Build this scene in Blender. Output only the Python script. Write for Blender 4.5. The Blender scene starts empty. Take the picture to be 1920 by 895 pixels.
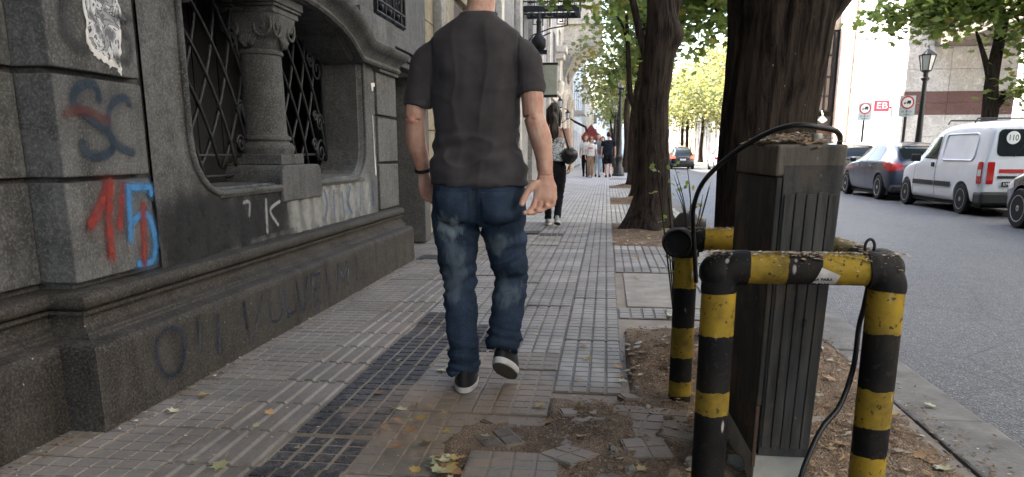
import bpy, bmesh, math, random
import numpy as np
from mathutils import Vector, Matrix, noise as mnoise
R = math.radians
random.seed(7); RNG = np.random.default_rng(11)
SC = bpy.context.scene
COL = SC.collection

# ------------------------------------------------------------------ camera, sky, sun, exposure
cam = bpy.data.cameras.new('camera'); camo = bpy.data.objects.new('camera', cam); COL.objects.link(camo)
cam.sensor_width = 36.0; cam.lens = 26.25; cam.shift_y = 0.0763; cam.clip_start = 0.05; cam.clip_end = 3000
camo.location = (0, 0, 1.0); camo.rotation_euler = (R(90 - 12.446), 0, R(7.077))
SC.camera = camo
cam.dof.use_dof = True; cam.dof.focus_distance = 3.0; cam.dof.aperture_fstop = 14

SUN_DIR = Vector((-0.62, 0.44, 0.72)).normalized()      # towards the sun: ahead and to the left, above the roofs
w = bpy.data.worlds.new('World'); SC.world = w; w.use_nodes = True
nt = w.node_tree; bg = nt.nodes['Background']
sky = nt.nodes.new('ShaderNodeTexSky'); sky.sky_type = 'NISHITA'; sky.sun_disc = False
sky.sun_elevation = math.asin(SUN_DIR.z); sky.sun_rotation = math.atan2(SUN_DIR.x, SUN_DIR.y)
sky.air_density = 1.0; sky.dust_density = 3.0; sky.ozone_density = 1.0
nt.links.new(sky.outputs[0], bg.inputs[0]); bg.inputs[1].default_value = 0.15
sun = bpy.data.lights.new('sun', 'SUN'); suno = bpy.data.objects.new('sun', sun); COL.objects.link(suno)
sun.energy = 5.0; sun.angle = R(0.5); sun.color = (1.0, 0.94, 0.85)
suno.rotation_euler = SUN_DIR.to_track_quat('Z', 'Y').to_euler()
SC.view_settings.view_transform = 'Standard'; SC.view_settings.look = 'None'
SC.view_settings.exposure = 2.78; SC.view_settings.gamma = 1.0
SC.cycles.max_bounces = 8; SC.cycles.diffuse_bounces = 4; SC.cycles.transparent_max_bounces = 12

# ------------------------------------------------------------------ materials
def lin(c):
    return tuple(((v / 255) / 12.92 if v / 255 <= .04045 else ((v / 255 + .055) / 1.055) ** 2.4) for v in c)
class NT:
    def __init__(s, name):
        s.m = bpy.data.materials.new(name); s.m.use_nodes = True; s.t = s.m.node_tree
        s.b = s.t.nodes['Principled BSDF']; s.out = s.t.nodes['Material Output']
        s.b.inputs['Specular IOR Level'].default_value = .3
        s.pos = s.t.nodes.new('ShaderNodeNewGeometry').outputs['Position']
    def n(s, typ, **kw):
        x = s.t.nodes.new(typ)
        for k, v in kw.items(): setattr(x, k, v)
        return x
    def l(s, a, b): s.t.links.new(a, b)
    def setin(s, node, key, v):
        i = node.inputs[key]
        if hasattr(v, 'is_output') or isinstance(v, bpy.types.NodeSocket): s.l(v, i)
        else: i.default_value = v
    def noise(s, scale, detail=4, rough=.55, vec=None, stretch=None, dist=0):
        x = s.n('ShaderNodeTexNoise'); x.inputs['Scale'].default_value = scale
        x.inputs['Detail'].default_value = detail; x.inputs['Roughness'].default_value = rough
        x.inputs['Distortion'].default_value = dist
        v = vec or s.pos
        if stretch:
            mp = s.n('ShaderNodeMapping'); mp.inputs['Scale'].default_value = stretch; s.l(v, mp.inputs[0]); v = mp.outputs[0]
        s.l(v, x.inputs['Vector']); return x.outputs['Fac']
    def voro(s, scale, feature='F1', out='Distance', stretch=None, vec=None):
        x = s.n('ShaderNodeTexVoronoi', feature=feature); x.inputs['Scale'].default_value = scale
        v = vec or s.pos
        if stretch:
            mp = s.n('ShaderNodeMapping'); mp.inputs['Scale'].default_value = stretch; s.l(v, mp.inputs[0]); v = mp.outputs[0]
        s.l(v, x.inputs['Vector']); return x.outputs[out]
    def ramp(s, fac, stops, interp='LINEAR'):
        x = s.n('ShaderNodeValToRGB'); cr = x.color_ramp; cr.interpolation = interp
        while len(cr.elements) < len(stops): cr.elements.new(0.5)
        for e, (p, c) in zip(cr.elements, stops):
            e.position = p; e.color = (c, c, c, 1) if isinstance(c, (int, float)) else tuple(c) + (1,) * (4 - len(c))
        s.l(fac, x.inputs[0]); return x.outputs[0]
    def mix(s, fac, a, b, mode='MIX'):
        x = s.n('ShaderNodeMix', data_type='RGBA', blend_type=mode)
        for k, v in ((0, fac), (6, a), (7, b)):
            i = x.inputs[k]
            if isinstance(v, bpy.types.NodeSocket): s.l(v, i)
            elif isinstance(v, (int, float)): i.default_value = v if k == 0 else (v, v, v, 1)
            else: i.default_value = tuple(v) + (1,) * (4 - len(v))
        return x.outputs[2]
    def math(s, op, a, b=0.0, clamp=False):
        x = s.n('ShaderNodeMath', operation=op); x.use_clamp = clamp
        for k, v in ((0, a), (1, b)):
            if isinstance(v, bpy.types.NodeSocket): s.l(v, x.inputs[k])
            else: x.inputs[k].default_value = v
        return x.outputs[0]
    def sep(s, vec=None):
        x = s.n('ShaderNodeSeparateXYZ'); s.l(vec or s.pos, x.inputs[0]); return x.outputs
    def objrand(s): return s.n('ShaderNodeObjectInfo').outputs['Random']
    def objco(s): return s.n('ShaderNodeTexCoord').outputs['Object']
    def col(s, c): s.setin(s.b, 'Base Color', c if isinstance(c, bpy.types.NodeSocket) else tuple(c) + (1,) * (4 - len(c)))
    def rough(s, r): s.setin(s.b, 'Roughness', r)
    def bump(s, h, strength=.3, dist=.01):
        x = s.n('ShaderNodeBump'); x.inputs['Strength'].default_value = strength; x.inputs['Distance'].default_value = dist
        s.l(h, x.inputs['Height']); s.l(x.outputs[0], s.b.inputs['Normal'])
MAT = {}
def simple(name, c, rough=.6, var=.25, scale=6, bstr=.15, bscale=80, metal=0, spec=.3, coat=0, dist=.004, obj=False):
    t = NT(name); v = t.objco() if obj else None
    f = t.noise(scale, 5, .6, vec=v)
    c = tuple(c)
    t.col(t.mix(t.ramp(f, [(.25, 0.0), (.75, 1.0)]), tuple(x * (1 - var) for x in c), tuple(min(1, x * (1 + var)) for x in c)))
    t.rough(rough); t.b.inputs['Metallic'].default_value = metal; t.b.inputs['Specular IOR Level'].default_value = spec
    if coat: t.b.inputs['Coat Weight'].default_value = coat; t.b.inputs['Coat Roughness'].default_value = .05
    if bstr: t.bump(t.noise(bscale, 4, .6, vec=v), bstr, dist)
    MAT[name] = t.m; return t.m

def stone_mat(name, base, speck=.5, streak=.5):
    t = NT(name)
    big = t.noise(1.7, 5, .6); mid = t.noise(14, 4, .6); fine = t.noise(95, 3, .8)
    st = t.noise(5.5, 4, .6, stretch=(1, 1, .16))
    c = t.mix(t.ramp(big, [(.3, 0), (.7, 1)]), tuple(x * .72 for x in base), tuple(x * 1.18 for x in base))
    c = t.mix(t.math('MULTIPLY', t.ramp(mid, [(.45, 0), (.62, 1)]), .5), c, tuple(x * .5 for x in base))
    pl = t.ramp(t.noise(4.2, 6, .7, dist=.6), [(.55, 0), (.60, 1)]); c = t.mix(t.math('MULTIPLY', pl, .28), c, tuple(min(1, x * 1.7) for x in base))
    c = t.mix(t.math('MULTIPLY', t.ramp(st, [(.52, 0), (.68, 1)]), streak), c, (base[0] * .38, base[1] * .36, base[2] * .34))
    c = t.mix(t.math('MULTIPLY', t.ramp(fine, [(.52, 0), (.62, 1)]), speck), c, tuple(min(1, x * 2.3) for x in base))
    c = t.mix(t.math('MULTIPLY', t.ramp(fine, [(.36, 1), (.46, 0)]), speck), c, tuple(x * .3 for x in base))
    drop = t.ramp(t.voro(22, stretch=(1, 1, .55)), [(.03, 1), (.06, 0)])
    drop = t.math('MULTIPLY', drop, t.ramp(t.noise(3, 2), [(.55, 0), (.62, 1)]))
    c = t.mix(drop, c, (.42, .40, .36))
    t.b.inputs['Specular IOR Level'].default_value = .15; t.col(c); t.rough(.85)
    t.bump(t.math('ADD', t.math('MULTIPLY', fine, .4), t.math('ADD', mid, t.math('MULTIPLY', t.noise(60, 3), .6))), .45, .006)
    MAT[name] = t.m
stone_mat('granite', (.094, .093, .090), .45, .85); stone_mat('granite_light', (.105, .103, .098), .5, .5)
stone_mat('granite_dark', (.085, .08, .074), .4, .5)
stone_mat('plinth_stone', (.047, .042, .036), .6, .75)

def tile_mat(name, base, dust=(.235, .184, .142), amt=1.0):
    t = NT(name); x, y, z = t.sep()
    r = t.objrand()
    c = t.mix(r, tuple(v * .78 for v in base), tuple(v * 1.15 for v in base))
    n1 = t.noise(5, 5, .65); n2 = t.noise(40, 4, .65); n3 = t.noise(230, 2, .7)
    c = t.mix(t.math('MULTIPLY', t.ramp(n1, [(.4, 0), (.7, 1)]), .45), c, tuple(v * .55 for v in base))
    c = t.mix(t.math('MULTIPLY', t.ramp(n2, [(.42, 0), (.7, 1)]), .30), c, (.33, .30, .265))
    c = t.mix(t.math('MULTIPLY', t.ramp(n3, [(.58, 0), (.7, 1)]), .4), c, (.42, .40, .37))
    stn = t.ramp(t.noise(1.3, 6, .68, dist=.5), [(.48, 0), (.60, 1)]); c = t.mix(t.math('MULTIPLY', stn, .45), c, tuple(v * .45 for v in base))
    # blown-in earth round the broken paving
    dx = t.math('DIVIDE', t.math('SUBTRACT', x, -.22), .85); dy = t.math('DIVIDE', t.math('SUBTRACT', y, 2.74), .55)
    d = t.math('ADD', t.math('MULTIPLY', dx, dx), t.math('MULTIPLY', dy, dy))
    m = t.math('ADD', t.math('SUBTRACT', 1.0, d), t.math('MULTIPLY', t.math('SUBTRACT', t.noise(4.5, 5, .65), .5), 3.2))
    m = t.ramp(m, [(.05, 0), (.5, 1)])
    m2 = t.ramp(t.noise(2.2, 5, .62, stretch=(1, .7, 1)), [(.46, 0), (.64, .55 * amt)])
    m = t.math('MAXIMUM', m, t.math('MULTIPLY', m2, t.ramp(t.noise(30, 3), [(.3, .3), (.6, 1)])))
    c = t.mix(t.math('MULTIPLY', m, .9 * min(1, .35 + .65 * amt)), c, dust)
    sp = t.ramp(t.voro(38), [(.05, 1), (.09, 0)]); sp = t.math('MULTIPLY', sp, t.ramp(t.noise(2.7, 3), [(.5, 0), (.6, 1)]))
    c = t.mix(t.math('MULTIPLY', sp, .7), c, (.5, .48, .44))
    t.col(c); t.rough(t.ramp(n1, [(.3, .55), (.7, .8)])); t.bump(t.math('ADD', n2, t.math('MULTIPLY', n3, .5)), .35, .004)
    MAT[name] = t.m
tile_mat('tile_grey', (.262, .25, .236), amt=.7); tile_mat('tile_dark', (.020, .022, .030), amt=.25); tile_mat('tile_rib', (.170, .150, .130))
tile_mat('tile_light', (.36, .345, .33))
tile_mat('tile_dusty', (.185, .166, .146))
tile_mat('joint_dark', (.115, .104, .092), amt=.4)
tile_mat('joint', (.20, .163, .125))

def soil_mat():
    t = NT('soil')
    n1 = t.noise(3.2, 5, .65); n2 = t.noise(28, 5, .7); v = t.voro(130, out='Color'); vd = t.voro(130)
    c = t.mix(t.ramp(n1, [(.35, 0), (.65, 1)]), (.14, .098, .068), (.29, .21, .15))
    c = t.mix(t.math('MULTIPLY', t.ramp(n2, [(.45, 0), (.68, 1)]), .4), c, (.11, .08, .058))
    bits = t.n('ShaderNodeSeparateColor'); t.l(v, bits.inputs[0])
    c = t.mix(t.math('MULTIPLY', t.ramp(bits.outputs[0], [(.90, 0), (.92, 1)]), .6), c, (.30, .23, .15))
    c = t.mix(t.math('MULTIPLY', t.ramp(bits.outputs[1], [(.955, 0), (.965, 1)]), .6), c, (.40, .37, .33))
    t.b.inputs['Specular IOR Level'].default_value = .05; t.col(c); t.rough(1.0); t.bump(t.math('ADD', t.math('MULTIPLY', n2, 1.2), t.math('MULTIPLY', vd, -.7)), .9, .015)
    MAT['soil'] = t.m
soil_mat()
def asphalt_mat():
    t = NT('asphalt')
    n1 = t.noise(.9, 5, .65, stretch=(1, .3, 1)); n2 = t.noise(9, 4, .65); v = t.voro(150, out='Color'); vd = t.voro(150)
    c = t.mix(t.ramp(n1, [(.3, 0), (.7, 1)]), (.034, .036, .042), (.072, .075, .082))
    s = t.n('ShaderNodeSeparateColor'); t.l(v, s.inputs[0])
    c = t.mix(t.ramp(s.outputs[0], [(.0, 0), (1, .55)]), c, (.030, .030, .031))
    c = t.mix(t.ramp(s.outputs[1], [(.88, 0), (.92, .6)]), c, (.30, .30, .30))
    c = t.mix(t.math('MULTIPLY', t.ramp(n2, [(.5, 0), (.75, 1)]), .3), c, (.18, .165, .145))
    cr = t.ramp(t.voro(.75, feature='DISTANCE_TO_EDGE', vec=None), [(.0, 1), (.008, 0)])
    c = t.mix(t.math('MULTIPLY', cr, .6), c, (.02, .02, .02))
    t.col(c); t.rough(t.ramp(s.outputs[0], [(0, .42), (1, .75)])); t.b.inputs['Specular IOR Level'].default_value = .5
    t.bump(t.math('ADD', t.math('MULTIPLY', vd, -1.0), t.math('MULTIPLY', n2, .5)), .8, .008)
    MAT['asphalt'] = t.m
asphalt_mat()
def bark_mat():
    t = NT('bark')
    st = t.noise(26, 6, .7, stretch=(1, 1, .13), dist=.4); n2 = t.noise(90, 3, .65, stretch=(1, 1, .4)); big = t.noise(2.4, 4)
    c = t.mix(t.ramp(st, [(.38, 0), (.58, 1)]), (.007, .0055, .005), (.045, .034, .027))
    c = t.mix(t.math('MULTIPLY', t.ramp(big, [(.45, 0), (.7, 1)]), .5), c, (.055, .044, .034))
    sp = t.math('MULTIPLY', t.ramp(t.voro(34, stretch=(1, 1, .45)), [(.05, 1), (.10, 0)]), t.ramp(t.noise(7, 2), [(.52, 0), (.6, 1)]))
    c = t.mix(t.math('MULTIPLY', sp, .7), c, (.38, .36, .32))
    t.b.inputs['Specular IOR Level'].default_value = .08; t.col(c); t.rough(.95); t.bump(t.math('ADD', st, t.math('MULTIPLY', n2, .35)), .8, .02)
    MAT['bark'] = t.m
bark_mat()
def leaf_mat(name, a, b, tr=.45, yel=None):
    t = NT(name); att = t.n('ShaderNodeAttribute', attribute_name='tint'); f = att.outputs['Fac']
    c = t.ramp(f, [(0, a), (.8, b), (1, yel or b)])
    t.col(c); t.rough(.5)
    tl = t.n('ShaderNodeBsdfTranslucent'); t.l(t.mix(.5, c, (.30, .36, .09), 'MIX'), tl.inputs[0])
    mx = t.n('ShaderNodeMixShader'); mx.inputs[0].default_value = tr
    t.l(t.b.outputs[0], mx.inputs[1]); t.l(tl.outputs[0], mx.inputs[2]); t.l(mx.outputs[0], t.out.inputs[0])
    MAT[name] = t.m
leaf_mat('leaf_green', (.07, .125, .035), (.15, .22, .06), .58, (.34, .28, .06))
leaf_mat('leaf_olive', (.16, .18, .09), (.28, .27, .14), .5, (.42, .30, .09))  # olive yellow, with the sunlit look of the far crowns put into the colour
def dry_mat(name, a, b):
    t = NT(name); r = t.objrand(); n = t.noise(40, 4, vec=t.objco())
    c = t.mix(r, a, b); c = t.mix(t.math('MULTIPLY', t.ramp(n, [(.5, 0), (.7, 1)]), .6), c, tuple(v * .4 for v in a))
    t.col(c); t.rough(.7); MAT[name] = t.m
dry_mat('leaf_yellow', (.32, .22, .06), (.44, .34, .16)); dry_mat('leaf_brown', (.24, .125, .055), (.40, .25, .12)); dry_mat('leaf_pale', (.30, .29, .15), (.44, .42, .28))
def chip_mat():
    t = NT('litter'); a = t.n('ShaderNodeAttribute', attribute_name='tint').outputs['Fac']
    t.col(t.ramp(a, [(0, (.045, .032, .022)), (.4, (.15, .10, .062)), (.65, (.28, .19, .10)), (.82, (.24, .20, .155)), (.95, (.40, .36, .30)), (1, (.58, .56, .52))])); t.rough(.85)
    MAT['litter'] = t.m
chip_mat()

# ------------------------------------------------------------------ mesh helpers
def V(*a): return Vector(a)
class MB:
    def __init__(s): s.v = []; s.f = []
    def add(s, vs, fs):
        o = len(s.v); s.v += [tuple(p) for p in vs]; s.f += [tuple(i + o for i in f) for f in fs]; return s
    def box(s, x0, x1, y0, y1, z0, z1):
        return s.add([(x0, y0, z0), (x1, y0, z0), (x1, y1, z0), (x0, y1, z0), (x0, y0, z1), (x1, y0, z1), (x1, y1, z1), (x0, y1, z1)],
                     [(0, 3, 2, 1), (4, 5, 6, 7), (0, 1, 5, 4), (1, 2, 6, 5), (2, 3, 7, 6), (3, 0, 4, 7)])
    def tube(s, path, rad, n=10, cap=True, squash=None, up=None, fn=None):
        P = [Vector(p) for p in path]; m = len(P)
        if isinstance(rad, (int, float)): rad = [rad] * m
        o = len(s.v); T = []
        for i in range(m):
            t = (P[min(i + 1, m - 1)] - P[max(i - 1, 0)])
            T.append(t.normalized() if t.length > 1e-9 else V(0, 0, 1))
        u = Vector(up) if up else (V(1, 0, 0) if abs(T[0].x) < .9 else V(0, 1, 0))
        for i in range(m):
            u = (u - T[i] * u.dot(T[i])); u = u.normalized() if u.length > 1e-6 else T[i].orthogonal().normalized()
            b = T[i].cross(u); r = rad[i]
            ru, rb = (r if isinstance(r, tuple) else (r, r * (squash if squash else 1)))
            for k in range(n):
                a = 2 * math.pi * k / n; d = fn(i / (m - 1), a) if fn else 1.0
                s.v.append(tuple(P[i] + u * (ru * math.cos(a) * d) + b * (rb * math.sin(a) * d)))
        for i in range(m - 1):
            for k in range(n):
                k2 = (k + 1) % n; s.f.append((o + i * n + k, o + i * n + k2, o + (i + 1) * n + k2, o + (i + 1) * n + k))
        if cap:
            s.f.append(tuple(o + k for k in reversed(range(n)))); s.f.append(tuple(o + (m - 1) * n + k for k in range(n)))
        return s
    def lathe(s, prof, n=24, c=(0, 0, 0), sx=1, sy=1, cap=True):
        o = len(s.v); m = len(prof)
        for r, z in prof:
            for k in range(n):
                a = 2 * math.pi * k / n; s.v.append((c[0] + r * sx * math.cos(a), c[1] + r * sy * math.sin(a), c[2] + z))
        for i in range(m - 1):
            for k in range(n):
                k2 = (k + 1) % n; s.f.append((o + i * n + k, o + i * n + k2, o + (i + 1) * n + k2, o + (i + 1) * n + k))
        if cap: s.f.append(tuple(o + k for k in reversed(range(n)))); s.f.append(tuple(o + (m - 1) * n + k for k in range(n)))
        return s
    def prism(s, poly, axis, a, b):
        # poly: 2-D points; axis: extrusion axis; other two in cyclic xyz order
        n = len(poly); o = len(s.v)
        def mk(p, q, t): return {'x': (t, p, q), 'y': (p, t, q), 'z': (p, q, t)}[axis]
        for t in (a, b):
            for p, q in poly: s.v.append(mk(p, q, t))
        s.f.append(tuple(o + i for i in reversed(range(n)))); s.f.append(tuple(o + n + i for i in range(n)))
        for i in range(n):
            j = (i + 1) % n; s.f.append((o + i, o + j, o + n + j, o + n + i))
        return s
    def loft(s, rings, cap=True):
        o = len(s.v); n = len(rings[0])
        for r in rings: s.v += [tuple(p) for p in r]
        for i in range(len(rings) - 1):
            for k in range(n):
                k2 = (k + 1) % n; s.f.append((o + i * n + k, o + i * n + k2, o + (i + 1) * n + k2, o + (i + 1) * n + k))
        if cap:
            s.f.append(tuple(o + k for k in reversed(range(n)))); s.f.append(tuple(o + (len(rings) - 1) * n + k for k in range(n)))
        return s
    def sphere(s, c, r, n=12, m=8, sc=(1, 1, 1), fn=None):
        o = len(s.v)
        for i in range(m + 1):
            th = math.pi * i / m
            for k in range(n):
                a = 2 * math.pi * k / n
                d = V(math.sin(th) * math.cos(a), math.sin(th) * math.sin(a), math.cos(th)); q = fn(d) if fn else 1
                s.v.append((c[0] + d.x * r * sc[0] * q, c[1] + d.y * r * sc[1] * q, c[2] + d.z * r * sc[2] * q))
        for i in range(m):
            for k in range(n):
                k2 = (k + 1) % n; s.f.append((o + i * n + k, o + (i + 1) * n + k, o + (i + 1) * n + k2, o + i * n + k2))
        return s
    def mesh(s, name):
        me = bpy.data.meshes.new(name); me.from_pydata(s.v, [], s.f); return me
    def build(s, name, mat, parent=None, smooth=False, sharp=None, bevel=0, fix=True):
        me = s.mesh(name)
        if fix:
            bm = bmesh.new(); bm.from_mesh(me); bmesh.ops.remove_doubles(bm, verts=bm.verts, dist=1e-5)
            bmesh.ops.recalc_face_normals(bm, faces=bm.faces); bm.to_mesh(me); bm.free()
        return obj(name, me, mat, parent, smooth, sharp, bevel)
def obj(name, me, mat, parent=None, smooth=False, sharp=None, bevel=0):
    if mat: me.materials.append(MAT[mat] if isinstance(mat, str) else mat)
    if smooth:
        me.polygons.foreach_set('use_smooth', [True] * len(me.polygons))
        if sharp: me.set_sharp_from_angle(angle=R(sharp))
    o = bpy.data.objects.new(name, me); COL.objects.link(o)
    if parent: o.parent = parent
    if bevel:
        b = o.modifiers.new('bevel', 'BEVEL'); b.width = bevel; b.segments = 2; b.limit_method = 'ANGLE'; b.angle_limit = R(40)
    return o
def tag(o, label=None, cat=None, group=None, kind=None):
    for k, v in (('label', label), ('category', cat), ('group', group), ('kind', kind)):
        if v: o[k] = v
    return o
def thing(name, loc, label, cat, group=None, rz=0):
    o = bpy.data.objects.new(name, None); COL.objects.link(o); o.location = loc; o.rotation_euler = (0, 0, rz)
    o.empty_display_size = .1
    return tag(o, label, cat, group)
def struct(o): o['kind'] = 'structure'; return o
def copy_tree(o, parent=None):
    c = o.copy(); COL.objects.link(c); c.parent = parent
    for ch in o.children: copy_tree(ch, c)
    return c
def bake(o):
    dg = bpy.context.evaluated_depsgraph_get(); dg.update()
    me = bpy.data.meshes.new_from_object(o.evaluated_get(dg)); o.modifiers.clear(); old = o.data; o.data = me
    bpy.data.meshes.remove(old); return o
def remesh(o, voxel, smooth_it=4, factor=.5):
    r = o.modifiers.new('r', 'REMESH'); r.mode = 'VOXEL'; r.voxel_size = voxel; r.use_smooth_shade = True
    if smooth_it:
        s = o.modifiers.new('s', 'SMOOTH'); s.iterations = smooth_it; s.factor = factor
    bake(o); o.data.polygons.foreach_set('use_smooth', [True] * len(o.data.polygons)); return o
def crom(pts, k=8):
    P = [Vector(p) for p in pts]; out = []
    for i in range(len(P) - 1):
        p0 = P[max(i - 1, 0)]; p1 = P[i]; p2 = P[i + 1]; p3 = P[min(i + 2, len(P) - 1)]
        for j in range(k):
            t = j / k; out.append(.5 * ((2 * p1) + (-p0 + p2) * t + (2 * p0 - 5 * p1 + 4 * p2 - p3) * t * t + (-p0 + 3 * p1 - 3 * p2 + p3) * t ** 3))
    out.append(P[-1]); return out
def text_mesh(txt, size, align='CENTER'):
    c = bpy.data.curves.new('t', 'FONT'); c.body = txt; c.size = size; c.align_x = align; c.align_y = 'CENTER'; c.extrude = 0.0008
    o = bpy.data.objects.new('t', c); COL.objects.link(o); dg = bpy.context.evaluated_depsgraph_get(); dg.update()
    me = bpy.data.meshes.new_from_object(o.evaluated_get(dg)); bpy.data.objects.remove(o); bpy.data.curves.remove(c); return me
def lettering(name, txt, size, mat, parent, loc, rot, sx=1.0):
    o = obj(name, text_mesh(txt, size), mat, parent); o.location = loc; o.rotation_euler = rot; o.scale = (sx, 1, 1); return o
# ------------------------------------------------------------------ ground
RZ = -0.18          # road level
def plane(name, x0, x1, y0, y1, z, mat, nx=1, ny=1):
    mb = MB()
    for j in range(ny + 1):
        for i in range(nx + 1): mb.v.append((x0 + (x1 - x0) * i / nx, y0 + (y1 - y0) * j / ny, z))
    for j in range(ny):
        for i in range(nx): a = j * (nx + 1) + i; mb.f.append((a, a + 1, a + nx + 2, a + nx + 1))
    return mb.build(name, mat, fix=False)
simple('earth', (.12, .10, .08), .95, .3, .5, 0)
struct(plane('ground', -900, 900, -900, 900, RZ - .05, 'earth'))
struct(plane('road', 1.3, 8.75, -12, 260, RZ, 'asphalt'))
sidewalk = struct(MB().box(-2.6, 1.2, -8, 200, RZ - .04, -.014).build('sidewalk', 'joint'))
simple('kerbstone', (.165, .155, .142), .85, .4, 7, .5, 70, dist=.006)
kerb = tag(bpy.data.objects.new('kerb', None), kind='structure'); COL.objects.link(kerb)
def kerb_run(parent, x0, x1, ys, n, step, z1, name='kerb_stone'):
    me = MB().box(x0, x1, ys, ys + step - .008, RZ - .04, z1)
    o = me.build(name, 'kerbstone', parent, bevel=.012)
    for i in range(1, n):
        c = o.copy(); c.location.y = i * step; c.location.z = random.uniform(-.006, .004); COL.objects.link(c)
kerb_run(kerb, 1.204, 1.47, -1.3, 60, 1.05, -.003)
far_kerb = struct(MB().box(1.204, 1.47, 61.7, 200, RZ - .04, -.003).build('kerb_far_run', 'kerbstone')); far_kerb.parent = kerb; del far_kerb['kind']
# opposite pavement
tile_mat('tile_opposite', (.26, .25, .235))
struct(MB().box(8.96, 16.0, -12, 200, RZ - .04, -.04).build('opposite_sidewalk', 'tile_opposite'))
kerb2 = tag(bpy.data.objects.new('opposite_kerb', None), kind='structure'); COL.objects.link(kerb2)
kerb_run(kerb2, 8.7, 8.955, 8.0, 50, 1.05, -.035)

# paving tiles: 30 cm tiles of 4 x 4 raised panes
TP = .302
def pane_tile(name, n=4, s=.298, gap=.0085, h=.010, mat='tile_grey', jx=.011, joint='joint'):
    mb = MB(); c = s / n
    mb.box(-s / 2, s / 2, -s / 2, s / 2, -.03, -h * .55)
    for i in range(n):
        for j in range(n):
            x0 = -s / 2 + i * c + jx / 2; x1 = x0 + c - jx; y0 = -s / 2 + j * c + gap / 2; y1 = y0 + c - gap; b = .003
            mb.add([(x0, y0, -h), (x1, y0, -h), (x1, y1, -h), (x0, y1, -h), (x0 + b, y0 + b, 0), (x1 - b, y0 + b, 0), (x1 - b, y1 - b, 0), (x0 + b, y1 - b, 0)],
                   [(4, 5, 6, 7), (0, 1, 5, 4), (1, 2, 6, 5), (2, 3, 7, 6), (3, 0, 4, 7)])
    me = mb.mesh(name); me.materials.append(MAT[mat]); me.materials.append(MAT[joint])
    me.polygons.foreach_set('material_index', [1] * 6 + [0] * (len(me.polygons) - 6)); return me
def rib_tile(name, mat='tile_rib', s=.298):
    mb = MB(); mb.box(-s / 2, s / 2, -s / 2, s / 2, -.03, -.005)
    for i in range(4):
        x = -s / 2 + (i + .5) * s / 4; a, b = .026, .016; y0, y1 = -s / 2 + .004, s / 2 - .004
        mb.add([(x - a, y0, -.006), (x + a, y0, -.006), (x + a, y1, -.006), (x - a, y1, -.006), (x - b, y0 + .004, .003), (x + b, y0 + .004, .003), (x + b, y1 - .004, .003), (x - b, y1 - .004, .003)],
               [(4, 5, 6, 7), (0, 1, 5, 4), (1, 2, 6, 5), (2, 3, 7, 6), (3, 0, 4, 7)])
    me = mb.mesh(name); me.materials.append(MAT[mat]); return me
ME_G = pane_tile('tile_grey_pane', gap=.0055, h=.010, jx=.0105, joint='joint_dark'); ME_S = pane_tile('tile_dusty_pane', mat='tile_dusty', gap=.005, h=.005, jx=.0075); ME_D = pane_tile('tile_dark_pane', mat='tile_dark'); ME_R = rib_tile('tile_ribbed'); ME_L = pane_tile('tile_pale_pane', mat='tile_light', gap=.006, joint='joint_dark')
ME_F = [pane_tile('tile_fragment', n=2, s=.149, mat='tile_dusty', gap=.005, h=.005, jx=.0075), pane_tile('tile_fragment', n=1, s=.075, mat='tile_dusty', gap=.005), pane_tile('tile_fragment', n=2, s=.149, mat='tile_dark')]
def put_tile(me, x, y, z=0, rz=0, tx=0, ty=0):
    o = bpy.data.objects.new('tile', me); COL.objects.link(o); o.parent = sidewalk
    o.location = (x, y, z); o.rotation_euler = (tx, ty, rz); return o
rnd = random.Random(3)
def in_pit(x, y):
    if x > .10 and (y < 4.42 or 8.1 < y < 10.95 or 14.9 < y < 17.2 or 21.4 < y < 23.4 or 28 < y < 29.5): return True
    return .15 < x < .75 and 4.9 < y < 6.4
Y_IND = 10.95
for c in range(-3, 8):
    for r in range(0, 32):
        x = -1.11 + TP * (c + .5); y = 1.55 + TP * r + TP / 2
        if c == -3: x += .002
        if in_pit(x, y) or y > Y_IND: continue
        if c == 7 and x > 1.06: x = 1.055
        if c >= 2 and y < 2.30: continue
        if c == 2 and y < 2.62: continue
        if c == 3 and y < 2.95: continue
        me = ME_G; z = rnd.uniform(-.0040, .0022) - (.008 if rnd.random() < .05 else 0)
        if c < -1: me = ME_S
        if c in (1, 2) and y < 3.6: me = ME_S
        if c == -1: me = ME_R
        if c == 0 and (y < 2.95 or 3.2 < y < 4.5): me = ME_D
        if c == 1 and 3.4 < y < 4.2 and rnd.random() < .4: me = ME_D
        if c == 1 and (y < 2.0 or rnd.random() < .12): me = ME_D if rnd.random() < .5 else ME_G
        if c == 1 and y < 2.85: z -= .006
        if rnd.random() < .06 and c > 0: me = ME_L
        put_tile(me, x, y, z, rnd.uniform(-.006, .006) + (.02 if c == 1 and y < 2.8 else 0), rnd.uniform(-.010, .010), rnd.uniform(-.010, .010))
# lifted and broken tiles by the dug-up bed
put_tile(ME_S, -.278, 2.205, .012, .03, -.02, .01); put_tile(ME_G, -.285, 1.895, .008, .02)
put_tile(ME_D, -.235, 2.50, -.006, -.04, .01, .02)
put_tile(ME_S, .17, 2.72, .004, -.25, .05, -.05); put_tile(ME_S, .03, 2.60, -.004, -.12, .03, .02)
for (x, y, k, a) in ((-.36, 2.47, 2, .5), (-.10, 2.36, 0, .9), (.02, 2.12, 0, 2.1), (-.12, 2.78, 1, .3), (-.05, 2.02, 1, 1.2), (.16, 2.45, 0, .2), (.24, 2.2, 1, 2.4), (-.40, 2.66, 1, .8), (.30, 2.62, 0, 1.3), (.12, 3.0, 1, .4)):
    o = put_tile(ME_F[k], x, y, .010, a, rnd.uniform(-.08, .08), rnd.uniform(-.08, .08)); o.name = 'tile_fragment'
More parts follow.
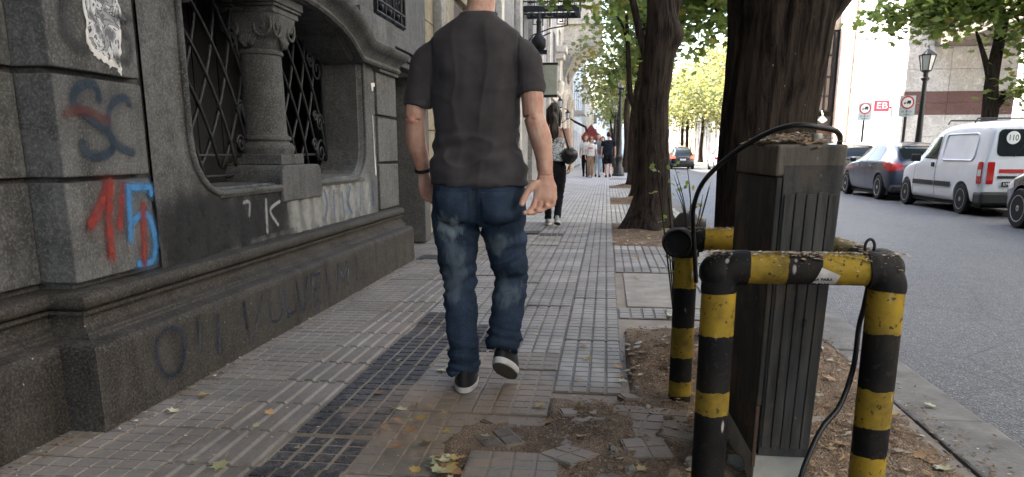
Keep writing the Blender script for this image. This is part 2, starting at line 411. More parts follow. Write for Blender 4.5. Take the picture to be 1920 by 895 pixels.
# tiles further off: real joints, one object
def far_tiles():
    vs = []; fs = []
    r2 = random.Random(5)
    def pad(x0, x1, y0, y1, z):
        o = len(vs); b = .004
        vs.extend([(x0, y0, -.012), (x1, y0, -.012), (x1, y1, -.012), (x0, y1, -.012), (x0 + b, y0 + b, z), (x1 - b, y0 + b, z), (x1 - b, y1 - b, z), (x0 + b, y1 - b, z)])
        fs.extend([(o + 4, o + 5, o + 6, o + 7), (o, o + 1, o + 5, o + 4), (o + 1, o + 2, o + 6, o + 5), (o + 2, o + 3, o + 7, o + 6), (o + 3, o, o + 4, o + 7)])
    y = 1.55 + TP * 32 + 0
    while y < 1.55 + TP * 31: y += TP
    y = 1.55 + TP * int((Y_IND - 1.55 + TP / 2) / TP)
    while y < 90:
        for c in range(-3, 8):
            x0 = -1.11 + TP * c
            if in_pit(x0 + TP / 2, y + TP / 2): continue
            z = r2.uniform(-.003, .001); n = 4 if y < 24 else 1; m = 4
            for i in range(m):
                for j in range(n):
                    pad(x0 + i * TP / m + .006, min(1.198, x0 + (i + 1) * TP / m - .006), y + j * TP / n + .004, y + (j + 1) * TP / n - .004, z)
        y += TP
    t = NT('tile_far'); sn = t.n('ShaderNodeVectorMath', operation='SNAP'); t.l(t.pos, sn.inputs[0]); sn.inputs[1].default_value = (TP, TP, 10)
    wn = t.n('ShaderNodeTexWhiteNoise'); t.l(sn.outputs[0], wn.inputs['Vector'])
    c = t.mix(wn.outputs['Value'], (.38, .37, .355), (.52, .51, .495)); n1 = t.noise(3, 5, .65)  # paler than the near tiles: the brighter distance is put into the colour
    c = t.mix(t.math('MULTIPLY', t.ramp(n1, [(.42, 0), (.7, 1)]), .5), c, (.22, .21, .195)); t.col(c); t.rough(.7); t.bump(t.noise(40, 3), .3, .004)
    me = bpy.data.meshes.new('far_tiles'); me.from_pydata(vs, [], fs); me.materials.append(t.m)
    o = bpy.data.objects.new('distant_tiles', me); COL.objects.link(o); o.parent = sidewalk; o['kind'] = 'stuff'
far_tiles()
# concrete patch where a cover was filled in
simple('patch_concrete', (.25, .23, .205), .9, .3, 6, .6, 60, dist=.008)
MB().box(.16, .74, 4.93, 5.42, -.03, -.003).build('concrete_patch', 'patch_concrete', sidewalk, bevel=.006)
MB().box(.16, .74, 5.43, 6.36, -.03, -.007).build('concrete_patch', 'patch_concrete', sidewalk, bevel=.006)
simple('iron_cover', (.05, .047, .045), .55, .3, 20, .5, 120, metal=.6)
def cover(x0, x1, y0, y1):
    mb = MB().box(x0, x1, y0, y1, -.02, .004)
    n = 9
    for i in range(n):
        x = x0 + (i + .5) * (x1 - x0) / n; mb.box(x - .008, x + .008, y0 + .01, y1 - .01, .0035, .008)
    return mb.build('drain_cover', 'iron_cover', sidewalk)
cover(-1.78, -1.55, 6.9, 7.2); cover(-1.12, -.82, 9.3, 9.6)

# soil beds
def fbm(x, y, s, o=4): return mnoise.fractal(Vector((x * s, y * s, 3.7)), 1.0, 2.0, o)
def soil_bed(name, x0, x1, y0, y1, step, hfn):
    nx = int((x1 - x0) / step); ny = int((y1 - y0) / step); mb = MB()
    for j in range(ny + 1):
        for i in range(nx + 1):
            x = x0 + (x1 - x0) * i / nx; y = y0 + (y1 - y0) * j / ny; mb.v.append((x, y, hfn(x, y)))
    for j in range(ny):
        for i in range(nx): a = j * (nx + 1) + i; mb.f.append((a, a + 1, a + nx + 2, a + nx + 1))
    return struct(mb.build(name, 'soil', smooth=True, fix=False))
def sm(a, b, x): t = max(0, min(1, (x - a) / (b - a))); return t * t * (3 - 2 * t)
def h_near(x, y):
    z = -.004 + .012 * fbm(x, y, 5) + .006 * fbm(x, y, 22, 3)
    inside = sm(.0, .25, x)
    z += inside * (.012 * fbm(x, y, 9) + .03 * math.exp(-((x - .35) ** 2 + (y - 3.55) ** 2) / .10) * 3.0 * sm(4.4, 4.0, y))
    z += .10 * math.exp(-((x - .80) ** 2 + (y - 3.75) ** 2) / .12)
    if x < .12:   # earth only where tiles are missing, spilling a little over their edges
        d = max(-.50 - x, 0, y - (2.60 if x < -.2 else 2.93)) + .05 * fbm(x, y, 7)
        z = .004 + .006 * fbm(x, y, 14) - .03 * sm(.0, .07, d)
    z -= .03 * sm(4.25, 4.42, y) + .02 * sm(1.1, 1.2, x)
    return z
soil_bed('soil_bed', -.66, 1.2, 1.4, 4.42, .022, h_near)
def h_pit(cx, cy):
    return lambda x, y: -.010 + .01 * fbm(x, y, 6) + .11 * math.exp(-((x - cx) ** 2 + (y - cy) ** 2) / .16)
soil_bed('soil_bed', .10, 1.2, 8.1, 10.95, .05, h_pit(.58, 10.0))
soil_bed('soil_bed', .10, 1.2, 14.9, 17.2, .08, h_pit(.6, 15.9)); soil_bed('soil_bed', .10, 1.2, 21.4, 23.4, .1, h_pit(.6, 22.4))

def chips(name, n, fn, smin, smax, tint=(0, 1), parent=None, lift=.35):
    vs = []; fs = []; tn = []
    r3 = random.Random(hash(name) % 1000 if False else len(name) * 7 + n)
    for _ in range(n):
        p = fn(r3)
        if p is None: continue
        s = smin + (smax - smin) * r3.random() ** 2.2; a = r3.random() * 6.283; k = r3.uniform(.25, .8); o = len(vs); tl = r3.uniform(-lift, lift); cu = r3.uniform(.0, .35) * s
        ca, sa = math.cos(a), math.sin(a); tv = r3.uniform(*tint)
        for (u, v, q) in ((-1, -.2, 0), (0, -k, 0), (1, 0, .6), (.1, k, 0), (0, 0, 1)):
            x = u * s; y = v * s
            vs.append((p[0] + x * ca - y * sa, p[1] + x * sa + y * ca, p[2] + .002 + q * cu + u * s * tl * .5 + abs(s * tl * .5))); tn.append(tv)
        fs += [(o, o + 1, o + 4), (o + 1, o + 2, o + 4), (o + 2, o + 3, o + 4), (o + 3, o, o + 4)]
    me = bpy.data.meshes.new(name); me.from_pydata(vs, [], fs); at = me.attributes.new('tint', 'FLOAT', 'POINT'); at.data.foreach_set('value', tn)
    me.materials.append(MAT['litter']); o = bpy.data.objects.new(name, me); COL.objects.link(o); o['kind'] = 'stuff'
    if parent: o.parent = parent
    return o
def p_near(r):
    x = r.uniform(-.1, 1.22); y = r.uniform(1.5, 4.4)
    if r.random() > .35 + .65 * (fbm(x, y, 3) > -.1): return None
    return (x, y, h_near(x, y) + .006)
tag(chips('leaf_litter', 6500, p_near, .002, .015, (0, .72)), 'brown and grey leaf litter and chips on the soil bed', 'litter')
tag(chips('pale_litter', 1700, p_near, .004, .026, (.45, 1)), 'pale dry leaf fragments scattered on the soil bed', 'litter')
def p_walk(r):
    y = 1.7 + 9 * r.random() ** 1.6; x = r.uniform(-1.75, 1.2)
    return (x, y, .002)
tag(chips('paving_litter', 1100, p_walk, .002, .009, (.3, 1)), 'small pale specks scattered over the paving tiles', 'litter')
def p_spot(r):
    y = 1.7 + 2.2 * r.random() ** 1.3; x = -1.78 + abs(r.gauss(0, .35))
    return (x, y, .003) if y > 2.4 or x > -1.6 else None
tag(chips('dropping_specks', 500, p_spot, .0015, .008, (.82, 1), lift=.1), 'white droppings and specks on the paving by the stone wall', 'litter')
def p_dirt(r):
    x = r.gauss(-.22, .32); y = r.gauss(2.6, .32)
    return (x, y, .003) if y > 1.6 else None
tag(chips('dirt_crumbs', 2600, p_dirt, .001, .006, (.1, .7)), 'crumbs of earth strewn round the broken tiles', 'litter')
def p_wall(r):
    y = 1.6 + 7 * r.random() ** 1.3; x = (-1.79 if y > 2.37 else -1.93) + abs(r.gauss(0, .06)) + .008
    return (x, y, .003)
tag(chips('gutter_litter', 1500, p_wall, .003, .013, (.2, 1)), 'dust and leaf crumbs along the foot of the stone wall', 'litter')
def p_kerb(r):
    y = 1.5 + 8 * r.random() ** 1.5; x = 1.2 + abs(r.gauss(0, .08)); return (x, y, .0) if x < 1.46 else (x + .02, y, RZ + .002)
tag(chips('kerb_litter', 2000, p_kerb, .002, .012), 'crumbs of leaf litter along the kerb edge', 'litter')
def p_pit2(r): return (r.uniform(.08, 1.2), r.uniform(8.1, 10.9), .01 + .09 * 0)
tag(chips('bed_litter', 1200, p_pit2, .006, .025), 'dry leaf litter round the foot of the second tree', 'litter')
# ------------------------------------------------------------------ the stone building on the left
simple('iron', (.014, .014, .015), .5, .3, 20, .2, 90, metal=.3)
simple('iron_grey', (.026, .027, .029), .55, .3, 20, .2, 90, metal=.2)
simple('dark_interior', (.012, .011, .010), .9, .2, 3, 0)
simple('old_wood', (.006, .005, .0045), .6, .4, 6, .3, 40)
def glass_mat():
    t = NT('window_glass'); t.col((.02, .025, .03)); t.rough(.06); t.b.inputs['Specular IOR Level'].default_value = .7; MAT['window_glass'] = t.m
glass_mat()
SB = thing('stone_building', (-2.1, 4.7, 0), 'grimy grey stone building with graffiti, barred arched window and carved column', 'building')
def local(o):
    o.location = -Vector(SB.location); return o
def sweep_plan(prof, path):
    n = len(path); rings = []
    T = [(Vector(path[i + 1]) - Vector(path[i])).normalized() for i in range(n - 1)]
    for i in range(n):
        a = T[max(i - 1, 0)]; b = T[min(i, n - 2)]
        na = Vector((a.y, -a.x)); nb = Vector((b.y, -b.x)); m = (na + nb).normalized(); k = 1 / max(.3, m.dot(na))
        rings.append([(path[i][0] + m.x * k * d, path[i][1] + m.y * k * d, z) for d, z in prof])
    return MB().loft(rings)
arc = lambda cx, cz, r, a0, a1, n=6: [(cx + r * math.cos(R(a0 + (a1 - a0) * i / n)), cz + r * math.sin(R(a0 + (a1 - a0) * i / n))) for i in range(n + 1)]
PL = [(-.25, 0), (.165, 0), (.16, .27)] + arc(.125, .285, .035, 0, 80, 5) + [(.085, .325), (.08, .335), (-.25, .335)]
MO = [(-.25, .3352), (.070, .3352), (.066, .345)] + [(.066 - .045 * math.sin(R(a)), .345 + .06 * (1 - math.cos(R(a)))) for a in (20, 40, 60, 80, 90)] + [(.05, .408), (.05, .42), (.036, .423)] + arc(.032, .455, .032, -80, 90, 8) + [(.0, .49), (-.25, .49)]
paths = [[(-2.09, -1.0), (-2.09, 1.35)], [(-2.09, 1.356), (-2.09, 2.53), (-1.95, 2.53), (-1.95, 4.55)], [(-1.95, 4.556), (-1.95, 6.88)]]
for p in paths: local(sweep_plan(PL, p).build('plinth_stone', 'plinth_stone', SB, smooth=True, sharp=30))
for p in [[(-2.09, -1.0), (-2.09, 2.53), (-1.95, 2.53), (-1.95, 5.05)], [(-1.95, 5.054), (-1.95, 6.94)]]: local(sweep_plan(MO, p).build('base_moulding', 'plinth_stone', SB, smooth=True, sharp=30))
def sblock(x0, x1, y0, y1, z0, z1, mat='granite', bev=.007): return local(MB().box(x0, x1, y0, y1, z0, z1).build('stone_block', mat, SB, bevel=bev))
rows = [(.517, .888), (.908, 1.272), (1.296, 1.668), (1.692, 2.06), (2.08, 2.45)]
for i, (a, b) in enumerate(rows):
    sblock(-2.4, -1.95 + .002 * (i % 2), 2.53, 3.05, a, b)
    sblock(-2.4, -2.09, 1.2, 2.524, a, b, 'granite_light' if i % 2 else 'granite'); sblock(-2.4, -2.09, -.6, 1.19, a, b)
for (a, b) in [(.505, .893), (.915, 1.288), (1.312, 1.66)]: sblock(-2.4, -1.952, 6.41, 7.0, a, b, 'granite_light')
for (a, b) in [(.505, .893), (.915, 1.288), (1.312, 1.66)]: sblock(-2.4, -2.0, 7.004, 7.06, a, b, 'granite_light')
for bb in ((-2.5, -2.0, 2.56, 3.14, .49, 2.5), (-2.5, -1.99, 6.36, 6.9, .49, 1.7), (-2.5, -2.125, -1, 2.55, .49, 2.5)): local(MB().box(*bb).build('wall_core', 'granite_dark', SB))
# arched window opening with rounded lower corners
def arch_pts(off=0, n=14):
    pts = []
    half = [(0, 1.985), (.25, 1.975), (.5, 1.945), (.75, 1.895), (.95, 1.825), (1.08, 1.755), (1.2, 1.705)]
    right = [(4.75 + a * (1.0), z) for a, z in half]; left = [(4.75 - a, z) for a, z in half]
    return left[::-1] + right[1:]
AR = arch_pts()
def opening():
    yl, yr = 3.44, 6.07; zb = .80; r = .27
    pts = [(yl, 1.69)] + [(y, z) for y, z in AR if yl + .05 < y < yr - .02] + [(yr, 1.69)]
    pts += [(yr - r + r * math.cos(R(-a)), zb + r + r * math.sin(R(-a))) for a in range(0, 91, 15)]
    pts += [(yl + r - r * math.cos(R(a)), zb + r - r * math.sin(R(a))) for a in range(90, -1, -15)]
    return pts
OP = opening()
def ring_wall(X, hole, y0, y1, z0, z1, depth):
    bm = bmesh.new(); n = len(hole)
    hv = [bm.verts.new((X, y, z)) for y, z in hole]; ov = [bm.verts.new((X, y, z)) for y, z in ((y0, z0), (y1, z0), (y1, z1), (y0, z1))]
    ed = [bm.edges.new((hv[i], hv[(i + 1) % n])) for i in range(n)] + [bm.edges.new((ov[i], ov[(i + 1) % 4])) for i in range(4)]
    bmesh.ops.triangle_fill(bm, use_beauty=True, use_dissolve=False, edges=ed)
    # chamfer then reveal
    cy = sum(p[0] for p in hole) / n; cz = sum(p[1] for p in hole) / n
    def ringv(x, s): return [bm.verts.new((x, cy + (y - cy) * s, cz + (z - cz) * s)) for y, z in hole]
    rs = [hv, ringv(X - .03, .985), ringv(X - .035, .972), ringv(X - depth, .965)]
    for a, b in zip(rs, rs[1:]):
        for i in range(n): bm.faces.new((a[i], a[(i + 1) % n], b[(i + 1) % n], b[i]))
    bmesh.ops.recalc_face_normals(bm, faces=bm.faces)
    me = bpy.data.meshes.new('wall'); bm.to_mesh(me); bm.free(); return me
local(obj('window_wall', ring_wall(-1.972, OP, 3.11, 6.395, .489, 2.5, .33), 'granite', SB))
path = [(-1.962, y, z) for y, z in OP]; k = len(path)
mb = MB(); P3 = path[3:] ; mb.tube([(-1.965, 4.75 + (y - 4.75) * 1.012, 1.3 + (z - 1.3) * 1.02) for _, y, z in path + path[:1]], .017, 8, cap=False)
local(mb.build('window_moulding', 'granite', SB, smooth=True))
# lower panel joints and sill ledge
local(MB().box(-2.2, -1.957, 3.66, 6.02, .765, .800).build('window_sill', 'granite_light', SB, bevel=.01))
mb = MB(); rr = .06
poly = [(4.40, .70), (5.04, .70), (5.04, .86)] + [(4.98 + .06 * math.cos(R(a)), .86 + .06 * math.sin(R(a))) for a in (0, 30, 60, 90)] + [(4.46 - .06 * math.sin(R(a)), .86 + .06 * math.cos(R(a))) for a in (0, 30, 60, 90)]
local(mb.prism([(y, z) for y, z in poly], 'x', -2.32, -1.948).build('column_pedestal', 'granite', SB, bevel=.008))
COLX, COLY = -2.18, 4.70
local(MB().box(COLX - .175, COLX + .178, COLY - .178, COLY + .178, .921, .985).build('column_base', 'granite', SB, bevel=.005))
prof = [(.17, .985), (.172, 1.0), (.178, 1.012), (.178, 1.03), (.165, 1.05), (.15, 1.056), (.146, 1.066), (.158, 1.072), (.162, 1.084), (.156, 1.096), (.143, 1.10), (.137, 1.115), (.136, 1.2), (.133, 1.45), (.129, 1.585), (.140, 1.59), (.143, 1.603), (.138, 1.615), (.128, 1.618)]
local(MB().lathe(prof, 40, (COLX, COLY, 0)).build('column_shaft', 'granite', SB, smooth=True, sharp=40))
# block capital carved with volutes and a leaf
rings = []
for z, s, q in [(1.61, .128, 2), (1.64, .150, 2), (1.68, .160, 2.4), (1.72, .165, 4), (1.78, .18, 7), (1.815, .187, 9)]:
    ring = []
    for i in range(40):
        a = 2 * math.pi * i / 40; c, s_ = math.cos(a), math.sin(a); rr = (abs(c) ** q + abs(s_) ** q) ** (-1 / q)
        ring.append((COLX + s * c * rr, COLY + s * s_ * rr, z))
    rings.append(ring)
cap = local(MB().loft(rings).build('capital', 'granite', SB, smooth=True, sharp=50))
mb = MB()
for sx, sy, nx, ny in ((1, 0, 0, 1), (0, -1, 1, 0)):
    for s in (-1, 1):
        sp = []
        for i in range(40):
            t = i / 39; a = R(560 * t) * s; r = .075 * (1 - t) + .008
            u = s * (.105 - .0) + r * math.sin(a) * 1; z = 1.745 + r * math.cos(a)
            sp.append((COLX + sx * .168 + nx * u * .9, COLY + sy * .168 + ny * u * .9, z))
        mb.tube(sp, .010, 6)
    for i in range(7):
        a = R(-60 + 20 * i); u0 = .015 * math.sin(a)
        pts = [(COLX + sx * (.150 + .016 * math.sin(t * 3)) + nx * (u0 + .055 * math.sin(a) * t), COLY + sy * (.150 + .016 * math.sin(t * 3)) + ny * (u0 + .055 * math.sin(a) * t), 1.625 + .085 * t * math.cos(a * .7)) for t in (0, .33, .66, 1)]
        mb.tube(pts, [.010, .014, .012, .004], 6)
o = mb.build('capital_carving', 'granite', cap, smooth=True)
for i, (z0, z1, e) in enumerate([(1.816, 1.85, .19), (1.8505, 1.868, .205), (1.869, 1.92, .215), (1.921, 1.975, .245)]):
    local(MB().box(COLX - e, COLX + e, COLY - e, COLY + e, z0, z1).build('abacus', 'granite', SB, bevel=.006))
# lintel soffit above the column
local(MB().box(-2.41, -2.0, COLY - .30, COLY + .30, 1.976, 2.3).build('arch_impost', 'granite_dark', SB))
# hood moulding over the arch
HP = [(0, -.03), (.045, -.03), (.06, -.015), (.06, .0), (.045, .012), (.05, .02), (.075, .05), (.105, .065), (.115, .07), (.135, .085), (.15, .105), (.152, .125), (.14, .135), (0, .135)]
def hood_path():
    half = [(0, 1.96), (.25, 1.952), (.5, 1.928), (.75, 1.888), (.92, 1.845), (1.06, 1.785), (1.19, 1.722), (2.22, 1.722)]
    return [(4.75 - a, z) for a, z in half[::-1]] [0:] + [(4.75 + a, z) for a, z in half[1:]]
hp = [p for p in hood_path() if p[0] > 3.5]; hp = [(3.52, 1.735)] + [p for p in hp if p[0] > 3.57]
rings = []
for i, (y, z) in enumerate(hp):
    a = Vector(hp[max(i - 1, 0)]); b = Vector(hp[min(i + 1, len(hp) - 1)]); t = (b - a).normalized(); nrm = Vector((-t.y, t.x))
    rings.append([(-1.952 + d, y + nrm.x * e, z + nrm.y * e) for d, e in HP])
local(MB().loft(rings).build('hood_moulding', 'granite', SB, smooth=True, sharp=35))
local(MB().box(-2.3, -1.92, 6.42, 7.0, 1.662, 1.69).build('impost_band', 'granite', SB, bevel=.01))
# walls above
local(MB().box(-2.42, -1.973, 2.2, 6.1, 2.5, 20).box(-2.42, -2.1, -30, 2.2, 2.45, 20).box(-2.42, -2.02, 6.41, 6.62, 1.87, 20).box(-2.42, -2.02, 6.1, 6.41, 2.5, 20).box(-2.42, -2.02, 6.62, 7.62, 3.4, 20).box(-2.42, -2.02, 6.62, 7.62, 1.87, 2.16).box(-2.42, -2.02, 7.62, 8.52, 1.87, 20).box(-9, -2.43, -30, 8.5, 2.45, 20).box(-9, -2.2, -30, -1, 0, 2.45).build('upper_wall', 'granite_light', SB))
sblock(-2.02, -1.935, 6.0, 6.98, 1.90, 2.12, 'granite_light'); sblock(-2.02, -1.955, 6.985, 8.5, 1.95, 2.10, 'granite_light')
local(MB().box(-2.1, -1.93, 7.0, 8.5, 1.85, 1.90).box(-2.1, -1.96, 7.0, 8.5, 1.79, 1.85).build('door_cornice', 'granite', SB, bevel=.012))
local(MB().box(-2.42, -2.0, 8.24, 8.5, 0, 1.79).build('door_jamb', 'granite_light', SB, bevel=.01))
local(MB().box(-2.62, -2.55, 7.06, 8.24, 0, 1.80).build('door_leaf', 'old_wood', SB))
local(MB().box(-2.9, -2.5, 7.02, 7.06, 0, 1.8).build('door_return', 'granite_dark', SB))
mb = MB()
for i in range(9): y = 7.12 + i * .13; mb.tube([(-2.47, y, .05), (-2.47, y, 1.78)], .012, 6)
for z in (.1, .6, 1.15, 1.7): mb.box(-2.48, -2.46, 7.06, 8.24, z, z + .03)
local(mb.build('door_grille', 'iron', SB))
# window grille of crossing arcs and scrolls
def clip_arc(mb, cy, cz, r, y0, y1, z0, z1, X, rad, a0=0, a1=360):
    seg = []
    for a in range(a0, a1 + 1, 4):
        y = cy + r * math.cos(R(a)); z = cz + r * math.sin(R(a))
        if y0 <= y <= y1 and z0 <= z <= z1: seg.append((X, y, z))
        else:
            if len(seg) > 2: mb.tube(seg, rad, 6)
            seg = []
    if len(seg) > 2: mb.tube(seg, rad, 6)
def spiral(mb, cy, cz, r, X, turns=1.6, s=1, rad=.010, ph=0):
    pts = []
    for i in range(36):
        t = i / 35; a = R(360 * turns * t + ph); q = r * (1 - .85 * t); pts.append((X, cy + s * q * math.cos(a), cz + q * math.sin(a)))
    mb.tube(pts, rad, 6)
def grille(y0, y1, s, mat):
    mb = MB(); X = -2.27; z0, z1 = .84, 1.93; m = (y0 + y1) / 2
    for i in range(9):
        r = .42 + .19 * i
        clip_arc(mb, (y0 - .9) if s > 0 else (y1 + .9), 2.15, r, y0, y1, z0, z1, X, .011)
        clip_arc(mb, (y0 - .75) if s > 0 else (y1 + .75), .45, r, y0, y1, z0, z1, X + .012, .011)
    e = y1 if s > 0 else y0
    for cz, q in ((1.0, .10), (1.22, .075), (1.62, .11), (1.80, .07)):
        spiral(mb, e - s * .14, cz, q, X + .02, s=s); spiral(mb, e - s * .14 - s * q * 1.2, cz + .05, q * .55, X + .02, s=-s)
    for z in (.86, .98): mb.tube([(X, y0, z), (X, y1, z)], .010, 6)
    mb.box(X - .015, X + .015, y0 - .02, y0, z0, z1); mb.box(X - .015, X + .015, y1, y1 + .02, z0, z1)
    return local(mb.build('window_grille', mat, SB, smooth=True))
grille(3.70, 4.76, 1, 'iron_grey'); grille(4.84, 5.97, 1, 'iron_grey')
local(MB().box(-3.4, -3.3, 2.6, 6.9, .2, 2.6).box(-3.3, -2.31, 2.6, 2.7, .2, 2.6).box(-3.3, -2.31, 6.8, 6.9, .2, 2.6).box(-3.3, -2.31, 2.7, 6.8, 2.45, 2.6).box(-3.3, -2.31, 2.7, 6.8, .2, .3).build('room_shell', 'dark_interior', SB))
for i in range(10):
    local(MB().box(-2.80, -2.77, 3.3 + i * .33, 3.3 + i * .33 + .318, .5, 2.45).build('shutter_board', 'old_wood', SB))
# upper barred window
local(MB().box(-2.3, -2.25, 6.62, 7.62, 2.16, 3.4).build('upper_window_pane', 'window_glass', SB))
mb = MB(); X = -2.0
for y in (6.66, 6.92, 7.18, 7.44, 7.58): mb.tube([(X, y, 2.17), (X, y, 3.38)], .012, 6)
for z in (2.19, 2.29, 2.75, 3.2): mb.tube([(X, 6.63, z), (X, 7.6, z)], .010, 6)
for y in (6.79, 7.05, 7.31):
    for z in (2.38, 2.52, 2.66, 2.86, 3.0): spiral(mb, y - .05, z, .055, X, s=1, rad=.007); spiral(mb, y + .05, z + .03, .055, X, s=-1, rad=.007)
    mb.sphere((X, y, 2.24), .028, 8, 6)
local(mb.build('upper_window_grille', 'iron', SB))

# graffiti, stencil patches and the torn poster (flat paint on the stone)
def spray_mat(name, c, op=.85, soft=.5):
    t = NT(name); a = t.n('ShaderNodeAttribute', attribute_name='tint').outputs['Fac']
    n = t.noise(160, 3, .7); n2 = t.noise(18, 4, .6)
    m = t.math('ADD', a, t.math('MULTIPLY', t.math('SUBTRACT', n, .5), .9))
    m = t.math('MULTIPLY', t.ramp(m, [(.18, 0), (.18 + soft, 1)]), t.ramp(n2, [(.28, op * .55), (.6, op)]))
    t.col(c); t.rough(.8)
    tr = t.n('ShaderNodeBsdfTransparent'); mx = t.n('ShaderNodeMixShader'); t.l(m, mx.inputs[0]); t.l(tr.outputs[0], mx.inputs[1]); t.l(t.b.outputs[0], mx.inputs[2]); t.l(mx.outputs[0], t.out.inputs[0])
    MAT[name] = t.m
spray_mat('spray_navy', (.020, .035, .055), .9); spray_mat('spray_red', (.22, .026, .018), .85); spray_mat('spray_blue', (.05, .20, .42), .95)
spray_mat('spray_grey', (.04, .04, .042), .75, .7); spray_mat('spray_black', (.016, .016, .017), .92, .7); spray_mat('spray_white', (.33, .33, .32), .85, .35)
spray_mat('spray_pale', (.29, .285, .265), .85, .6); spray_mat('spray_dull', (.020, .034, .066), .50, .8); spray_mat('spray_rust', (.14, .03, .02), .5, .6)
for nm, cc in (('spray_navy', (.020, .035, .055)), ('spray_red', (.20, .03, .02)), ('spray_blue', (.05, .19, .38)), ('spray_dull', (.022, .035, .065))): spray_mat(nm + '_mist', cc, .30, 1.0)
NSPR = [0]
def spray(pts, X, w, mat, k=7, halo=None):
    if halo is None: halo = (mat + '_mist') in MAT
    P = crom([(X, y, z) for y, z in pts], k) if len(pts) > 2 else [Vector((X, pts[0][0] + (pts[1][0] - pts[0][0]) * t, pts[0][1] + (pts[1][1] - pts[0][1]) * t)) for t in [i / 6 for i in range(7)]]
    t0 = (P[0] - P[1]).normalized(); t1 = (P[-1] - P[-2]).normalized()
    P = [P[0] + t0 * w * .45] + P + [P[-1] + t1 * w * .45]
    NSPR[0] += 1; X0 = .0015 + .0004 * (NSPR[0] % 9)
    vs = []; fs = []; tn = []; m = len(P)
    for i in range(m):
        t = (P[min(i + 1, m - 1)] - P[max(i - 1, 0)]).normalized(); n = Vector((0, -t.z, t.y))
        for j, q in enumerate((-1, -.5, 0, .5, 1)):
            p = P[i] + n * w * .5 * q; vs.append((p.x + X0, p.y, p.z)); e = (1 - abs(q)) * (0.0 if i in (0, m - 1) else 1); tn.append(e)
    for i in range(m - 1):
        for j in range(4): a = i * 5 + j; fs.append((a, a + 1, a + 6, a + 5))
    me = bpy.data.meshes.new('spray'); me.from_pydata(vs, [], fs); at = me.attributes.new('tint', 'FLOAT', 'POINT'); at.data.foreach_set('value', tn)
    o = obj('graffiti_stroke', me, mat, SB); local(o)
    if halo: spray(pts, X - .0008, w * 2.1, mat + '_mist', k, False)
    return o
XB = -1.946
spray([(2.766, 1.196), (2.758, 1.239), (2.706, 1.25), (2.643, 1.22), (2.621, 1.181), (2.653, 1.149), (2.712, 1.119), (2.783, 1.081), (2.824, 1.041), (2.801, 1.0), (2.733, .982), (2.659, .994), (2.645, 1.029)], XB, .055, 'spray_navy')
spray([(2.953, 1.188), (2.929, 1.211), (2.87, 1.201), (2.824, 1.164), (2.805, 1.112), (2.819, 1.047), (2.87, 1.015), (2.947, .996)], XB, .05, 'spray_navy')
spray([(2.566, 1.135), (2.645, 1.152), (2.731, 1.139), (2.815, 1.117)], XB, .06, 'spray_rust')
for p, wd in (([(2.632, .728), (2.687, .777), (2.757, .869)], .075), ([(2.776, .883), (2.742, .73), (2.734, .596)], .07), ([(2.864, .866), (2.828, .779), (2.808, .705)], .06), ([(2.975, .781), (2.94, .541)], .055)): spray(p, XB, wd, 'spray_red')
spray([(2.883, .857), (2.98, .853), (3.035, .85), (3.036, .82)], XB, .05, 'spray_blue'); spray([(2.883, .857), (2.875, .753), (2.863, .645)], XB, .055, 'spray_blue')
spray([(2.89, .717), (2.98, .745), (3.025, .69), (3.03, .593), (3.0, .537), (2.905, .541)], XB, .055, 'spray_blue')
spray([(2.667, 1.64), (2.629, 1.52), (2.624, 1.422), (2.672, 1.382), (2.728, 1.371)], XB, .09, 'spray_grey'); spray([(2.959, 1.511), (3.0, 1.417), (2.966, 1.359), (2.898, 1.362)], XB, .07, 'spray_grey'); spray([(2.928, 1.526), (3.02, 1.526)], XB, .06, 'spray_grey')
XW = -1.969
for p in ([(3.20, .70), (3.20, .53)], [(3.33, .73), (3.32, .53)], [(3.47, .74), (3.45, .53)], [(3.60, .72), (3.60, .54)], [(3.73, .69), (3.70, .53)], [(3.88, .72), (3.88, .54)], [(4.02, .72), (4.03, .54)], [(4.16, .73), (4.18, .54)], [(4.30, .73), (4.32, .54)], [(4.43, .73), (4.435, .54)]): spray(p, XW, .34, 'spray_black')
for y in (4.60, 4.78, 4.96, 5.14, 5.32, 5.5, 5.68, 5.86, 6.05): spray([(y, .72), (y + .02, .55)], XW, .36, 'spray_pale')
spray([(3.91, .729), (3.978, .725), (3.966, .652)], XW, .035, 'spray_white'); spray([(4.186, .727), (4.177, .541)], XW, .045, 'spray_white'); spray([(4.372, .706), (4.232, .662), (4.328, .568)], XW, .035, 'spray_white'); spray([(3.99, .51), (4.46, .515)], XW, .05, 'spray_white')
spray([(4.5, .74), (4.52, .55)], XW, .10, 'spray_white')
spray_mat('spray_azure', (.04, .09, .19), .8, .5)
for p in ([(4.797, .654), (4.791, .505)], [(4.957, .70), (4.93, .6), (4.97, .515)], [(5.12, .73), (5.16, .63), (5.10, .53)], [(5.3, .72), (5.29, .53)], [(5.47, .70), (5.505, .525)], [(5.66, .73), (5.60, .62), (5.68, .53)], [(5.9, .72), (5.88, .54)], [(6.148, .716), (6.118, .515)], [(6.25, .75), (6.24, .56)]): spray(p, XW, .055, 'spray_azure')
XP = -1.788
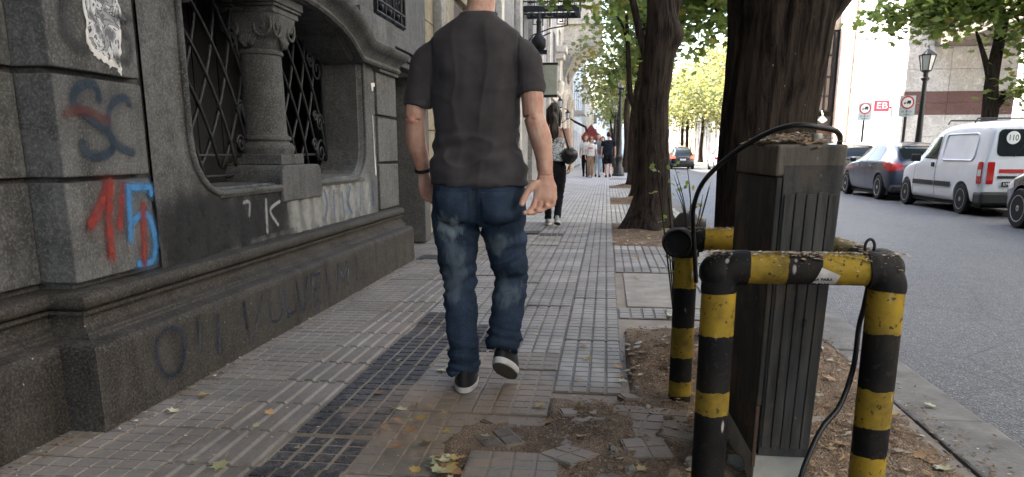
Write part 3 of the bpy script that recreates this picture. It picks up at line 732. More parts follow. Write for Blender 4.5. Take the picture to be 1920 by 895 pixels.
for p in ([(2.92, .168), (2.911, .24), (2.866, .275), (2.803, .283), (2.747, .265), (2.718, .221), (2.725, .154), (2.766, .1), (2.829, .081), (2.888, .107), (2.92, .168)], [(3.046, .26), (3.034, .145)], [(3.212, .26), (3.203, .08)], [(3.475, .26), (3.524, .05), (3.682, .26)], [(3.797, .255), (3.772, .107), (3.888, .106), (3.906, .255)], [(3.986, .255), (3.978, .086)], [(3.978, .086), (4.083, .09)], [(4.143, .255), (4.19, .063), (4.304, .255)], [(4.381, .25), (4.374, .058)], [(4.38, .25), (4.495, .25)], [(4.374, .165), (4.472, .165)], [(4.374, .06), (4.482, .06)], [(4.625, .25), (4.613, .062)], [(4.774, .075), (4.824, .25), (4.911, .155), (5.016, .25), (5.01, .081)], [(5.2, .25), (5.19, .1)]): spray(p, XP, .04, 'spray_dull', 9)
# torn poster: generic grey swirls on paper
def poster():
    t = NT('poster_paper'); v = t.n('ShaderNodeTexNoise'); v.inputs['Scale'].default_value = 9; v.inputs['Distortion'].default_value = 2.5; t.l(t.pos, v.inputs[0])
    f = v.outputs['Fac']; c = t.ramp(f, [(0, (.10, .10, .11)), (.40, (.24, .24, .25)), (.46, (.03, .03, .03)), (.49, (.42, .42, .43)), (.56, (.55, .55, .55)), (.60, (.04, .04, .04)), (.63, (.20, .20, .21))], 'CONSTANT')
    t.col(c); t.rough(.6); MAT['poster_paper'] = t.m
    simple('torn_paper', (.60, .58, .55), .8, .15, 30, .3)
    rp = random.Random(4)
    base = [(2.737, 1.60), (2.95, 1.60), (2.965, 1.53), (2.945, 1.50), (2.95, 1.46), (2.930, 1.35), (2.925, 1.295), (2.90, 1.33), (2.86, 1.322), (2.82, 1.345), (2.77, 1.362), (2.74, 1.40), (2.745, 1.50)]
    rag = []
    for i, p in enumerate(base):
        q = base[(i + 1) % len(base)]
        for j in range(5):
            t_ = j / 5; rag.append((p[0] + (q[0] - p[0]) * t_ + rp.uniform(-.006, .006), p[1] + (q[1] - p[1]) * t_ + rp.uniform(-.006, .006)))
    cy, cz = 2.845, 1.46
    a = local(MB().prism(rag, 'x', -1.9475, -1.9455).build('torn_poster', 'torn_paper', SB)); a['label'] = 'torn grey poster with swirls pasted on the top stone block'
    inner = [(cy + (y - cy) * .88 + rp.uniform(-.004, .004), cz + (z - cz) * .88 + .012) for y, z in rag]
    b = MB().prism(inner, 'x', -1.9454, -1.9446).build('poster_print', 'poster_paper', a)
    b.location = (0, 0, 0)
    # paper scraps on the right pilaster
    rag = [(6.30, 1.56), (6.40, 1.57), (6.405, 1.54), (6.36, 1.535), (6.35, 1.50), (6.32, 1.50)]
    local(MB().prism(rag, 'x', -1.9515 - .018, -1.966).build('paper_scrap', 'torn_paper', SB))
    rag = [(6.31, 1.30), (6.318, 1.30), (6.335, 1.0), (6.36, .83), (6.35, .80), (6.33, .81), (6.322, 1.0)]
    local(MB().prism(rag, 'x', -1.97, -1.966).build('paper_scrap', 'torn_paper', SB))
poster()
# ------------------------------------------------------------------ other buildings
stone_mat('ochre_stone', (.34, .29, .20), .25, .4); stone_mat('cream_plaster', (.62, .56, .47), .08, .15); stone_mat('grey_plaster', (.34, .32, .285), .12, .3)
stone_mat('white_plaster', (.78, .765, .74), .03, .06); stone_mat('peach_plaster', (.66, .50, .40), .03, .06); stone_mat('pale_stone', (.60, .575, .54), .06, .12); stone_mat('brown_granite', (.16, .095, .085), .45, .1)
stone_mat('sand_plaster', (.60, .53, .42), .05, .12); stone_mat('soffit_paint', (.20, .17, .15), .1, .2)
simple('black_paint', (.010, .010, .011), .38, .3, 12, .15, 60, spec=.5); simple('window_frame', (.10, .09, .08), .5, .2, 8, 0)
simple('wood_door', (.09, .05, .03), .5, .3, 8, .3, 30); simple('box_paint', (.30, .30, .23), .6, .15, 6, .1)
def rx(o, root): o.location = -Vector(root.location); return o
def grid_wall(axis, c0, c1, us, zs, openings):
    """wall of boxes in the plane axis (x or y) between c0 and c1, cells (i, j) in openings left open"""
    mb = MB()
    for i in range(len(us) - 1):
        j = 0
        while j < len(zs) - 1:
            if (i, j) in openings: j += 1; continue
            k = j
            while k + 1 < len(zs) - 1 and (i, k + 1) not in openings: k += 1
            if axis == 'x': mb.box(c0, c1, us[i], us[i + 1], zs[j], zs[k + 1])
            else: mb.box(us[i], us[i + 1], c0, c1, zs[j], zs[k + 1])
            j = k + 1
    return mb
def windows_x(root, X, face, us, zs, openings, door_z=.1, frame='window_frame', pane='window_glass'):
    for (i, j) in openings:
        y0, y1, z0, z1 = us[i], us[i + 1], zs[j], zs[j + 1]; xs = X - face * .22
        wn = rx(MB().box(min(xs, xs - face * .04), max(xs, xs - face * .04), y0, y1, z0, z1).build('window' if z0 > door_z else 'door', pane if z0 > door_z else 'wood_door', root), root)
        mb = MB(); t = .05; xa, xb = sorted((xs + face * .002, xs + face * .05))
        mb.box(xa, xb, y0, y0 + t, z0, z1).box(xa, xb, y1 - t, y1, z0, z1).box(xa, xb, y0 + t, y1 - t, z1 - t, z1).box(xa, xb, y0 + t, y1 - t, z0, z0 + t)
        mb.box(xa, xb, (y0 + y1) / 2 - t / 2, (y0 + y1) / 2 + t / 2, z0 + t, z1 - t)
        f = mb.build('frame', frame, wn)
def left_house(name, label, y0, y1, h, mat, X=-2.2, ncol=4, floors=((.0, 2.5), (3.6, 5.6), (6.8, 8.8), (10, 12)), wfrac=.42, depth=9, door=True):
    root = thing(name, (X, (y0 + y1) / 2, 0), label, 'building')
    us = [y0]; 
    cw = (y1 - y0) / ncol
    for c in range(ncol): m = y0 + cw * (c + .5); us += [m - cw * wfrac / 2, m + cw * wfrac / 2]
    us.append(y1); zs = [0.0]
    for a, b in floors:
        if b < h - .5: zs += ([a] if a > 0 else []) + [b]
    zs.append(h)
    op = set()
    for c in range(ncol):
        for j in range(len(zs) - 1):
            if (zs[j], zs[j + 1]) in [(float(a), float(b)) for a, b in floors]: op.add((2 * c + 1, j))
    rx(grid_wall('x', X - .4, X, us, zs, op).build('wall', mat, root), root)
    rx(MB().box(X - depth, X - .8, y0, y1, 0, h).build('building_core', 'dark_interior' if False else mat, root), root)
    windows_x(root, X, 1, us, zs, op)
    rx(MB().box(X - .1, X + .04, y0, y1, 0, .45 if False else .0 + .35).build('base_course', 'grey_plaster', root), root) if False else None
    rx(MB().box(X - .2, X + .25, y0, y1, h, h + .2).box(X - .2, X + .12, y0, y1, h - .25, h).build('cornice', mat, root), root)
    return root
# ochre stone house next door, its facing slabs laid one by one
OH = thing('ochre_house', (-2.2, 11, 0), 'ochre stone house front with broad slabs just past the dark doorway', 'building')
rx(MB().box(-9, -2.22, 8.52, 14, 0, 20).build('wall', 'grey_plaster', OH), OH)
for c in range(5):
    for r in range(9):
        y0 = 8.525 + c * 1.095; z0 = .02 + r * .62
        if c == 2 and r < 5: continue
        rx(MB().box(-2.225, -2.13, y0, y0 + 1.085, z0, z0 + .61).build('stone_slab', 'ochre_stone', OH, bevel=.006), OH)
rx(MB().box(-2.22, -2.16, 10.75, 11.75, .02, 3.0).build('door', 'wood_door', OH), OH)
for y in (9.4, 12.6): rx(MB().box(-2.13, -2.02, y, y + .25, .02, 8).build('pilaster', 'grey_plaster', OH, bevel=.01), OH)
BH = left_house('balcony_house', 'grey plastered house with black iron balcony over the pavement', 14, 33, 17, 'grey_plaster', ncol=6)
for y in (15.2, 18.4, 24.6, 27.8): rx(MB().box(-2.2, -2.08, y, y + .35, .0, 9).build('pilaster', 'cream_plaster', BH, bevel=.01), BH)
rx(MB().box(-2.2, -2.1, 14, 33, 3.0, 3.3).box(-2.2, -2.02, 14, 33, 3.3, 3.38).build('string_course', 'cream_plaster', BH), BH)
# balcony with meander brackets
def balcony(root, x0, x1, y0, y1, z):
    fm = MB().box(x0, x1, y0, y0 + .08, z, z + .14).box(x0, x1, y1 - .08, y1, z, z + .14).box(x1 - .08, x1, y0 + .08, y1 - .08, z, z + .14)
    for i in range(9): fm.box(x0 + .02 + i * (x1 - x0) / 9, x0 + .06 + i * (x1 - x0) / 9, y0 + .08, y1 - .08, z + .04, z + .08)
    fl = rx(fm.build('balcony_floor', 'iron', root), root)
    mb = MB()
    for (a, b) in (((x0, y0), (x1, y0)), ((x1, y0), (x1, y1)), ((x1, y1), (x0, y1))):
        L = math.dist(a, b); n = int(L / .16)
        for i in range(n + 1):
            t = i / n; x = a[0] + (b[0] - a[0]) * t; y = a[1] + (b[1] - a[1]) * t; mb.tube([(x, y, z + .16), (x, y, z + 1.1)], .012, 5)
        for q in (.24, .42, .66, .9, 1.1): mb.tube([(a[0], a[1], z + q), (b[0], b[1], z + q)], .016 if q < 1 else .03, 5)
    rx(mb.build('balcony_railing', 'iron', root), root)
    mb = MB(); b = .018
    def bars(pts):
        mb.tube([(x, y0 + .05, zz) for x, zz in pts], b, 5)
    bars([(x0, z - .9), (x0 + .25, z - .55), (x0 + .7, z - .40), (x1 - .3, z - .34)]); bars([(x0 + .02, z - .05), (x1 - .3, z - .05)]); bars([(x0, z - 1.1), (x0, z)]); bars([(x1 - .3, z - .34), (x1 - .3, z)])
    bars([(x0, z - 1.02), (x0 + .3, z - .66), (x0 + .7, z - .5)])
    u = x1 - .62
    bars([(u, z - .10), (u + .26, z - .10), (u + .26, z - .30), (u + .06, z - .30), (u + .06, z - .16), (u + .20, z - .16), (u + .20, z - .24), (u + .12, z - .24)])
    bars([(u - .12, z - .05), (u - .12, z - .36)]); bars([(u - .3, z - .12), (u - .14, z - .12)]); bars([(u - .3, z - .12), (u - .3, z - .34)]); bars([(u - .55, z - .10), (u - .36, z - .10), (u - .36, z - .30), (u - .55, z - .30), (u - .55, z - .1)])
    rx(mb.build('meander_bracket', 'iron', root), root)
balcony(BH, -2.2, -.78, 20.0, 21.1, 4.46)
def spirz(mb, cx, y, cz, r, s=1, rad=.02):
    mb.tube([(cx + s * r * (1 - .85 * t) * math.cos(R(560 * t)), y, cz + r * (1 - .85 * t) * math.sin(R(560 * t))) for t in [i / 30 for i in range(31)]], rad, 6)
orn = thing('iron_lantern_bracket', (-2.2, 15.8, 2.2), 'ornate black iron lantern bracket with finial on the house wall', 'lantern')
mb = MB(); mb.box(-.02, .12, -.12, .12, 0, .95)
mb.tube([(.05, 0, .1), (.35, 0, .22), (.62, 0, .5), (.75, 0, .75)], [.05, .045, .04, .03], 8); spirz(mb, .45, 0, .1, .16, 1, .03); spirz(mb, .62, 0, .28, .13, -1, .03); spirz(mb, .25, 0, .55, .18, 1, .03); mb.box(.1, .95, -.05, .05, .72, .80)
mb.build('bracket', 'iron', orn)
MB().lathe([(.10, .80), (.15, .86), (.15, 1.0), (.10, 1.06), (.05, 1.12), (.045, 1.3), (.06, 1.34), (.02, 1.42), (.005, 1.5)], 12, (.78, 0, 0)).build('lantern_body', 'iron', orn, smooth=True, sharp=40)
sg = thing('box_sign', (-2.2, 21.4, 2.5), 'pale box sign sticking out from the house wall above the woman', 'sign')
MB().box(.38, .80, -.12, .12, 0, .84).build('sign_box', 'box_paint', sg, bevel=.02); MB().box(.37, .81, -.13, .13, -.03, .03).box(.37, .81, -.13, .13, .81, .87).box(.372, .398, -.13, .13, .03, .81).build('sign_trim', 'iron', sg); MB().box(-.05, .38, -.03, .03, .6, .66).box(-.05, .38, -.03, .03, .15, .21).build('arm', 'iron', sg)
# wall lanterns
simple('lantern_glass', (.55, .56, .56), .25, .1, 5, 0)
def wall_lantern(x, y, z, label):
    t = thing('wall_lantern', (-2.2, y, z), label, 'lantern', 'wall lanterns on the house front'); d = x + 2.2
    mb = MB(); mb.tube(crom([(-.0, 0, .0), (d * .5, 0, -.14), (d * .9, 0, .0), (d * .95, 0, .35), (d * .7, 0, .42)], 6), .016, 6); mb.box(-.02, .03, -.05, .05, -.15, .15); mb.build('arm', 'iron', t)
    lantern(t, (d, 0, .02), .11, .34)
def lantern(t, c, r, h, mat='iron', panes=True):
    mb = MB(); n = 6
    P = lambda i, rr, z: (c[0] + rr * math.cos(R(60 * i + 30)), c[1] + rr * math.sin(R(60 * i + 30)), c[2] + z)
    for i in range(n):
        mb.tube([P(i, r * .62, 0), P(i, r, h * .68)], r * .07, 5); mb.tube([P(i, r * .62, 0), P(i + 1, r * .62, 0)], r * .07, 5); mb.tube([P(i, r, h * .68), P(i + 1, r, h * .68)], r * .10, 5); mb.tube([P(i, r, h * .68), P(i, r * .2, h * .9)], r * .06, 5)
    mb.build('lantern_frame', mat, t)
    MB().lathe([(r * .3, -.10 * h), (r * .65, -.02 * h), (r * .65, 0)], 6, c).build('lantern_seat', mat, t)
    MB().lathe([(r * 1.05, h * .68), (r * .9, h * .72), (r * .25, h * .9), (r * .2, h * .95), (r * .1, h * 1.0), (r * .12, h * 1.05), (r * .02, h * 1.15)], 6, c).build('lantern_cap', mat, t)
    for i in range(n):
        MB().add([P(i, r * .59, .01), P(i + 1, r * .59, .01), P(i + 1, r * .95, h * .66), P(i, r * .95, h * .66)], [(0, 1, 2, 3)]).build('pane', 'lantern_glass', t, fix=False)
wall_lantern(-1.72, 28, 2.55, 'black wall lantern nearer the camera of the pair on the left'); wall_lantern(-1.62, 31.5, 2.3, 'black wall lantern further off of the pair on the left')
# cream house with the bay carried on curved brackets
AH = left_house('arched_bay_house', 'cream house front with overhanging bay on large curved brackets', 33, 48, 9.2, 'cream_plaster', ncol=4, floors=((0., 3.0), (4.6, 6.2)))
def bracket_arch(y0, y1):
    poly = [(-2.2, 4.0)] + [(-2.2 + 1.75 * (1 - math.cos(R(a))) , 4.0 + 2.1 * math.sin(R(a))) for a in range(6, 91, 7)] + [(-.45, 7.0), (-2.2, 7.0)]
    return MB().prism(poly, 'y', y0, y1)
for y in (38.4, 43.0): rx(bracket_arch(y, y + .55).build('bracket', 'cream_plaster', AH, bevel=.02), AH)
for y in (38.25,):
    p = [(-2.2 + .0 + 1.75 * (1 - math.cos(R(a))), y + .03, 3.95 + 2.1 * math.sin(R(a))) for a in range(0, 91, 6)]
    rx(MB().tube(p, .07, 8).build('arch_moulding', 'cream_plaster', AH, smooth=True), AH)
rx(MB().box(-2.2, -.40, 38.2, 45, 7.0, 7.3).box(-2.2, -.45, 38.4, 44.8, 7.3, 9.4).build('bay', 'cream_plaster', AH, bevel=.02), AH)
rx(MB().box(-2.2, -1.75, 32.2, 33.3, 5.0, 5.25).box(-2.2, -1.85, 32.3, 33.2, 4.75, 5.0).box(-2.2, -2.0, 32.45, 33.05, 3.9, 4.75).build('corbel_shelf', 'cream_plaster', AH, bevel=.02), AH)
for y in (33.1, 36.9, 40.6, 44.4): rx(MB().lathe([(.22, 0), (.22, .3), (.15, .34), (.14, 3.3), (.18, 3.4), (.22, 3.5), (.24, 3.9)], 14, (-2.1, y, 0)).build('half_column', 'cream_plaster', AH, smooth=True, sharp=40), AH)
FH = left_house('far_white_house', 'bright white house front far down the left pavement', 48, 70, 8.5, 'white_plaster', ncol=6, X=-2.3)
rx(MB().box(-2.3, -1.5, 50, 54, 3.4, 3.6).box(-1.56, -1.5, 50, 54, 3.6, 4.4).build('balcony_slab', 'white_plaster', FH), FH)
left_house('last_left_house', 'pale sand coloured house at the far end of the left side', 70, 130, 8.0, 'sand_plaster', ncol=10, X=-2.4)
aw = thing('awning_frame', (-2.25, 44, 2.9), 'folded black awning frame on the left house front', 'awning')
MB().tube([(0, 0, .0), (.55, 0, -.28), (.98, 0, -.48), (1.05, 0, -.75)], .045, 8).tube([(0, 3, .0), (.55, 3, -.28), (.98, 3, -.48), (1.05, 3, -.75)], .045, 8).build('arm', 'iron', aw, smooth=True)
MB().tube([(.98, 0, -.48), (.98, 3, -.48)], .05, 8).tube([(.04, 0, .0), (.04, 3, 0)], .09, 8).build('roller', 'iron', aw, smooth=True)
simple('red_canvas', (.22, .035, .03), .8, .15, 5, .2); simple('white_enamel', (.75, .75, .75), .4, .05, 5, 0)
um = thing('red_market_canopy', (-1.05, 50, 0), 'dull red peaked canopy on the pavement behind the walkers', 'canopy')
MB().add([(-.62, -.7, 1.95), (.62, -.7, 1.95), (.62, .7, 1.95), (-.62, .7, 1.95), (0, 0, 2.75), (-.62, -.7, 1.75), (.62, -.7, 1.75), (.62, .7, 1.75), (-.62, .7, 1.75)], [(0, 1, 4), (1, 2, 4), (2, 3, 4), (3, 0, 4), (0, 5, 6, 1), (1, 6, 7, 2), (2, 7, 8, 3), (3, 8, 5, 0)]).build('canvas', 'red_canvas', um)
for sx in (-.6, .6):
    for sy in (-.68, .68): MB().tube([(sx, sy, 0), (sx, sy, 1.95)], .03, 6).build('leg', 'white_enamel', um)

# right-hand side of the street
GZ = -.04
near_r = thing('near_white_building', (11.3, 12, GZ), 'white building edge at the right border beyond the cars', 'building')
rx(MB().box(11.3, 16, -30, 23.3, GZ, 16).build('wall', 'white_plaster', near_r), near_r)
for j in range(8):
    rx(MB().box(11.28, 11.302, 21.2, 23.32, GZ + .02 + .62 * j, GZ + .60 + .62 * j).build('stone_slab', 'pale_stone', near_r, bevel=.006), near_r)
rx(MB().box(11.27, 11.3, 19.5, 21.0, .2, 4.5).build('window', 'window_glass', near_r), near_r)
pc = thing('recessed_stone_front', (13, 30.8, GZ), 'pale stone recessed entrance front with brown granite band', 'building')
rx(MB().box(11.02, 18, 30.86, 37, GZ, 16).build('wall', 'pale_stone', pc), pc)
z = GZ
zr = [(-.04, .75), (.76, 1.57), (1.58, 2.36), (3.21, 4.0), (4.01, 4.79)]
for i, (a, b) in enumerate(zr):
    for k in range(4): rx(MB().box(11.03 + k * 1.55, 11.03 + k * 1.55 + 1.54, 30.8, 30.87, a, b).build('stone_slab', 'pale_stone', pc, bevel=.006), pc)
for (a, b) in ((2.37, 2.78), (2.79, 3.20)):
    for k in range(4): rx(MB().box(11.03 + k * 1.55, 11.03 + k * 1.55 + 1.54, 30.785, 30.87, a, b).build('granite_slab', 'brown_granite', pc, bevel=.006), pc)
rx(MB().box(11.9, 18, 23.4, 30.78, 4.8, 5.3).box(11.9, 18, 23.4, 30.78, 5.3, 9.5).build('overhang', 'soffit_paint', pc), pc)
def right_house(name, label, y0, y1, h, mat, X=11.0, ncol=3, floors=((.0, 2.6), (3.8, 5.8), (7, 9)), wfrac=.38):
    root = thing(name, (X, (y0 + y1) / 2, GZ), label, 'building'); us = [y0]; cw = (y1 - y0) / ncol
    for c in range(ncol): m = y0 + cw * (c + .5); us += [m - cw * wfrac / 2, m + cw * wfrac / 2]
    us.append(y1); zs = [GZ]
    for a, b in floors:
        if b < h - .3: zs += ([a] if a > 0 else []) + [b]
    zs.append(h); op = set()
    fl = [(a if a > 0 else GZ, b) for a, b in floors]
    for c in range(ncol):
        for j in range(len(zs) - 1):
            if (zs[j], zs[j + 1]) in fl: op.add((2 * c + 1, j))
    rx(grid_wall('x', X, X + .4, us, zs, op).build('wall', mat, root), root)
    rx(MB().box(X + .8, X + 9, y0, y1, GZ, h).build('building_core', mat, root), root)
    windows_x(root, X, -1, us, zs, op); return root
WB = right_house('white_facade_building', 'glaring white plain facade behind the parked cars', 30.88, 37.15, 12, 'white_plaster', ncol=2, floors=((.0, 2.3), (7, 9)), wfrac=.2)
rx(MB().box(10.96, 11.0, 36, 36.5, 1.4, 3.0).build('grey_pipe_panel', 'pale_stone', WB), WB)
PB = thing('peach_pilaster_building', (11.0, 38.2, GZ), 'peach coloured house edge between glass bay and white facade', 'building')
rx(MB().box(10.9, 19, 37.2, 39.3, GZ, 12).build('wall', 'peach_plaster', PB), PB)
GB = thing('glass_bay_house', (11.0, 42, GZ), 'house with dark framed glazed bay above a shop, beside the big trunk', 'building')
rx(MB().box(11.2, 19, 39.35, 50, GZ, 9.4).build('wall', 'sand_plaster', GB), GB)
def bay():
    x0, x1, y0, y1, z0, z1 = 10.2, 11.2, 39.45, 48.0, 2.9, 6.7
    rx(MB().box(x0 + .03, x1, y0 + .03, y1, z0 + .02, z1 - .02).build('bay_glass', 'window_glass', GB), GB)
    mb = MB()
    for i in range(8): y = y0 + (y1 - y0) * i / 7; mb.box(x0 - .03, x0 + .03, y - .04, y + .04, z0, z1)
    for i in range(5): x = x0 + (x1 - x0) * i / 4; mb.box(x - .04, x + .04, y0 - .03, y0 + .03, z0, z1)
    for z in (z0, 3.6, 4.5, 5.5, z1 - .1): mb.box(x0 - .02, x0 + .02, y0, y1, z, z + .09).box(x0, x1, y0 - .02, y0 + .02, z, z + .09)
    rx(mb.build('bay_frame', 'iron', GB), GB)
    rx(MB().box(x0 - .1, x1, y0 - .1, y1, z1, z1 + .25).add([(x0 - .1, y0 - .1, z1 + .25), (x1, y0 - .1, z1 + .25), (x1, y1, z1 + .25), (x0 - .1, y1, z1 + .25), (x0 + .5, y0 + .3, z1 + 1.3), (x1, y0 + .3, z1 + 1.3), (x1, y1, z1 + 1.3), (x0 + .5, y1, z1 + 1.3)], [(0, 1, 5, 4), (1, 2, 6, 5), (2, 3, 7, 6), (3, 0, 4, 7), (4, 5, 6, 7)]).build('bay_roof', 'grey_plaster', GB), GB)
    rx(MB().box(x0 - .05, x1, y0, y1, 2.0, 2.7).build('shop_fascia', 'black_paint', GB), GB); rx(MB().box(x0 - .15, x1, y0, y1, 1.85, 1.99).build('shop_awning_board', 'wood_door', GB), GB)
    rx(MB().box(11.0, 11.19, y0 + .3, y1, GZ, 1.84).build('shop_window', 'window_glass', GB), GB)
    mb = MB(); mb.tube([(x0 + .2, y0 - .05, 2.75), (x0 + .1, y0 - .35, 2.95), (x0 + .1, y0 - .6, 2.75)], .02, 6); mb.lathe([(.03, .2), (.07, .15), (.22, 0), (.20, -.02), (.1, -.1), (.02, -.14)], 14, (x0 + .1, y0 - .6, 2.5)); rx(mb.build('shop_lamp', 'white_enamel', GB, smooth=True, sharp=50), GB)
bay()
right_house('middle_right_house', 'pale house down the right side half hidden by the big trunk', 50.05, 64, 8, 'white_plaster', ncol=4)
CB = right_house('columned_white_building', 'low white building with flat columns seen between the trunks', 64.1, 95, 5.6, 'white_plaster', ncol=6, floors=((.0, 3.6),), wfrac=.35)
for i in range(7): rx(MB().box(10.75, 11.0, 64.6 + i * 5, 65.5 + i * 5, GZ, 4.6).build('flat_column', 'white_plaster', CB, bevel=.02), CB)
rx(MB().box(10.6, 11.0, 64.1, 95, 4.65, 5.2).build('cornice', 'white_plaster', CB), CB)
right_house('last_right_house', 'sand coloured house near the far end of the street', 95.1, 140, 7.5, 'sand_plaster', ncol=8)
EH = thing('street_end_building', (4, 185, RZ), 'pale block closing the far end of the street', 'building')
rx(MB().box(-20, 40, 185, 195, RZ, 11).build('wall', 'white_plaster', EH), EH)
for i in range(12):
    for j in range(3): rx(MB().box(-18 + i * 4.6, -16.4 + i * 4.6, 184.95, 185.2, 1 + j * 3.3, 3 + j * 3.3).build('window', 'window_glass', EH), EH)

# ------------------------------------------------------------------ street lamps and signs
def street_lamp(x, y, z, h, label):
    t = thing('street_lamp', (x, y, z), label, 'street lamp', 'old style street lamps'); s = h / 4.2
    MB().lathe([(.26 * s, 0), (.26 * s, .08), (.22 * s, .12), (.20 * s, .34), (.15 * s, .40), (.14 * s, .75), (.17 * s, .80), (.15 * s, .86), (.115 * s, .95), (.10 * s, 1.3)], 18).build('base', 'black_paint', t, smooth=True, sharp=40)
    MB().lathe([(.098 * s, 1.28), (.085 * s, 2.0), (.065 * s, 3.12 * s), (.062 * s, 3.15 * s), (.12 * s, 3.20 * s), (.125 * s, 3.24 * s), (.075 * s, 3.29 * s), (.065 * s, 3.42 * s)], 16).build('post', 'black_paint', t, smooth=True, sharp=40)
    lantern(t, (0, 0, 3.46 * s), .23 * s, .66 * s, 'black_paint'); return t
street_lamp(.50, 32.5, 0, 4.35, 'black street lamp on the left pavement behind the walking man in shorts')
street_lamp(.50, 52, 0, 4.35, 'black street lamp further off on the left pavement')
street_lamp(9.28, 24.4, -.04, 4.1, 'black street lamp on the opposite pavement behind the white van')
simple('sign_plate', (.45, .52, .56), .4, .05, 3, 0); simple('sign_red', (.45, .03, .035), .5, .1, 4, 0); simple('sign_pink', (.55, .05, .09), .5, .05, 4, 0); simple('ink', (.02, .022, .025), .6, .1, 4, 0); simple('sign_white', (.78, .79, .8), .4, .03, 4, 0); simple('post_grey', (.035, .036, .038), .5, .2, 10, .1)
def disc(r, n=32): return [(r * math.cos(2 * math.pi * i / n), r * math.sin(2 * math.pi * i / n)) for i in range(n)]
def truck_sign(x, y, z0, zs, w_, h_, label, rz=0):
    t = thing('no_lorries_sign', (x, y, z0), label, 'road sign', 'no lorries signs', rz)
    MB().tube([(0, .03, 0), (0, .03, zs + h_ * .9)], .045, 8).build('post', 'post_grey', t)
    pl = MB().box(-w_ / 2, w_ / 2, -.012, .0, zs, zs + h_).build('plate', 'sign_plate', t, bevel=.004)
    c = zs + h_ * .68; r = w_ * .42
    d = MB(); d.prism([(a, b + c) for a, b in disc(r)], 'y', -.015, -.0125); d.build('red_ring', 'sign_red', pl)
    d = MB(); d.prism([(a, b + c) for a, b in disc(r * .78)], 'y', -.018, -.0155); d.build('white_field', 'sign_white', pl)
    k = r * .9
    d = MB().box(-k * .55, k * .15, -.021, -.0185, c - k * .12, c + k * .0).box(-k * .05, k * .55, -.021, -.0185, c - k * .12, c + k * .32).box(-k * .6, -k * .3, -.021, -.0185, c - k * .2, c - k * .06)
    for q in (-.45, .05, .38): d.prism([(a + q * k, b + c - k * .2) for a, b in disc(k * .11, 10)], 'y', -.0225, -.0212)
    d.build('lorry_pictogram', 'ink', pl)
    for i, (txt, sz) in enumerate((('DE 7 A 21', .16), ('HORAS', .13))):
        lettering('lettering', txt, w_ * sz, 'ink', pl, (0, -.0128, zs + h_ * (.24 - i * .14)), (R(90), 0, 0))
    return t
truck_sign(9.0, 24.8, -.04, 2.08, .46, .62, 'no lorries sign on a black post nearer of the two, right of the pink sign')
truck_sign(9.21, 29.3, -.04, 2.15, .48, .62, 'no lorries sign further off, left of the pink sign')
eb = thing('pink_shop_sign', (11.0, 32.0, 2.55), 'small pink shop sign with white letters on the white facade', 'sign')
MB().box(-.62, -.05, -.06, .06, 0, .42).build('sign_box', 'sign_pink', eb, bevel=.03); MB().box(-.08, .1, -.03, .03, .12, .18).build('arm', 'post_grey', eb)
lettering('lettering', 'EB', .34, 'sign_white', eb, (-.34, -.063, .21), (R(90), 0, 0), 1.2)
# ------------------------------------------------------------------ trees
def trunk_mesh(path, rad, flare=0, n=28, seed=0, rough=.05, lumps=(), ridge=0):
    P = crom(path, 10 if not ridge else 22); m = len(P); rr = np.interp(np.linspace(0, 1, m), np.linspace(0, 1, len(rad)), rad); mb = MB(); rings = []
    for i, p in enumerate(P):
        ring = []
        for k in range(n):
            a = 2 * math.pi * k / n; hgt = p.z
            f = 1 + rough * mnoise.noise(Vector((math.cos(a) * 2.2 + seed, math.sin(a) * 2.2, hgt * .9))) + rough * .7 * mnoise.noise(Vector((math.cos(a) * 7, math.sin(a) * 7 + seed, hgt * 1.6)))
            if flare: f += flare * math.exp(-max(0, hgt) / .22) * (1 + .35 * math.sin(a * 5 + seed))
            if ridge: f += ridge * (.35 - min(1, abs(mnoise.noise(Vector((math.cos(a) * 6.5, math.sin(a) * 6.5 + seed, hgt * 1.7 + .5 * mnoise.noise(Vector((math.cos(a) * 2, math.sin(a) * 2, hgt * 3))))))) * 3.2))*-1 - ridge * .3
            r = rr[i] * f
            for (lz, la, amp, w_) in lumps:
                r += amp * math.exp(-((hgt - lz) / w_) ** 2) * max(0, math.cos(a - la)) ** 2
            ring.append((p.x + r * math.cos(a), p.y + r * math.sin(a), p.z))
        rings.append(ring)
    return mb.loft(rings)
LEAF = np.array([(0, -.5), (.2, -.3), (.5, -.22), (.32, .04), (.44, .34), (.15, .26), (0, .56), (-.15, .26), (-.44, .34), (-.32, .04), (-.5, -.22), (-.2, -.3), (0, 0)])
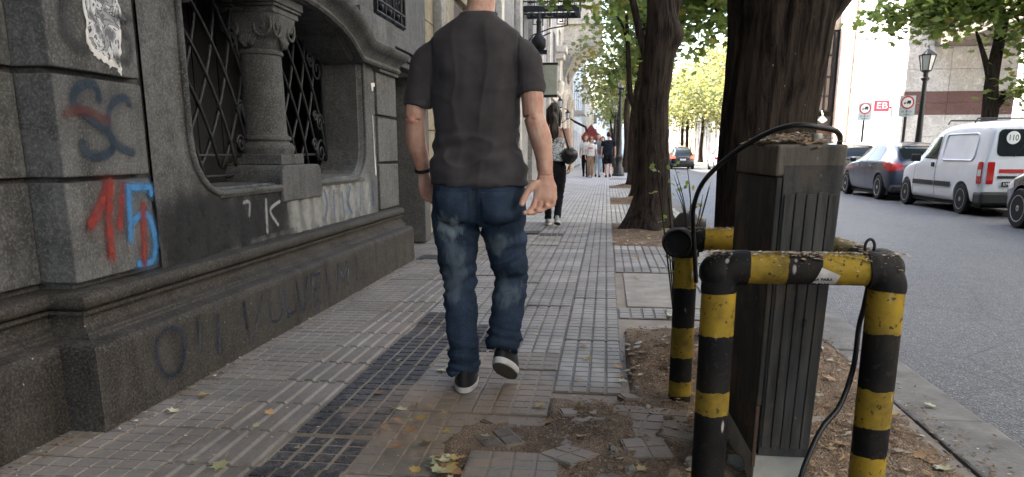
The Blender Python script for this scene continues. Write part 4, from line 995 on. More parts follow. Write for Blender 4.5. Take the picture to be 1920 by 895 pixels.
def crown_mesh(name, clusters, per, size, mat, spread=.34, seed=1, yellow=.06):
    rg = np.random.default_rng(seed); C = np.repeat(np.array(clusters), per, axis=0); n = len(C)
    off = rg.normal(0, 1, (n, 3)) * spread * np.array([1, 1, .62]); pos = C + off
    yaw = rg.uniform(0, 2 * math.pi, n); tilt = rg.normal(.55, .45, n); s = size * rg.uniform(.65, 1.25, n)
    # leaf frame: normal tilted from vertical
    nz = np.stack([np.sin(tilt) * np.cos(yaw), np.sin(tilt) * np.sin(yaw), np.cos(tilt)], 1)
    sp = rg.uniform(0, 2 * math.pi, n); h = np.stack([np.cos(sp), np.sin(sp), np.zeros(n)], 1)
    ux = h - nz * (h * nz).sum(1, keepdims=True); ux /= np.linalg.norm(ux, axis=1, keepdims=True) + 1e-9; uy = np.cross(nz, ux)
    m = len(LEAF); u = LEAF[:, 0]; v = LEAF[:, 1]; wv = .16 * np.abs(u) * 1.0 - .12 * v * v
    vs = pos[:, None, :] + s[:, None, None] * (ux[:, None, :] * u[None, :, None] + uy[:, None, :] * v[None, :, None] - nz[:, None, :] * wv[None, :, None])
    vs = vs.reshape(-1, 3); base = (np.arange(n) * m)[:, None, None]
    tri = np.array([(i, (i + 1) % 12, 12) for i in range(12)])[None]; f = (base + tri).reshape(-1, 3)
    me = bpy.data.meshes.new(name); me.vertices.add(len(vs)); me.vertices.foreach_set('co', vs.ravel()); me.loops.add(f.size); me.loops.foreach_set('vertex_index', f.ravel().astype(np.int32))
    me.polygons.add(len(f)); me.polygons.foreach_set('loop_start', np.arange(0, f.size, 3, dtype=np.int32)); me.polygons.foreach_set('loop_total', np.full(len(f), 3, dtype=np.int32)); me.update(calc_edges=True)
    tint = rg.uniform(0, .8, n); tint[rg.random(n) < yellow] = 1.0
    at = me.attributes.new('tint', 'FLOAT', 'POINT'); at.data.foreach_set('value', np.repeat(tint, m).astype(np.float32))
    me.materials.append(MAT[mat]); return me
def cl_ell(rg, n, c, r, shell=.45):
    out = []
    while len(out) < n:
        d = rg.normal(0, 1, 3); d /= np.linalg.norm(d); q = shell + (1 - shell) * rg.random() ** .6
        out.append((c[0] + d[0] * r[0] * q, c[1] + d[1] * r[1] * q, c[2] + d[2] * r[2] * q))
    return out
def limbs(mb, top, clusters, r0, rg, n=12):
    idx = rg.choice(len(clusters), min(n, len(clusters)), replace=False)
    for i in idx:
        e = Vector(clusters[i]); s = Vector(top); mid = s.lerp(e, .5) + Vector((rg.normal(0, .15), rg.normal(0, .15), rg.normal(.15, .15)))
        P = crom([s, s.lerp(mid, .5) + Vector((0, 0, .1)), mid, e], 5); m = len(P); mb.tube(P, [r0 * (1 - .9 * j / (m - 1)) + .006 for j in range(m)], 7)
def tree(loc, label, trunk, rad, clusters, per, size, mat, flare=.5, extra=(), seed=1, lumps=(), group=None, limb_n=10, limb_r=.07, spread=.34, yellow=.06, rough=.06, ridge=0):
    t = thing('street_tree', loc, label, 'tree', group); rg = np.random.default_rng(seed)
    trunk_mesh(trunk, rad, flare, seed=seed, lumps=lumps, rough=rough, ridge=ridge, n=150 if ridge else 28).build('trunk', 'bark', t, smooth=True)
    mb = MB(); limbs(mb, trunk[-1], clusters, limb_r, rg, limb_n)
    for p, r in extra: P = crom(p, 6); m = len(P); mb.tube(P, list(np.interp(np.linspace(0, 1, m), np.linspace(0, 1, len(r)), r)), 10)
    mb.build('branches', 'bark', t, smooth=True)
    o = obj('crown', crown_mesh('crown', clusters, per, size, mat, spread, seed, yellow), None, t); return t
rg = np.random.default_rng(2)
# the big trunk by the cabinet: its unseen crown, thickened for shade, roofs over the pavement
cl = cl_ell(rg, 270, (-.2, -1.6, 5.9), (4.2, 3.2, 1.8), .1)
T1 = tree((.78, 3.78, 0), 'big dark leaning trunk right behind the metal cabinet', [(-.02, 0, -.1), (-.01, 0, .3), (-.03, 0, .8), (-.03, 0, 1.15), (.0, 0, 1.5), (.03, .02, 1.9), (.12, .05, 2.6), (.2, .1, 3.6), (.1, .1, 4.6)],
     [.23, .225, .215, .21, .225, .26, .24, .21, .16], cl, 46, .17, 'leaf_green', flare=.35, seed=3, limb_n=16, limb_r=.10, spread=.42, rough=.09, ridge=.018,
     extra=[([(.05, 0, 1.6), (.35, 0, 2.1), (.8, .1, 3.0), (1.5, .2, 4.4)], [.17, .19, .15, .08])])
# second trunk with a bulge and a fork; its lowest leaves hang into view
rg = np.random.default_rng(5)
cl2 = cl_ell(rg, 30, (.9, .6, 5.8), (2.2, 2.2, 1.2), .2) + cl_ell(rg, 26, (-.75, 2.6, 3.75), (.65, 1.0, .55), .1) + cl_ell(rg, 34, (.95, 2.6, 3.45), (.75, 1.2, .75), .1)
tree((.57, 10, 0), 'second dark trunk along the kerb with a bulge below its fork', [(0, 0, -.1), (0, 0, .2), (.03, 0, .5), (.02, 0, 1.0), (.0, 0, 1.6), (.04, 0, 2.1), (.06, 0, 2.5), (.02, 0, 3.0), (-.02, .1, 3.8)],
     [.30, .25, .225, .20, .185, .19, .19, .16, .12], cl2, 40, .15, 'leaf_green', flare=.45, seed=9, lumps=[(2.42, 0.0, .09, .16)], ridge=.014, limb_n=16, limb_r=.07, spread=.30,
     extra=[([(-.1, 0, 2.15), (-.2, .0, 2.45), (-.28, .0, 2.75), (-.45, .1, 3.4)], [.06, .05, .045, .02]), ([(.1, 0, 2.4), (.25, .1, 3.0), (.5, .3, 3.8)], [.12, .09, .04])])
rg = np.random.default_rng(8)
cl3 = cl_ell(rg, 20, (-.05, .8, 4.5), (.8, 1.6, .9), .25) + cl_ell(rg, 14, (.1, .5, 3.5), (.7, 1.4, .7), .2) + cl_ell(rg, 22, (1.4, .8, 5.0), (1.6, 2, 1.0), .2)
t3 = tree((.74, 16.2, 0), 'third trunk standing close behind the second one', [(0, 0, -.1), (0, 0, .3), (-.03, 0, 1.0), (-.08, 0, 1.9), (-.02, 0, 2.6), (.0, 0, 3.2)], [.24, .19, .16, .14, .13, .10], cl3, 44, .15, 'leaf_green', flare=.5, seed=14, limb_n=14, limb_r=.05, spread=.34,
     extra=[([(-.08, 0, 1.7), (-.28, 0, 2.1), (-.36, 0, 2.9), (-.42, 0, 3.7)], [.06, .055, .05, .03]), ([(-.37, 0, 3.1), (-.55, 0, 3.6), (-.9, 0, 3.9)], [.03, .025, .01])])
rg = np.random.default_rng(10)
cl4 = cl_ell(rg, 40, (.1, .5, 5.0), (1.3, 2.2, 1.7), .25) + cl_ell(rg, 10, (-.2, .0, 3.2), (.7, 1.2, .7), .2)
row = 'trees down the left kerb'
t4 = tree((.80, 22.4, 0), 'forked trunk on the left kerb just before the black lamp post', [(0, 0, -.1), (0, 0, .3), (-.05, 0, 1.2), (-.02, 0, 2.2), (.05, 0, 3.0)], [.22, .18, .15, .13, .10], cl4, 40, .17, 'leaf_green', flare=.5, seed=21, limb_n=14, limb_r=.06, spread=.38,
     extra=[([(-.03, 0, 1.1), (.25, 0, 1.7), (.42, 0, 2.5), (.5, 0, 3.3)], [.10, .09, .08, .04])], yellow=.1)
rg = np.random.default_rng(12)
cl5 = cl_ell(rg, 62, (-.2, .2, 5.4), (2.4, 2.8, 2.3), .3)
t5 = tree((.95, 38, 0), 'olive yellow tree past the black lamp post on the left kerb', [(0, 0, -.1), (0, 0, .3), (.03, 0, 1.4), (-.05, 0, 3.0), (0, 0, 4.4)], [.24, .19, .16, .14, .10], cl5, 34, .21, 'leaf_olive', flare=.5, seed=31, limb_n=12, limb_r=.08, spread=.45, yellow=.18)
def recopy(t, loc, rz, sc, label, group=None):
    c = copy_tree(t); c.location = loc; c.rotation_euler = (0, 0, rz); c.scale = (sc,) * 3; c['label'] = label
    if group: c['group'] = group
    elif 'group' in c: del c['group']
    return c
recopy(t5, (.7, 48, 0), 1.9, .95, 'olive tree on the left kerb beyond the red canopy', row); recopy(t4, (.7, 60, 0), 2.7, 1.1, 'small green tree far along the left kerb', row); recopy(t5, (.7, 75, 0), 4.1, 1.05, 'last olive tree visible along the left kerb', row)
# opposite side
rg = np.random.default_rng(17)
clr = cl_ell(rg, 70, (-.1, -.2, 5.5), (2.5, 2.2, 1.3), .2) + cl_ell(rg, 40, (-1.5, .2, 4.35), (1.45, 1.2, .4), .15) + cl_ell(rg, 20, (.9, -.4, 3.9), (1.0, .9, .7), .15) + cl_ell(rg, 3, (.3, -.4, 2.35), (.35, .2, .25), .2)
tree((9.35, 20.5, -.04), 'leafy tree with dark forked trunk behind the white van', [(0, 0, -.1), (.02, 0, .6), (.03, 0, 1.3), (.06, 0, 2.0), (.0, 0, 2.7), (.03, 0, 3.4), (.1, 0, 4.2)], [.21, .17, .165, .19, .15, .14, .10], clr, 44, .19, 'leaf_green', flare=.3, seed=41, limb_n=16, limb_r=.06, spread=.33,
     extra=[([(.02, 0, 2.55), (-.2, 0, 3.2), (-.5, 0, 3.9)], [.09, .07, .03]), ([(.05, 0, 2.0), (.28, 0, 2.3), (.3, 0, 2.5)], [.12, .09, .05])], yellow=.05)
rrow = 'trees far down the right kerb'
rg = np.random.default_rng(44)
t6 = tree((9.5, 48, -.04), 'olive yellow tree on the right kerb behind the big trunk', [(0, 0, -.1), (0, 0, .3), (.03, 0, 1.4), (-.05, 0, 3.0), (0, 0, 4.4)], [.24, .19, .16, .14, .10], cl_ell(rg, 130, (0, 0, 5.6), (3.2, 3.4, 2.6), .2), 36, .24, 'leaf_olive', flare=.5, seed=33, limb_n=12, limb_r=.08, spread=.5, yellow=.2)
for i, (x, y, s, rz, lab) in enumerate([(9.5, 56, 1.15, .4, 'yellow lit tree nearest among the far right trees'), (9.5, 66, 1.2, 2.2, 'yellow lit tree second among the far right trees'), (9.3, 78, 1.1, 3.5, 'pale yellow tree third among the far right trees'), (8.9, 88, 1.25, 1.1, 'pale yellow tree fourth among the far right trees'), (9.3, 98, 1.3, 5, 'hazy pale tree near the end of the right kerb'), (2.0, 120, 1.5, 1, 'broad pale tree closing the street on the left'), (7.0, 150, 1.7, 2, 'broad pale tree closing the street on the right')]):
    recopy(t6, (x, y, -.04), rz, s, lab, rrow)
tree_n = 'trees of the near stretch, crowns overhead'
# shrubby sapling and weeds beside the second trunk
wd = thing('kerb_sapling', (.95, 8.6, 0), 'thin leafless sapling with few leaves beside the second trunk', 'sapling')
mb = MB(); rw = random.Random(9); tips = []
for i in range(11):
    a = rw.uniform(0, 6.28); L = rw.uniform(.35, 1.0); e = Vector((math.cos(a) * .3 * L, math.sin(a) * .25 * L, L)); P = crom([(rw.uniform(-.05, .05), rw.uniform(-.05, .05), -.02), e * .5 + Vector((.03, 0, 0)), e], 5); mb.tube(P, [.006] * (len(P) - 3) + [.004, .003, .002], 5); tips.append(tuple(e))
mb.build('stems', 'bark', wd); obj('leaves', crown_mesh('sapling_leaves', tips[:7], 4, .055, 'leaf_green', .05, 4, .3), None, wd)
wd2 = thing('kerb_weed', (.66, 4.35, 0), 'leggy weed with a few yellow green leaves by the big trunk', 'weed')
mb = MB(); tips = []
for i in range(5):
    a = rw.uniform(2, 4.2); L = rw.uniform(.5, .95); e = Vector((math.cos(a) * .16 * L, math.sin(a) * .1 * L, L)); P = crom([(0, 0, -.02), e * .5, e], 5); mb.tube(P, .004, 5); tips += [tuple(e), tuple(e * .85), tuple(e * .7)]
mb.build('stems', 'bark', wd2); obj('leaves', crown_mesh('weed_leaves', tips[:9], 2, .045, 'leaf_green', .03, 6, .5), None, wd2)
wd2.location = (.40, 4.0, 0.02)
simple('black_plastic', (.012, .012, .013), .35, .3, 10, .4, 25, spec=.5)
bag = thing('rubbish_bag', (1.0, 9.1, 0), 'crumpled black bag lying at the kerb behind the second trunk', 'bag')
MB().sphere((0, 0, .15), .17, 20, 14, (1.1, .9, .95), lambda d: 1 + .22 * mnoise.noise(d * 3.1) + .08 * mnoise.noise(d * 9)).build('bag_body', 'black_plastic', bag, smooth=True); MB().tube([(0, 0, .28), (.02, 0, .34), (.04, .01, .38)], [.03, .02, .045], 8).build('knot', 'black_plastic', bag, smooth=True)

# unseen trees added behind and beside the camera to cut sky light
for x, y, rz, lab in ((.75, -7.0, 2.4, 'unseen street tree added behind the camera to block sky light'), (9.4, 6.0, 3.6, 'unseen street tree added across the road to block sky light'),):
    recopy(T1, (x, y, 0), rz, 1.0, lab)
# ------------------------------------------------------------------ pipe barrier, cabinet, cables
def striped(name, axis, lo, hi, stops):
    t = NT(name); c = t.sep()['xyz'.index(axis)]; f = t.math('DIVIDE', t.math('SUBTRACT', c, lo), hi - lo)
    f = t.math('ADD', f, t.math('MULTIPLY', t.math('SUBTRACT', t.noise(30, 4), .5), .020))
    Yc, K = (.33, .22, .025), (.008, .008, .009)
    col = t.ramp(f, [(max(0, (p - lo) / (hi - lo)), Yc if k else K) for p, k in stops], 'CONSTANT')
    grime = t.noise(7, 5, .65); col = t.mix(t.math('MULTIPLY', t.ramp(grime, [(.42, 0), (.66, 1)]), .65), col, (.030, .025, .019))
    chip = t.ramp(t.noise(46, 4, .7), [(.60, 0), (.625, 1)]); col = t.mix(t.math('MULTIPLY', chip, .85), col, (.03, .022, .016))
    dr = t.math('MULTIPLY', t.ramp(t.voro(24, stretch=(1, 1, .3)), [(.08, 1), (.15, 0)]), t.ramp(t.noise(6, 2), [(.48, 0), (.55, 1)]))
    col = t.mix(t.math('MULTIPLY', dr, .8), col, (.45, .43, .40)); t.col(col)
    t.rough(t.ramp(grime, [(.3, .45), (.7, .8)])); t.b.inputs['Specular IOR Level'].default_value = .14
    t.bump(t.math('SUBTRACT', t.math('MULTIPLY', t.noise(60, 3), .5), chip), .35, .004); MAT[name] = t.m
striped('stripes_fl', 'z', 0, 1, [(0, 0), (.28, 1), (.345, 0), (.505, 1), (.628, 0)]); striped('stripes_fr', 'z', 0, 1, [(0, 1), (.176, 0), (.258, 1), (.368, 0), (.524, 1), (.643, 0)])
striped('stripes_bl', 'z', 0, 1, [(0, 0), (.02, 1), (.085, 0), (.185, 1), (.31, 0), (.47, 1), (.596, 0)]); striped('stripes_front', 'x', 0, 1, [(0, 0), (.385, 1), (.484, 0), (.569, 1), (.691, 0)])
striped('stripes_back', 'x', 0, 1, [(0, 0), (.385, 1), (.52, 0), (.64, 1), (.78, 0)]); striped('stripes_side', 'y', 2, 3.2, [(2, 0), (2.35, 1), (2.6, 0), (2.85, 1), (3.0, 0)]); striped('pipe_black', 'z', -5, 5, [(-5, 0), (4.9, 1)])
BR = thing('pipe_barrier', (.53, 2.5, 0), 'black and yellow striped pipe barrier around the metal cabinet', 'barrier')
def bl(o): o.location = -Vector(BR.location); return o
rP = .042
FLx, FRx, FY, FZ = .313, .747, 2.06, .694
BLp = (.323, 3.0, .663); BRp = (.79, 3.0, .663)
def pipe(name, pts, mat, r=rP): return bl(MB().tube(pts, r, 24).build(name, mat, BR, smooth=True, sharp=60))
pipe('post', [(FLx, FY, -.05), (FLx, FY, .655)], 'stripes_fl', .0465); pipe('post', [(FRx, FY, -.05), (FRx, FY, .665)], 'stripes_fr', .0465)
pipe('post', [(BLp[0], BLp[1], -.05), (BLp[0], BLp[1], .62)], 'stripes_bl', .045); pipe('post', [(BRp[0], BRp[1], -.05), (BRp[0], BRp[1], .57)], 'stripes_bl', .045)
pipe('front_bar', [(FLx + .03, FY, FZ), (FRx - .03, FY, FZ)], 'stripes_front'); pipe('back_bar', [(BLp[0] + .03, BLp[1], BLp[2]), (BRp[0] - .03, BRp[1], BRp[2])], 'stripes_back', .045); pipe('side_bar', [(FRx + .005, FY + .04, FZ), (BRp[0], BRp[1] - .03, BRp[2])], 'stripes_side', .042)
def elbow(pts, r): return bl(MB().tube(crom(pts, 6), r, 24).build('elbow', 'pipe_black', BR, smooth=True, sharp=60))
elbow([(FLx, FY, .627), (FLx, FY, .65), (FLx + .012, FY, .68), (FLx + .04, FY, FZ), (FLx + .072, FY, FZ)], .048); bl(MB().sphere((FLx - .005, FY, FZ - .012), .051, 24, 14).build('end_cap', 'pipe_black', BR, smooth=True))
elbow([(FRx, FY, .642), (FRx, FY, .655), (FRx - .012, FY, .68), (FRx - .035, FY, FZ), (FRx - .056, FY, FZ)], .048); elbow([(FRx - .05, FY, FZ), (FRx - .012, FY + .005, FZ), (FRx + .005, FY + .04, FZ), (FRx + .012, FY + .10, FZ)], .0475)
elbow([(BLp[0], BLp[1], .596), (BLp[0], BLp[1], .62), (BLp[0] + .012, BLp[1], .648), (BLp[0] + .04, BLp[1], BLp[2]), (BLp[0] + .062, BLp[1], BLp[2])], .050); elbow([(BRp[0], BRp[1], .55), (BRp[0], BRp[1], .61), (BRp[0] - .012, BRp[1], .645), (BRp[0] - .06, BRp[1], BRp[2])], .050)
bl(MB().lathe([(.052, 0), (.055, .01), (.055, .05)], 28).build('stub', 'pipe_black', BR, smooth=True, sharp=50)); st = BR.children[-1]; st.rotation_euler = (R(-90), 0, 0); st.location = Vector((BLp[0] - .045, BLp[1] - .075, BLp[2] - .006)) - Vector(BR.location)
MB_ = MB().lathe([(.052, -.004), (.055, .0), (.055, .016), (.050, .02), (.048, .012), (.04, .006), (.005, .004)], 28); o = MB_.build('pipe_collar', 'pipe_black', BR, smooth=True, sharp=50); o.rotation_euler = (R(90), 0, 0); o.location = Vector((BLp[0] - .045, BLp[1] - .076, BLp[2] - .006)) - Vector(BR.location)
bl(MB().tube([(BLp[0] - .045, BLp[1] - .06, BLp[2] - .006), (BLp[0] - .02, BLp[1], BLp[2])], .049, 20).build('stub', 'pipe_black', BR, smooth=True))
# sticker on the front bar
def sticker():
    simple('sticker_paper', (.5, .48, .46), .6, .2, 60, 0)
    vs = []; fs = []; n = 8; r = rP + .0012
    for i in range(n + 1):
        a = R(-92 + 70 * i / n) ; f = i / n
        for x in (.546 + .02 * f, .618 - .012 * (1 - f) if f < .6 else .618 - .05 * (f - .6) / .4): vs.append((x, FY - r * math.cos(a + R(35)), FZ + r * math.sin(a + R(35)) ))
    for i in range(n): fs.append((2 * i, 2 * i + 1, 2 * i + 3, 2 * i + 2))
    me = bpy.data.meshes.new('sticker'); me.from_pydata(vs, [], fs); o = bl(obj('sticker', me, 'sticker_paper', BR)); o['label'] = 'torn pale paper sticker'
    for txt, z, x in (('IA PARA', FZ - .022, .574), ('ES PARA', FZ - .036, .570)):
        yy = FY - math.sqrt(rP ** 2 - (z - FZ) ** 2) - .0032
        l = lettering('lettering', txt, .0125, 'ink', o, (x, yy, z), (R(90 - math.degrees(math.asin((z - FZ) / rP)) * -1), R(-4), 0)); l.rotation_euler = (R(90) + math.asin((FZ - z) / rP) * 1.0, 0, 0)
sticker()
def p_bar(r):
    if r.random() < .6:
        x = r.uniform(FLx - .04, FRx + .04); a = r.gauss(0, .45 if r.random() < .7 else .95); return (x, FY + math.sin(a) * rP, FZ + math.cos(a) * (rP + .001))
    t = r.random(); a = r.gauss(0, .6); x = FRx + (BRp[0] - FRx) * t; y = FY + (BRp[1] - FY) * t; return (x + math.sin(a) * rP, y, FZ + (BRp[2] - FZ) * t + math.cos(a) * rP)
c = chips('droppings', 2400, p_bar, .002, .011, (.55, 1), BR, .15); bl(c)
def p_bar2(r): a = r.gauss(0, .5); return (r.uniform(BLp[0], BRp[0]), BLp[1] + math.sin(a) * .045, BLp[2] + math.cos(a) * .046)
bl(chips('bar_grime', 500, p_bar2, .003, .010, (.3, 1), BR))
MB_ = MB(); MB_.tube([(.70 + .012 * math.cos(R(a)), FY + .02, FZ + .05 + .02 * math.sin(R(a)) + .01) for a in range(-30, 215, 20)], .004, 8); bl(MB_.build('wire_loop', 'iron_grey', BR, smooth=True))

# cabinet
def cab_mat(name, base, light):
    t = NT(name); st = t.noise(10, 5, .65, stretch=(1, 1, .12)); n2 = t.noise(45, 4, .7)
    c = t.mix(t.ramp(st, [(.35, 0), (.65, 1)]), base, light); c = t.mix(t.math('MULTIPLY', t.ramp(t.noise(4, 5, .7), [(.5, 0), (.66, 1)]), .7), c, (.12, .088, .06))
    dr = t.math('MULTIPLY', t.ramp(t.voro(42, stretch=(1, 1, .35)), [(.06, 1), (.11, 0)]), t.ramp(t.noise(6, 2), [(.54, 0), (.6, 1)])); c = t.mix(t.math('MULTIPLY', dr, .7), c, (.36, .35, .32))
    t.b.inputs['Specular IOR Level'].default_value = .12; t.col(c); t.rough(.7); t.bump(t.math('ADD', n2, st), .5, .005); MAT[name] = t.m
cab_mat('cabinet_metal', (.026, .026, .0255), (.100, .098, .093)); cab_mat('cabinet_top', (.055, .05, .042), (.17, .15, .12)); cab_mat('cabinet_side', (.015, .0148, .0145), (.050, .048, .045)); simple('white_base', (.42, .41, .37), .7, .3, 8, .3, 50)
CAB = thing('utility_cabinet', (.56, 2.2, 0), 'weathered dark metal utility cabinet standing inside the pipe barrier', 'cabinet')
def tap(u, d, z):   # cabinet surface: u 0..1 across the front, d depth, slightly narrower at the foot
    f = z / 1.02; x0 = .461 + .014 * f; x1 = .622 + .031 * f; return (x0 + (x1 - x0) * u - d * .03 - .56, d, z)
def tbox(mb, u0, u1, d0, d1, z0, z1):
    return mb.add([tap(u0, d0, z0), tap(u1, d0, z0), tap(u1, d1, z0), tap(u0, d1, z0), tap(u0, d0, z1), tap(u1, d0, z1), tap(u1, d1, z1), tap(u0, d1, z1)], [(0, 3, 2, 1), (4, 5, 6, 7), (0, 1, 5, 4), (1, 2, 6, 5), (2, 3, 7, 6), (3, 0, 4, 7)])
D = .54
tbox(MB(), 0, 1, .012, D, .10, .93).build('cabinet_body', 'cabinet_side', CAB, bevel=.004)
tbox(MB(), -.03, 1.03, -.002, D + .01, .932, 1.02).build('cabinet_top', 'cabinet_top', CAB, bevel=.008)
dr = tbox(MB(), .10, .995, 0.001, .0115, .10, .965).build('door', 'cabinet_metal', CAB, bevel=.002)
dr.location.y = -.004
for i in range(5):
    u = .135 + i * .17; tbox(MB(), u, u + .152, -.0065, -.0035, .13, .885 + .004 * (i % 2)).build('door_rib', 'cabinet_metal', dr, bevel=.003)
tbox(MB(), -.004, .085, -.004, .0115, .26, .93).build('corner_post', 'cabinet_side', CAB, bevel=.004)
simple('rust_lining', (.10, .065, .045), .8, .4, 12, .4)
tbox(MB(), .0, .07, .002, .012, .06, .255).build('broken_corner', 'rust_lining', CAB, bevel=.003)
for i in range(0):
    d = .04 + i * .055; tbox(MB(), -.018, .0, d, d + .03, .12, .90).build('side_rib', 'cabinet_side', CAB, bevel=.003)
tbox(MB(), .05, 1.0, .006, D, -.02, .098).build('plinth', 'white_base', CAB, bevel=.004)
MB().add([tap(.62, -.013, .505), tap(.66, -.013, .505), tap(.66, -.013, .53), tap(.62, -.013, .53), tap(.62, -.022, .51), tap(.66, -.022, .51), tap(.66, -.022, .525), tap(.62, -.022, .525)], [(0, 3, 2, 1), (4, 5, 6, 7), (0, 1, 5, 4), (1, 2, 6, 5), (2, 3, 7, 6), (3, 0, 4, 7)]).build('lock', 'iron_grey', dr)
def p_cab(r):
    u, d = r.random(), r.random() ** .8 * D; q = tap(u, d, 1.02); return (q[0], q[1], 1.024 + .030 * max(0, 1 - ((u - .5) * 2) ** 2) * r.random())
chips('dropping_crust', 1300, p_cab, .003, .013, (.35, 1), CAB)
lump = MB().sphere((-.005, .26, 1.015), .1, 36, 20, (.93, 2.55, .30), lambda d: 1 + .22 * mnoise.noise(d * 6) + .10 * mnoise.noise(d * 16)); lump.build('dirt_heap', 'soil', CAB, smooth=True)
MB().lathe([(.013, 0), (.013, .012), (.010, .016)], 14, (.03, .06, 1.035)).build('bottle_cap', 'white_base', CAB)
simple('rubber', (.012, .012, .013), .45, .25, 30, .2, 60, spec=.4)
cab1 = MB().tube(crom([(.76, 2.62, .80), (.735, 2.55, 1.0), (.70, 2.45, 1.055), (.635, 2.42, 1.072), (.558, 2.42, 1.078), (.486, 2.5, 1.05), (.407, 2.6, .988), (.344, 2.75, .899), (.325, 2.85, .807), (.335, 2.93, .72), (.345, 2.94, .64), (.36, 2.95, .5)], 8), .0085, 10).build('power_cable', 'rubber', smooth=True)
tag(cab1, 'black cable arching over the cabinet top and down its left side', 'cable')
cab2 = MB().tube(crom([(.715, 2.10, .66), (.718, 2.13, .58), (.717, 2.15, .52), (.696, 2.1, .413), (.655, 2.05, .319), (.597, 2.0, .266), (.549, 1.95, .184), (.53, 1.93, .12), (.50, 1.90, .03), (.44, 1.88, .012)], 8), .0075, 10).build('power_cable', 'rubber', smooth=True)
tag(cab2, 'black cable hanging from the barrier corner down to the soil', 'cable')
cab3 = MB().tube(crom([(.67, 2.72, .98), (.70, 2.74, .8), (.685, 2.72, .6), (.66, 2.7, .4), (.66, 2.7, .0)], 8), .007, 8).build('power_cable', 'rubber', smooth=True)
tag(cab3, 'black cable bowing out along the right edge of the cabinet', 'cable')
# bricks and stones in the bed
simple('rubble', (.28, .20, .14), .9, .4, 14, .6, 60); simple('rubble_grey', (.22, .205, .18), .9, .3, 14, .6, 60)
rs = random.Random(12)
spots = [(.40, 2.10, .045, 0), (.30, 2.32, .03, 1), (.22, 2.16, .035, 0), (.45, 2.34, .03, 1), (.10, 2.25, .02, 1), (.18, 2.5, .022, 0), (.36, 2.55, .028, 1), (.02, 2.15, .018, 0), (.85, 2.3, .025, 1), (.95, 2.5, .02, 1), (.26, 2.75, .025, 0), (.05, 2.42, .016, 1), (.41, 2.72, .03, 0), (.15, 3.1, .02, 1), (.3, 3.3, .02, 0)]
lab = {0: 'brown lump of rubble lying in the soil bed beside the barrier', 1: 'grey stone chunk lying in the soil bed beside the barrier'}
for x, y, s, k in spots:
    sd = rs.random() * 50
    o = MB().sphere((0, 0, 0), s, 8, 6, (1.2, .9, .7), lambda d: 1 + .45 * mnoise.noise(d * 2 + Vector((sd, 0, 0)))).build('rubble_chunk', 'rubble' if k == 0 else 'rubble_grey')
    o.location = (x, y, h_near(x, y) + s * .3); o.rotation_euler = (rs.random(), rs.random(), rs.random() * 6); tag(o, lab[k], 'rubble', 'brown rubble lumps' if k == 0 else 'grey stone chunks')
# ------------------------------------------------------------------ vehicles
def paint(name, c, rough=.3, coat=.6, metal=0.0):
    t = NT(name); n = t.noise(3, 4); t.col(t.mix(t.ramp(n, [(.3, 0), (.7, 1)]), tuple(v * .93 for v in c), tuple(min(1, v * 1.05) for v in c))); t.rough(rough); t.b.inputs['Metallic'].default_value = metal
    t.b.inputs['Coat Weight'].default_value = coat; t.b.inputs['Coat Roughness'].default_value = .06; t.b.inputs['Specular IOR Level'].default_value = .5; MAT[name] = t.m
paint('paint_white', (.72, .75, .80), .35, .4); paint('paint_navy', (.022, .033, .066), .3, .7, .3); paint('paint_black', (.010, .010, .013), .25, .8); paint('paint_silver', (.42, .43, .44), .3, .6, .6); paint('paint_taxi', (.35, .24, .03), .35, .5)
def carglass():
    t = NT('car_glass'); t.col((.015, .02, .022)); t.rough(.05); t.b.inputs['Specular IOR Level'].default_value = .22; MAT['car_glass'] = t.m
    t = NT('tail_red'); t.col((.42, .012, .012)); t.rough(.12); t.b.inputs['Coat Weight'].default_value = .8; MAT['tail_red'] = t.m
    t = NT('lit_red'); t.col((.5, .02, .02)); t.rough(.2); t.b.inputs['Emission Color'].default_value = (1, .06, .03, 1); t.b.inputs['Emission Strength'].default_value = 1.2; MAT['lit_red'] = t.m
    t = NT('lens_clear'); t.col((.6, .6, .6)); t.rough(.12); t.b.inputs['Coat Weight'].default_value = .8; MAT['lens_clear'] = t.m
carglass()
simple('tyre', (.013, .013, .013), .8, .3, 20, .3, 90); simple('plastic_trim', (.025, .026, .028), .6, .2, 20, .2, 120); simple('alloy', (.42, .43, .45), .3, .1, 10, 0, metal=.8); simple('steel_wheel', (.26, .27, .28), .45, .15, 10, 0, metal=.4); simple('under', (.01, .01, .01), .9, .1, 4, 0)
def ring(y, zb, zw, zr, wb, ww, wr):
    h = [(0, zb), (wb * .92, zb), (wb, zb + .07), (ww, zb + .45 * (zw - zb)), (ww * .995, zw - .04), (ww * .985, zw + .01)]
    g = zr - zw
    h += [(ww * .97 + (wr - ww * .97) * .25, zw + .03 + g * .22 * (g > .1)), (wr + .02 * (g > .1), zr - min(.16, g * .35)), (wr - .02, zr - min(.05, g * .2)), (wr * .72, zr - .005), (0, zr + .01)]
    R_ = [(x, y, z) for x, z in h]; L_ = [(-x, y, z) for x, z in h[1:-1]][::-1]
    return R_ + L_
def car_body(st, wheels, wr_, ww_):
    mb = MB().loft([ring(*s) for s in st]); o = mb.build('body', None, None)
    s = o.modifiers.new('s', 'SUBSURF'); s.levels = 2; s.render_levels = 2; bake(o)
    cut = MB()
    for y in wheels:
        for sx in (-1, 1): cut.tube([(sx * (ww_ - .30), y, wr_), (sx * (ww_ + .2), y, wr_)], wr_ + .055, 32)
    c = cut.build('cut', None); b = o.modifiers.new('b', 'BOOLEAN'); b.operation = 'DIFFERENCE'; b.object = c; b.solver = 'EXACT'; bake(o); bpy.data.objects.remove(c)
    return o
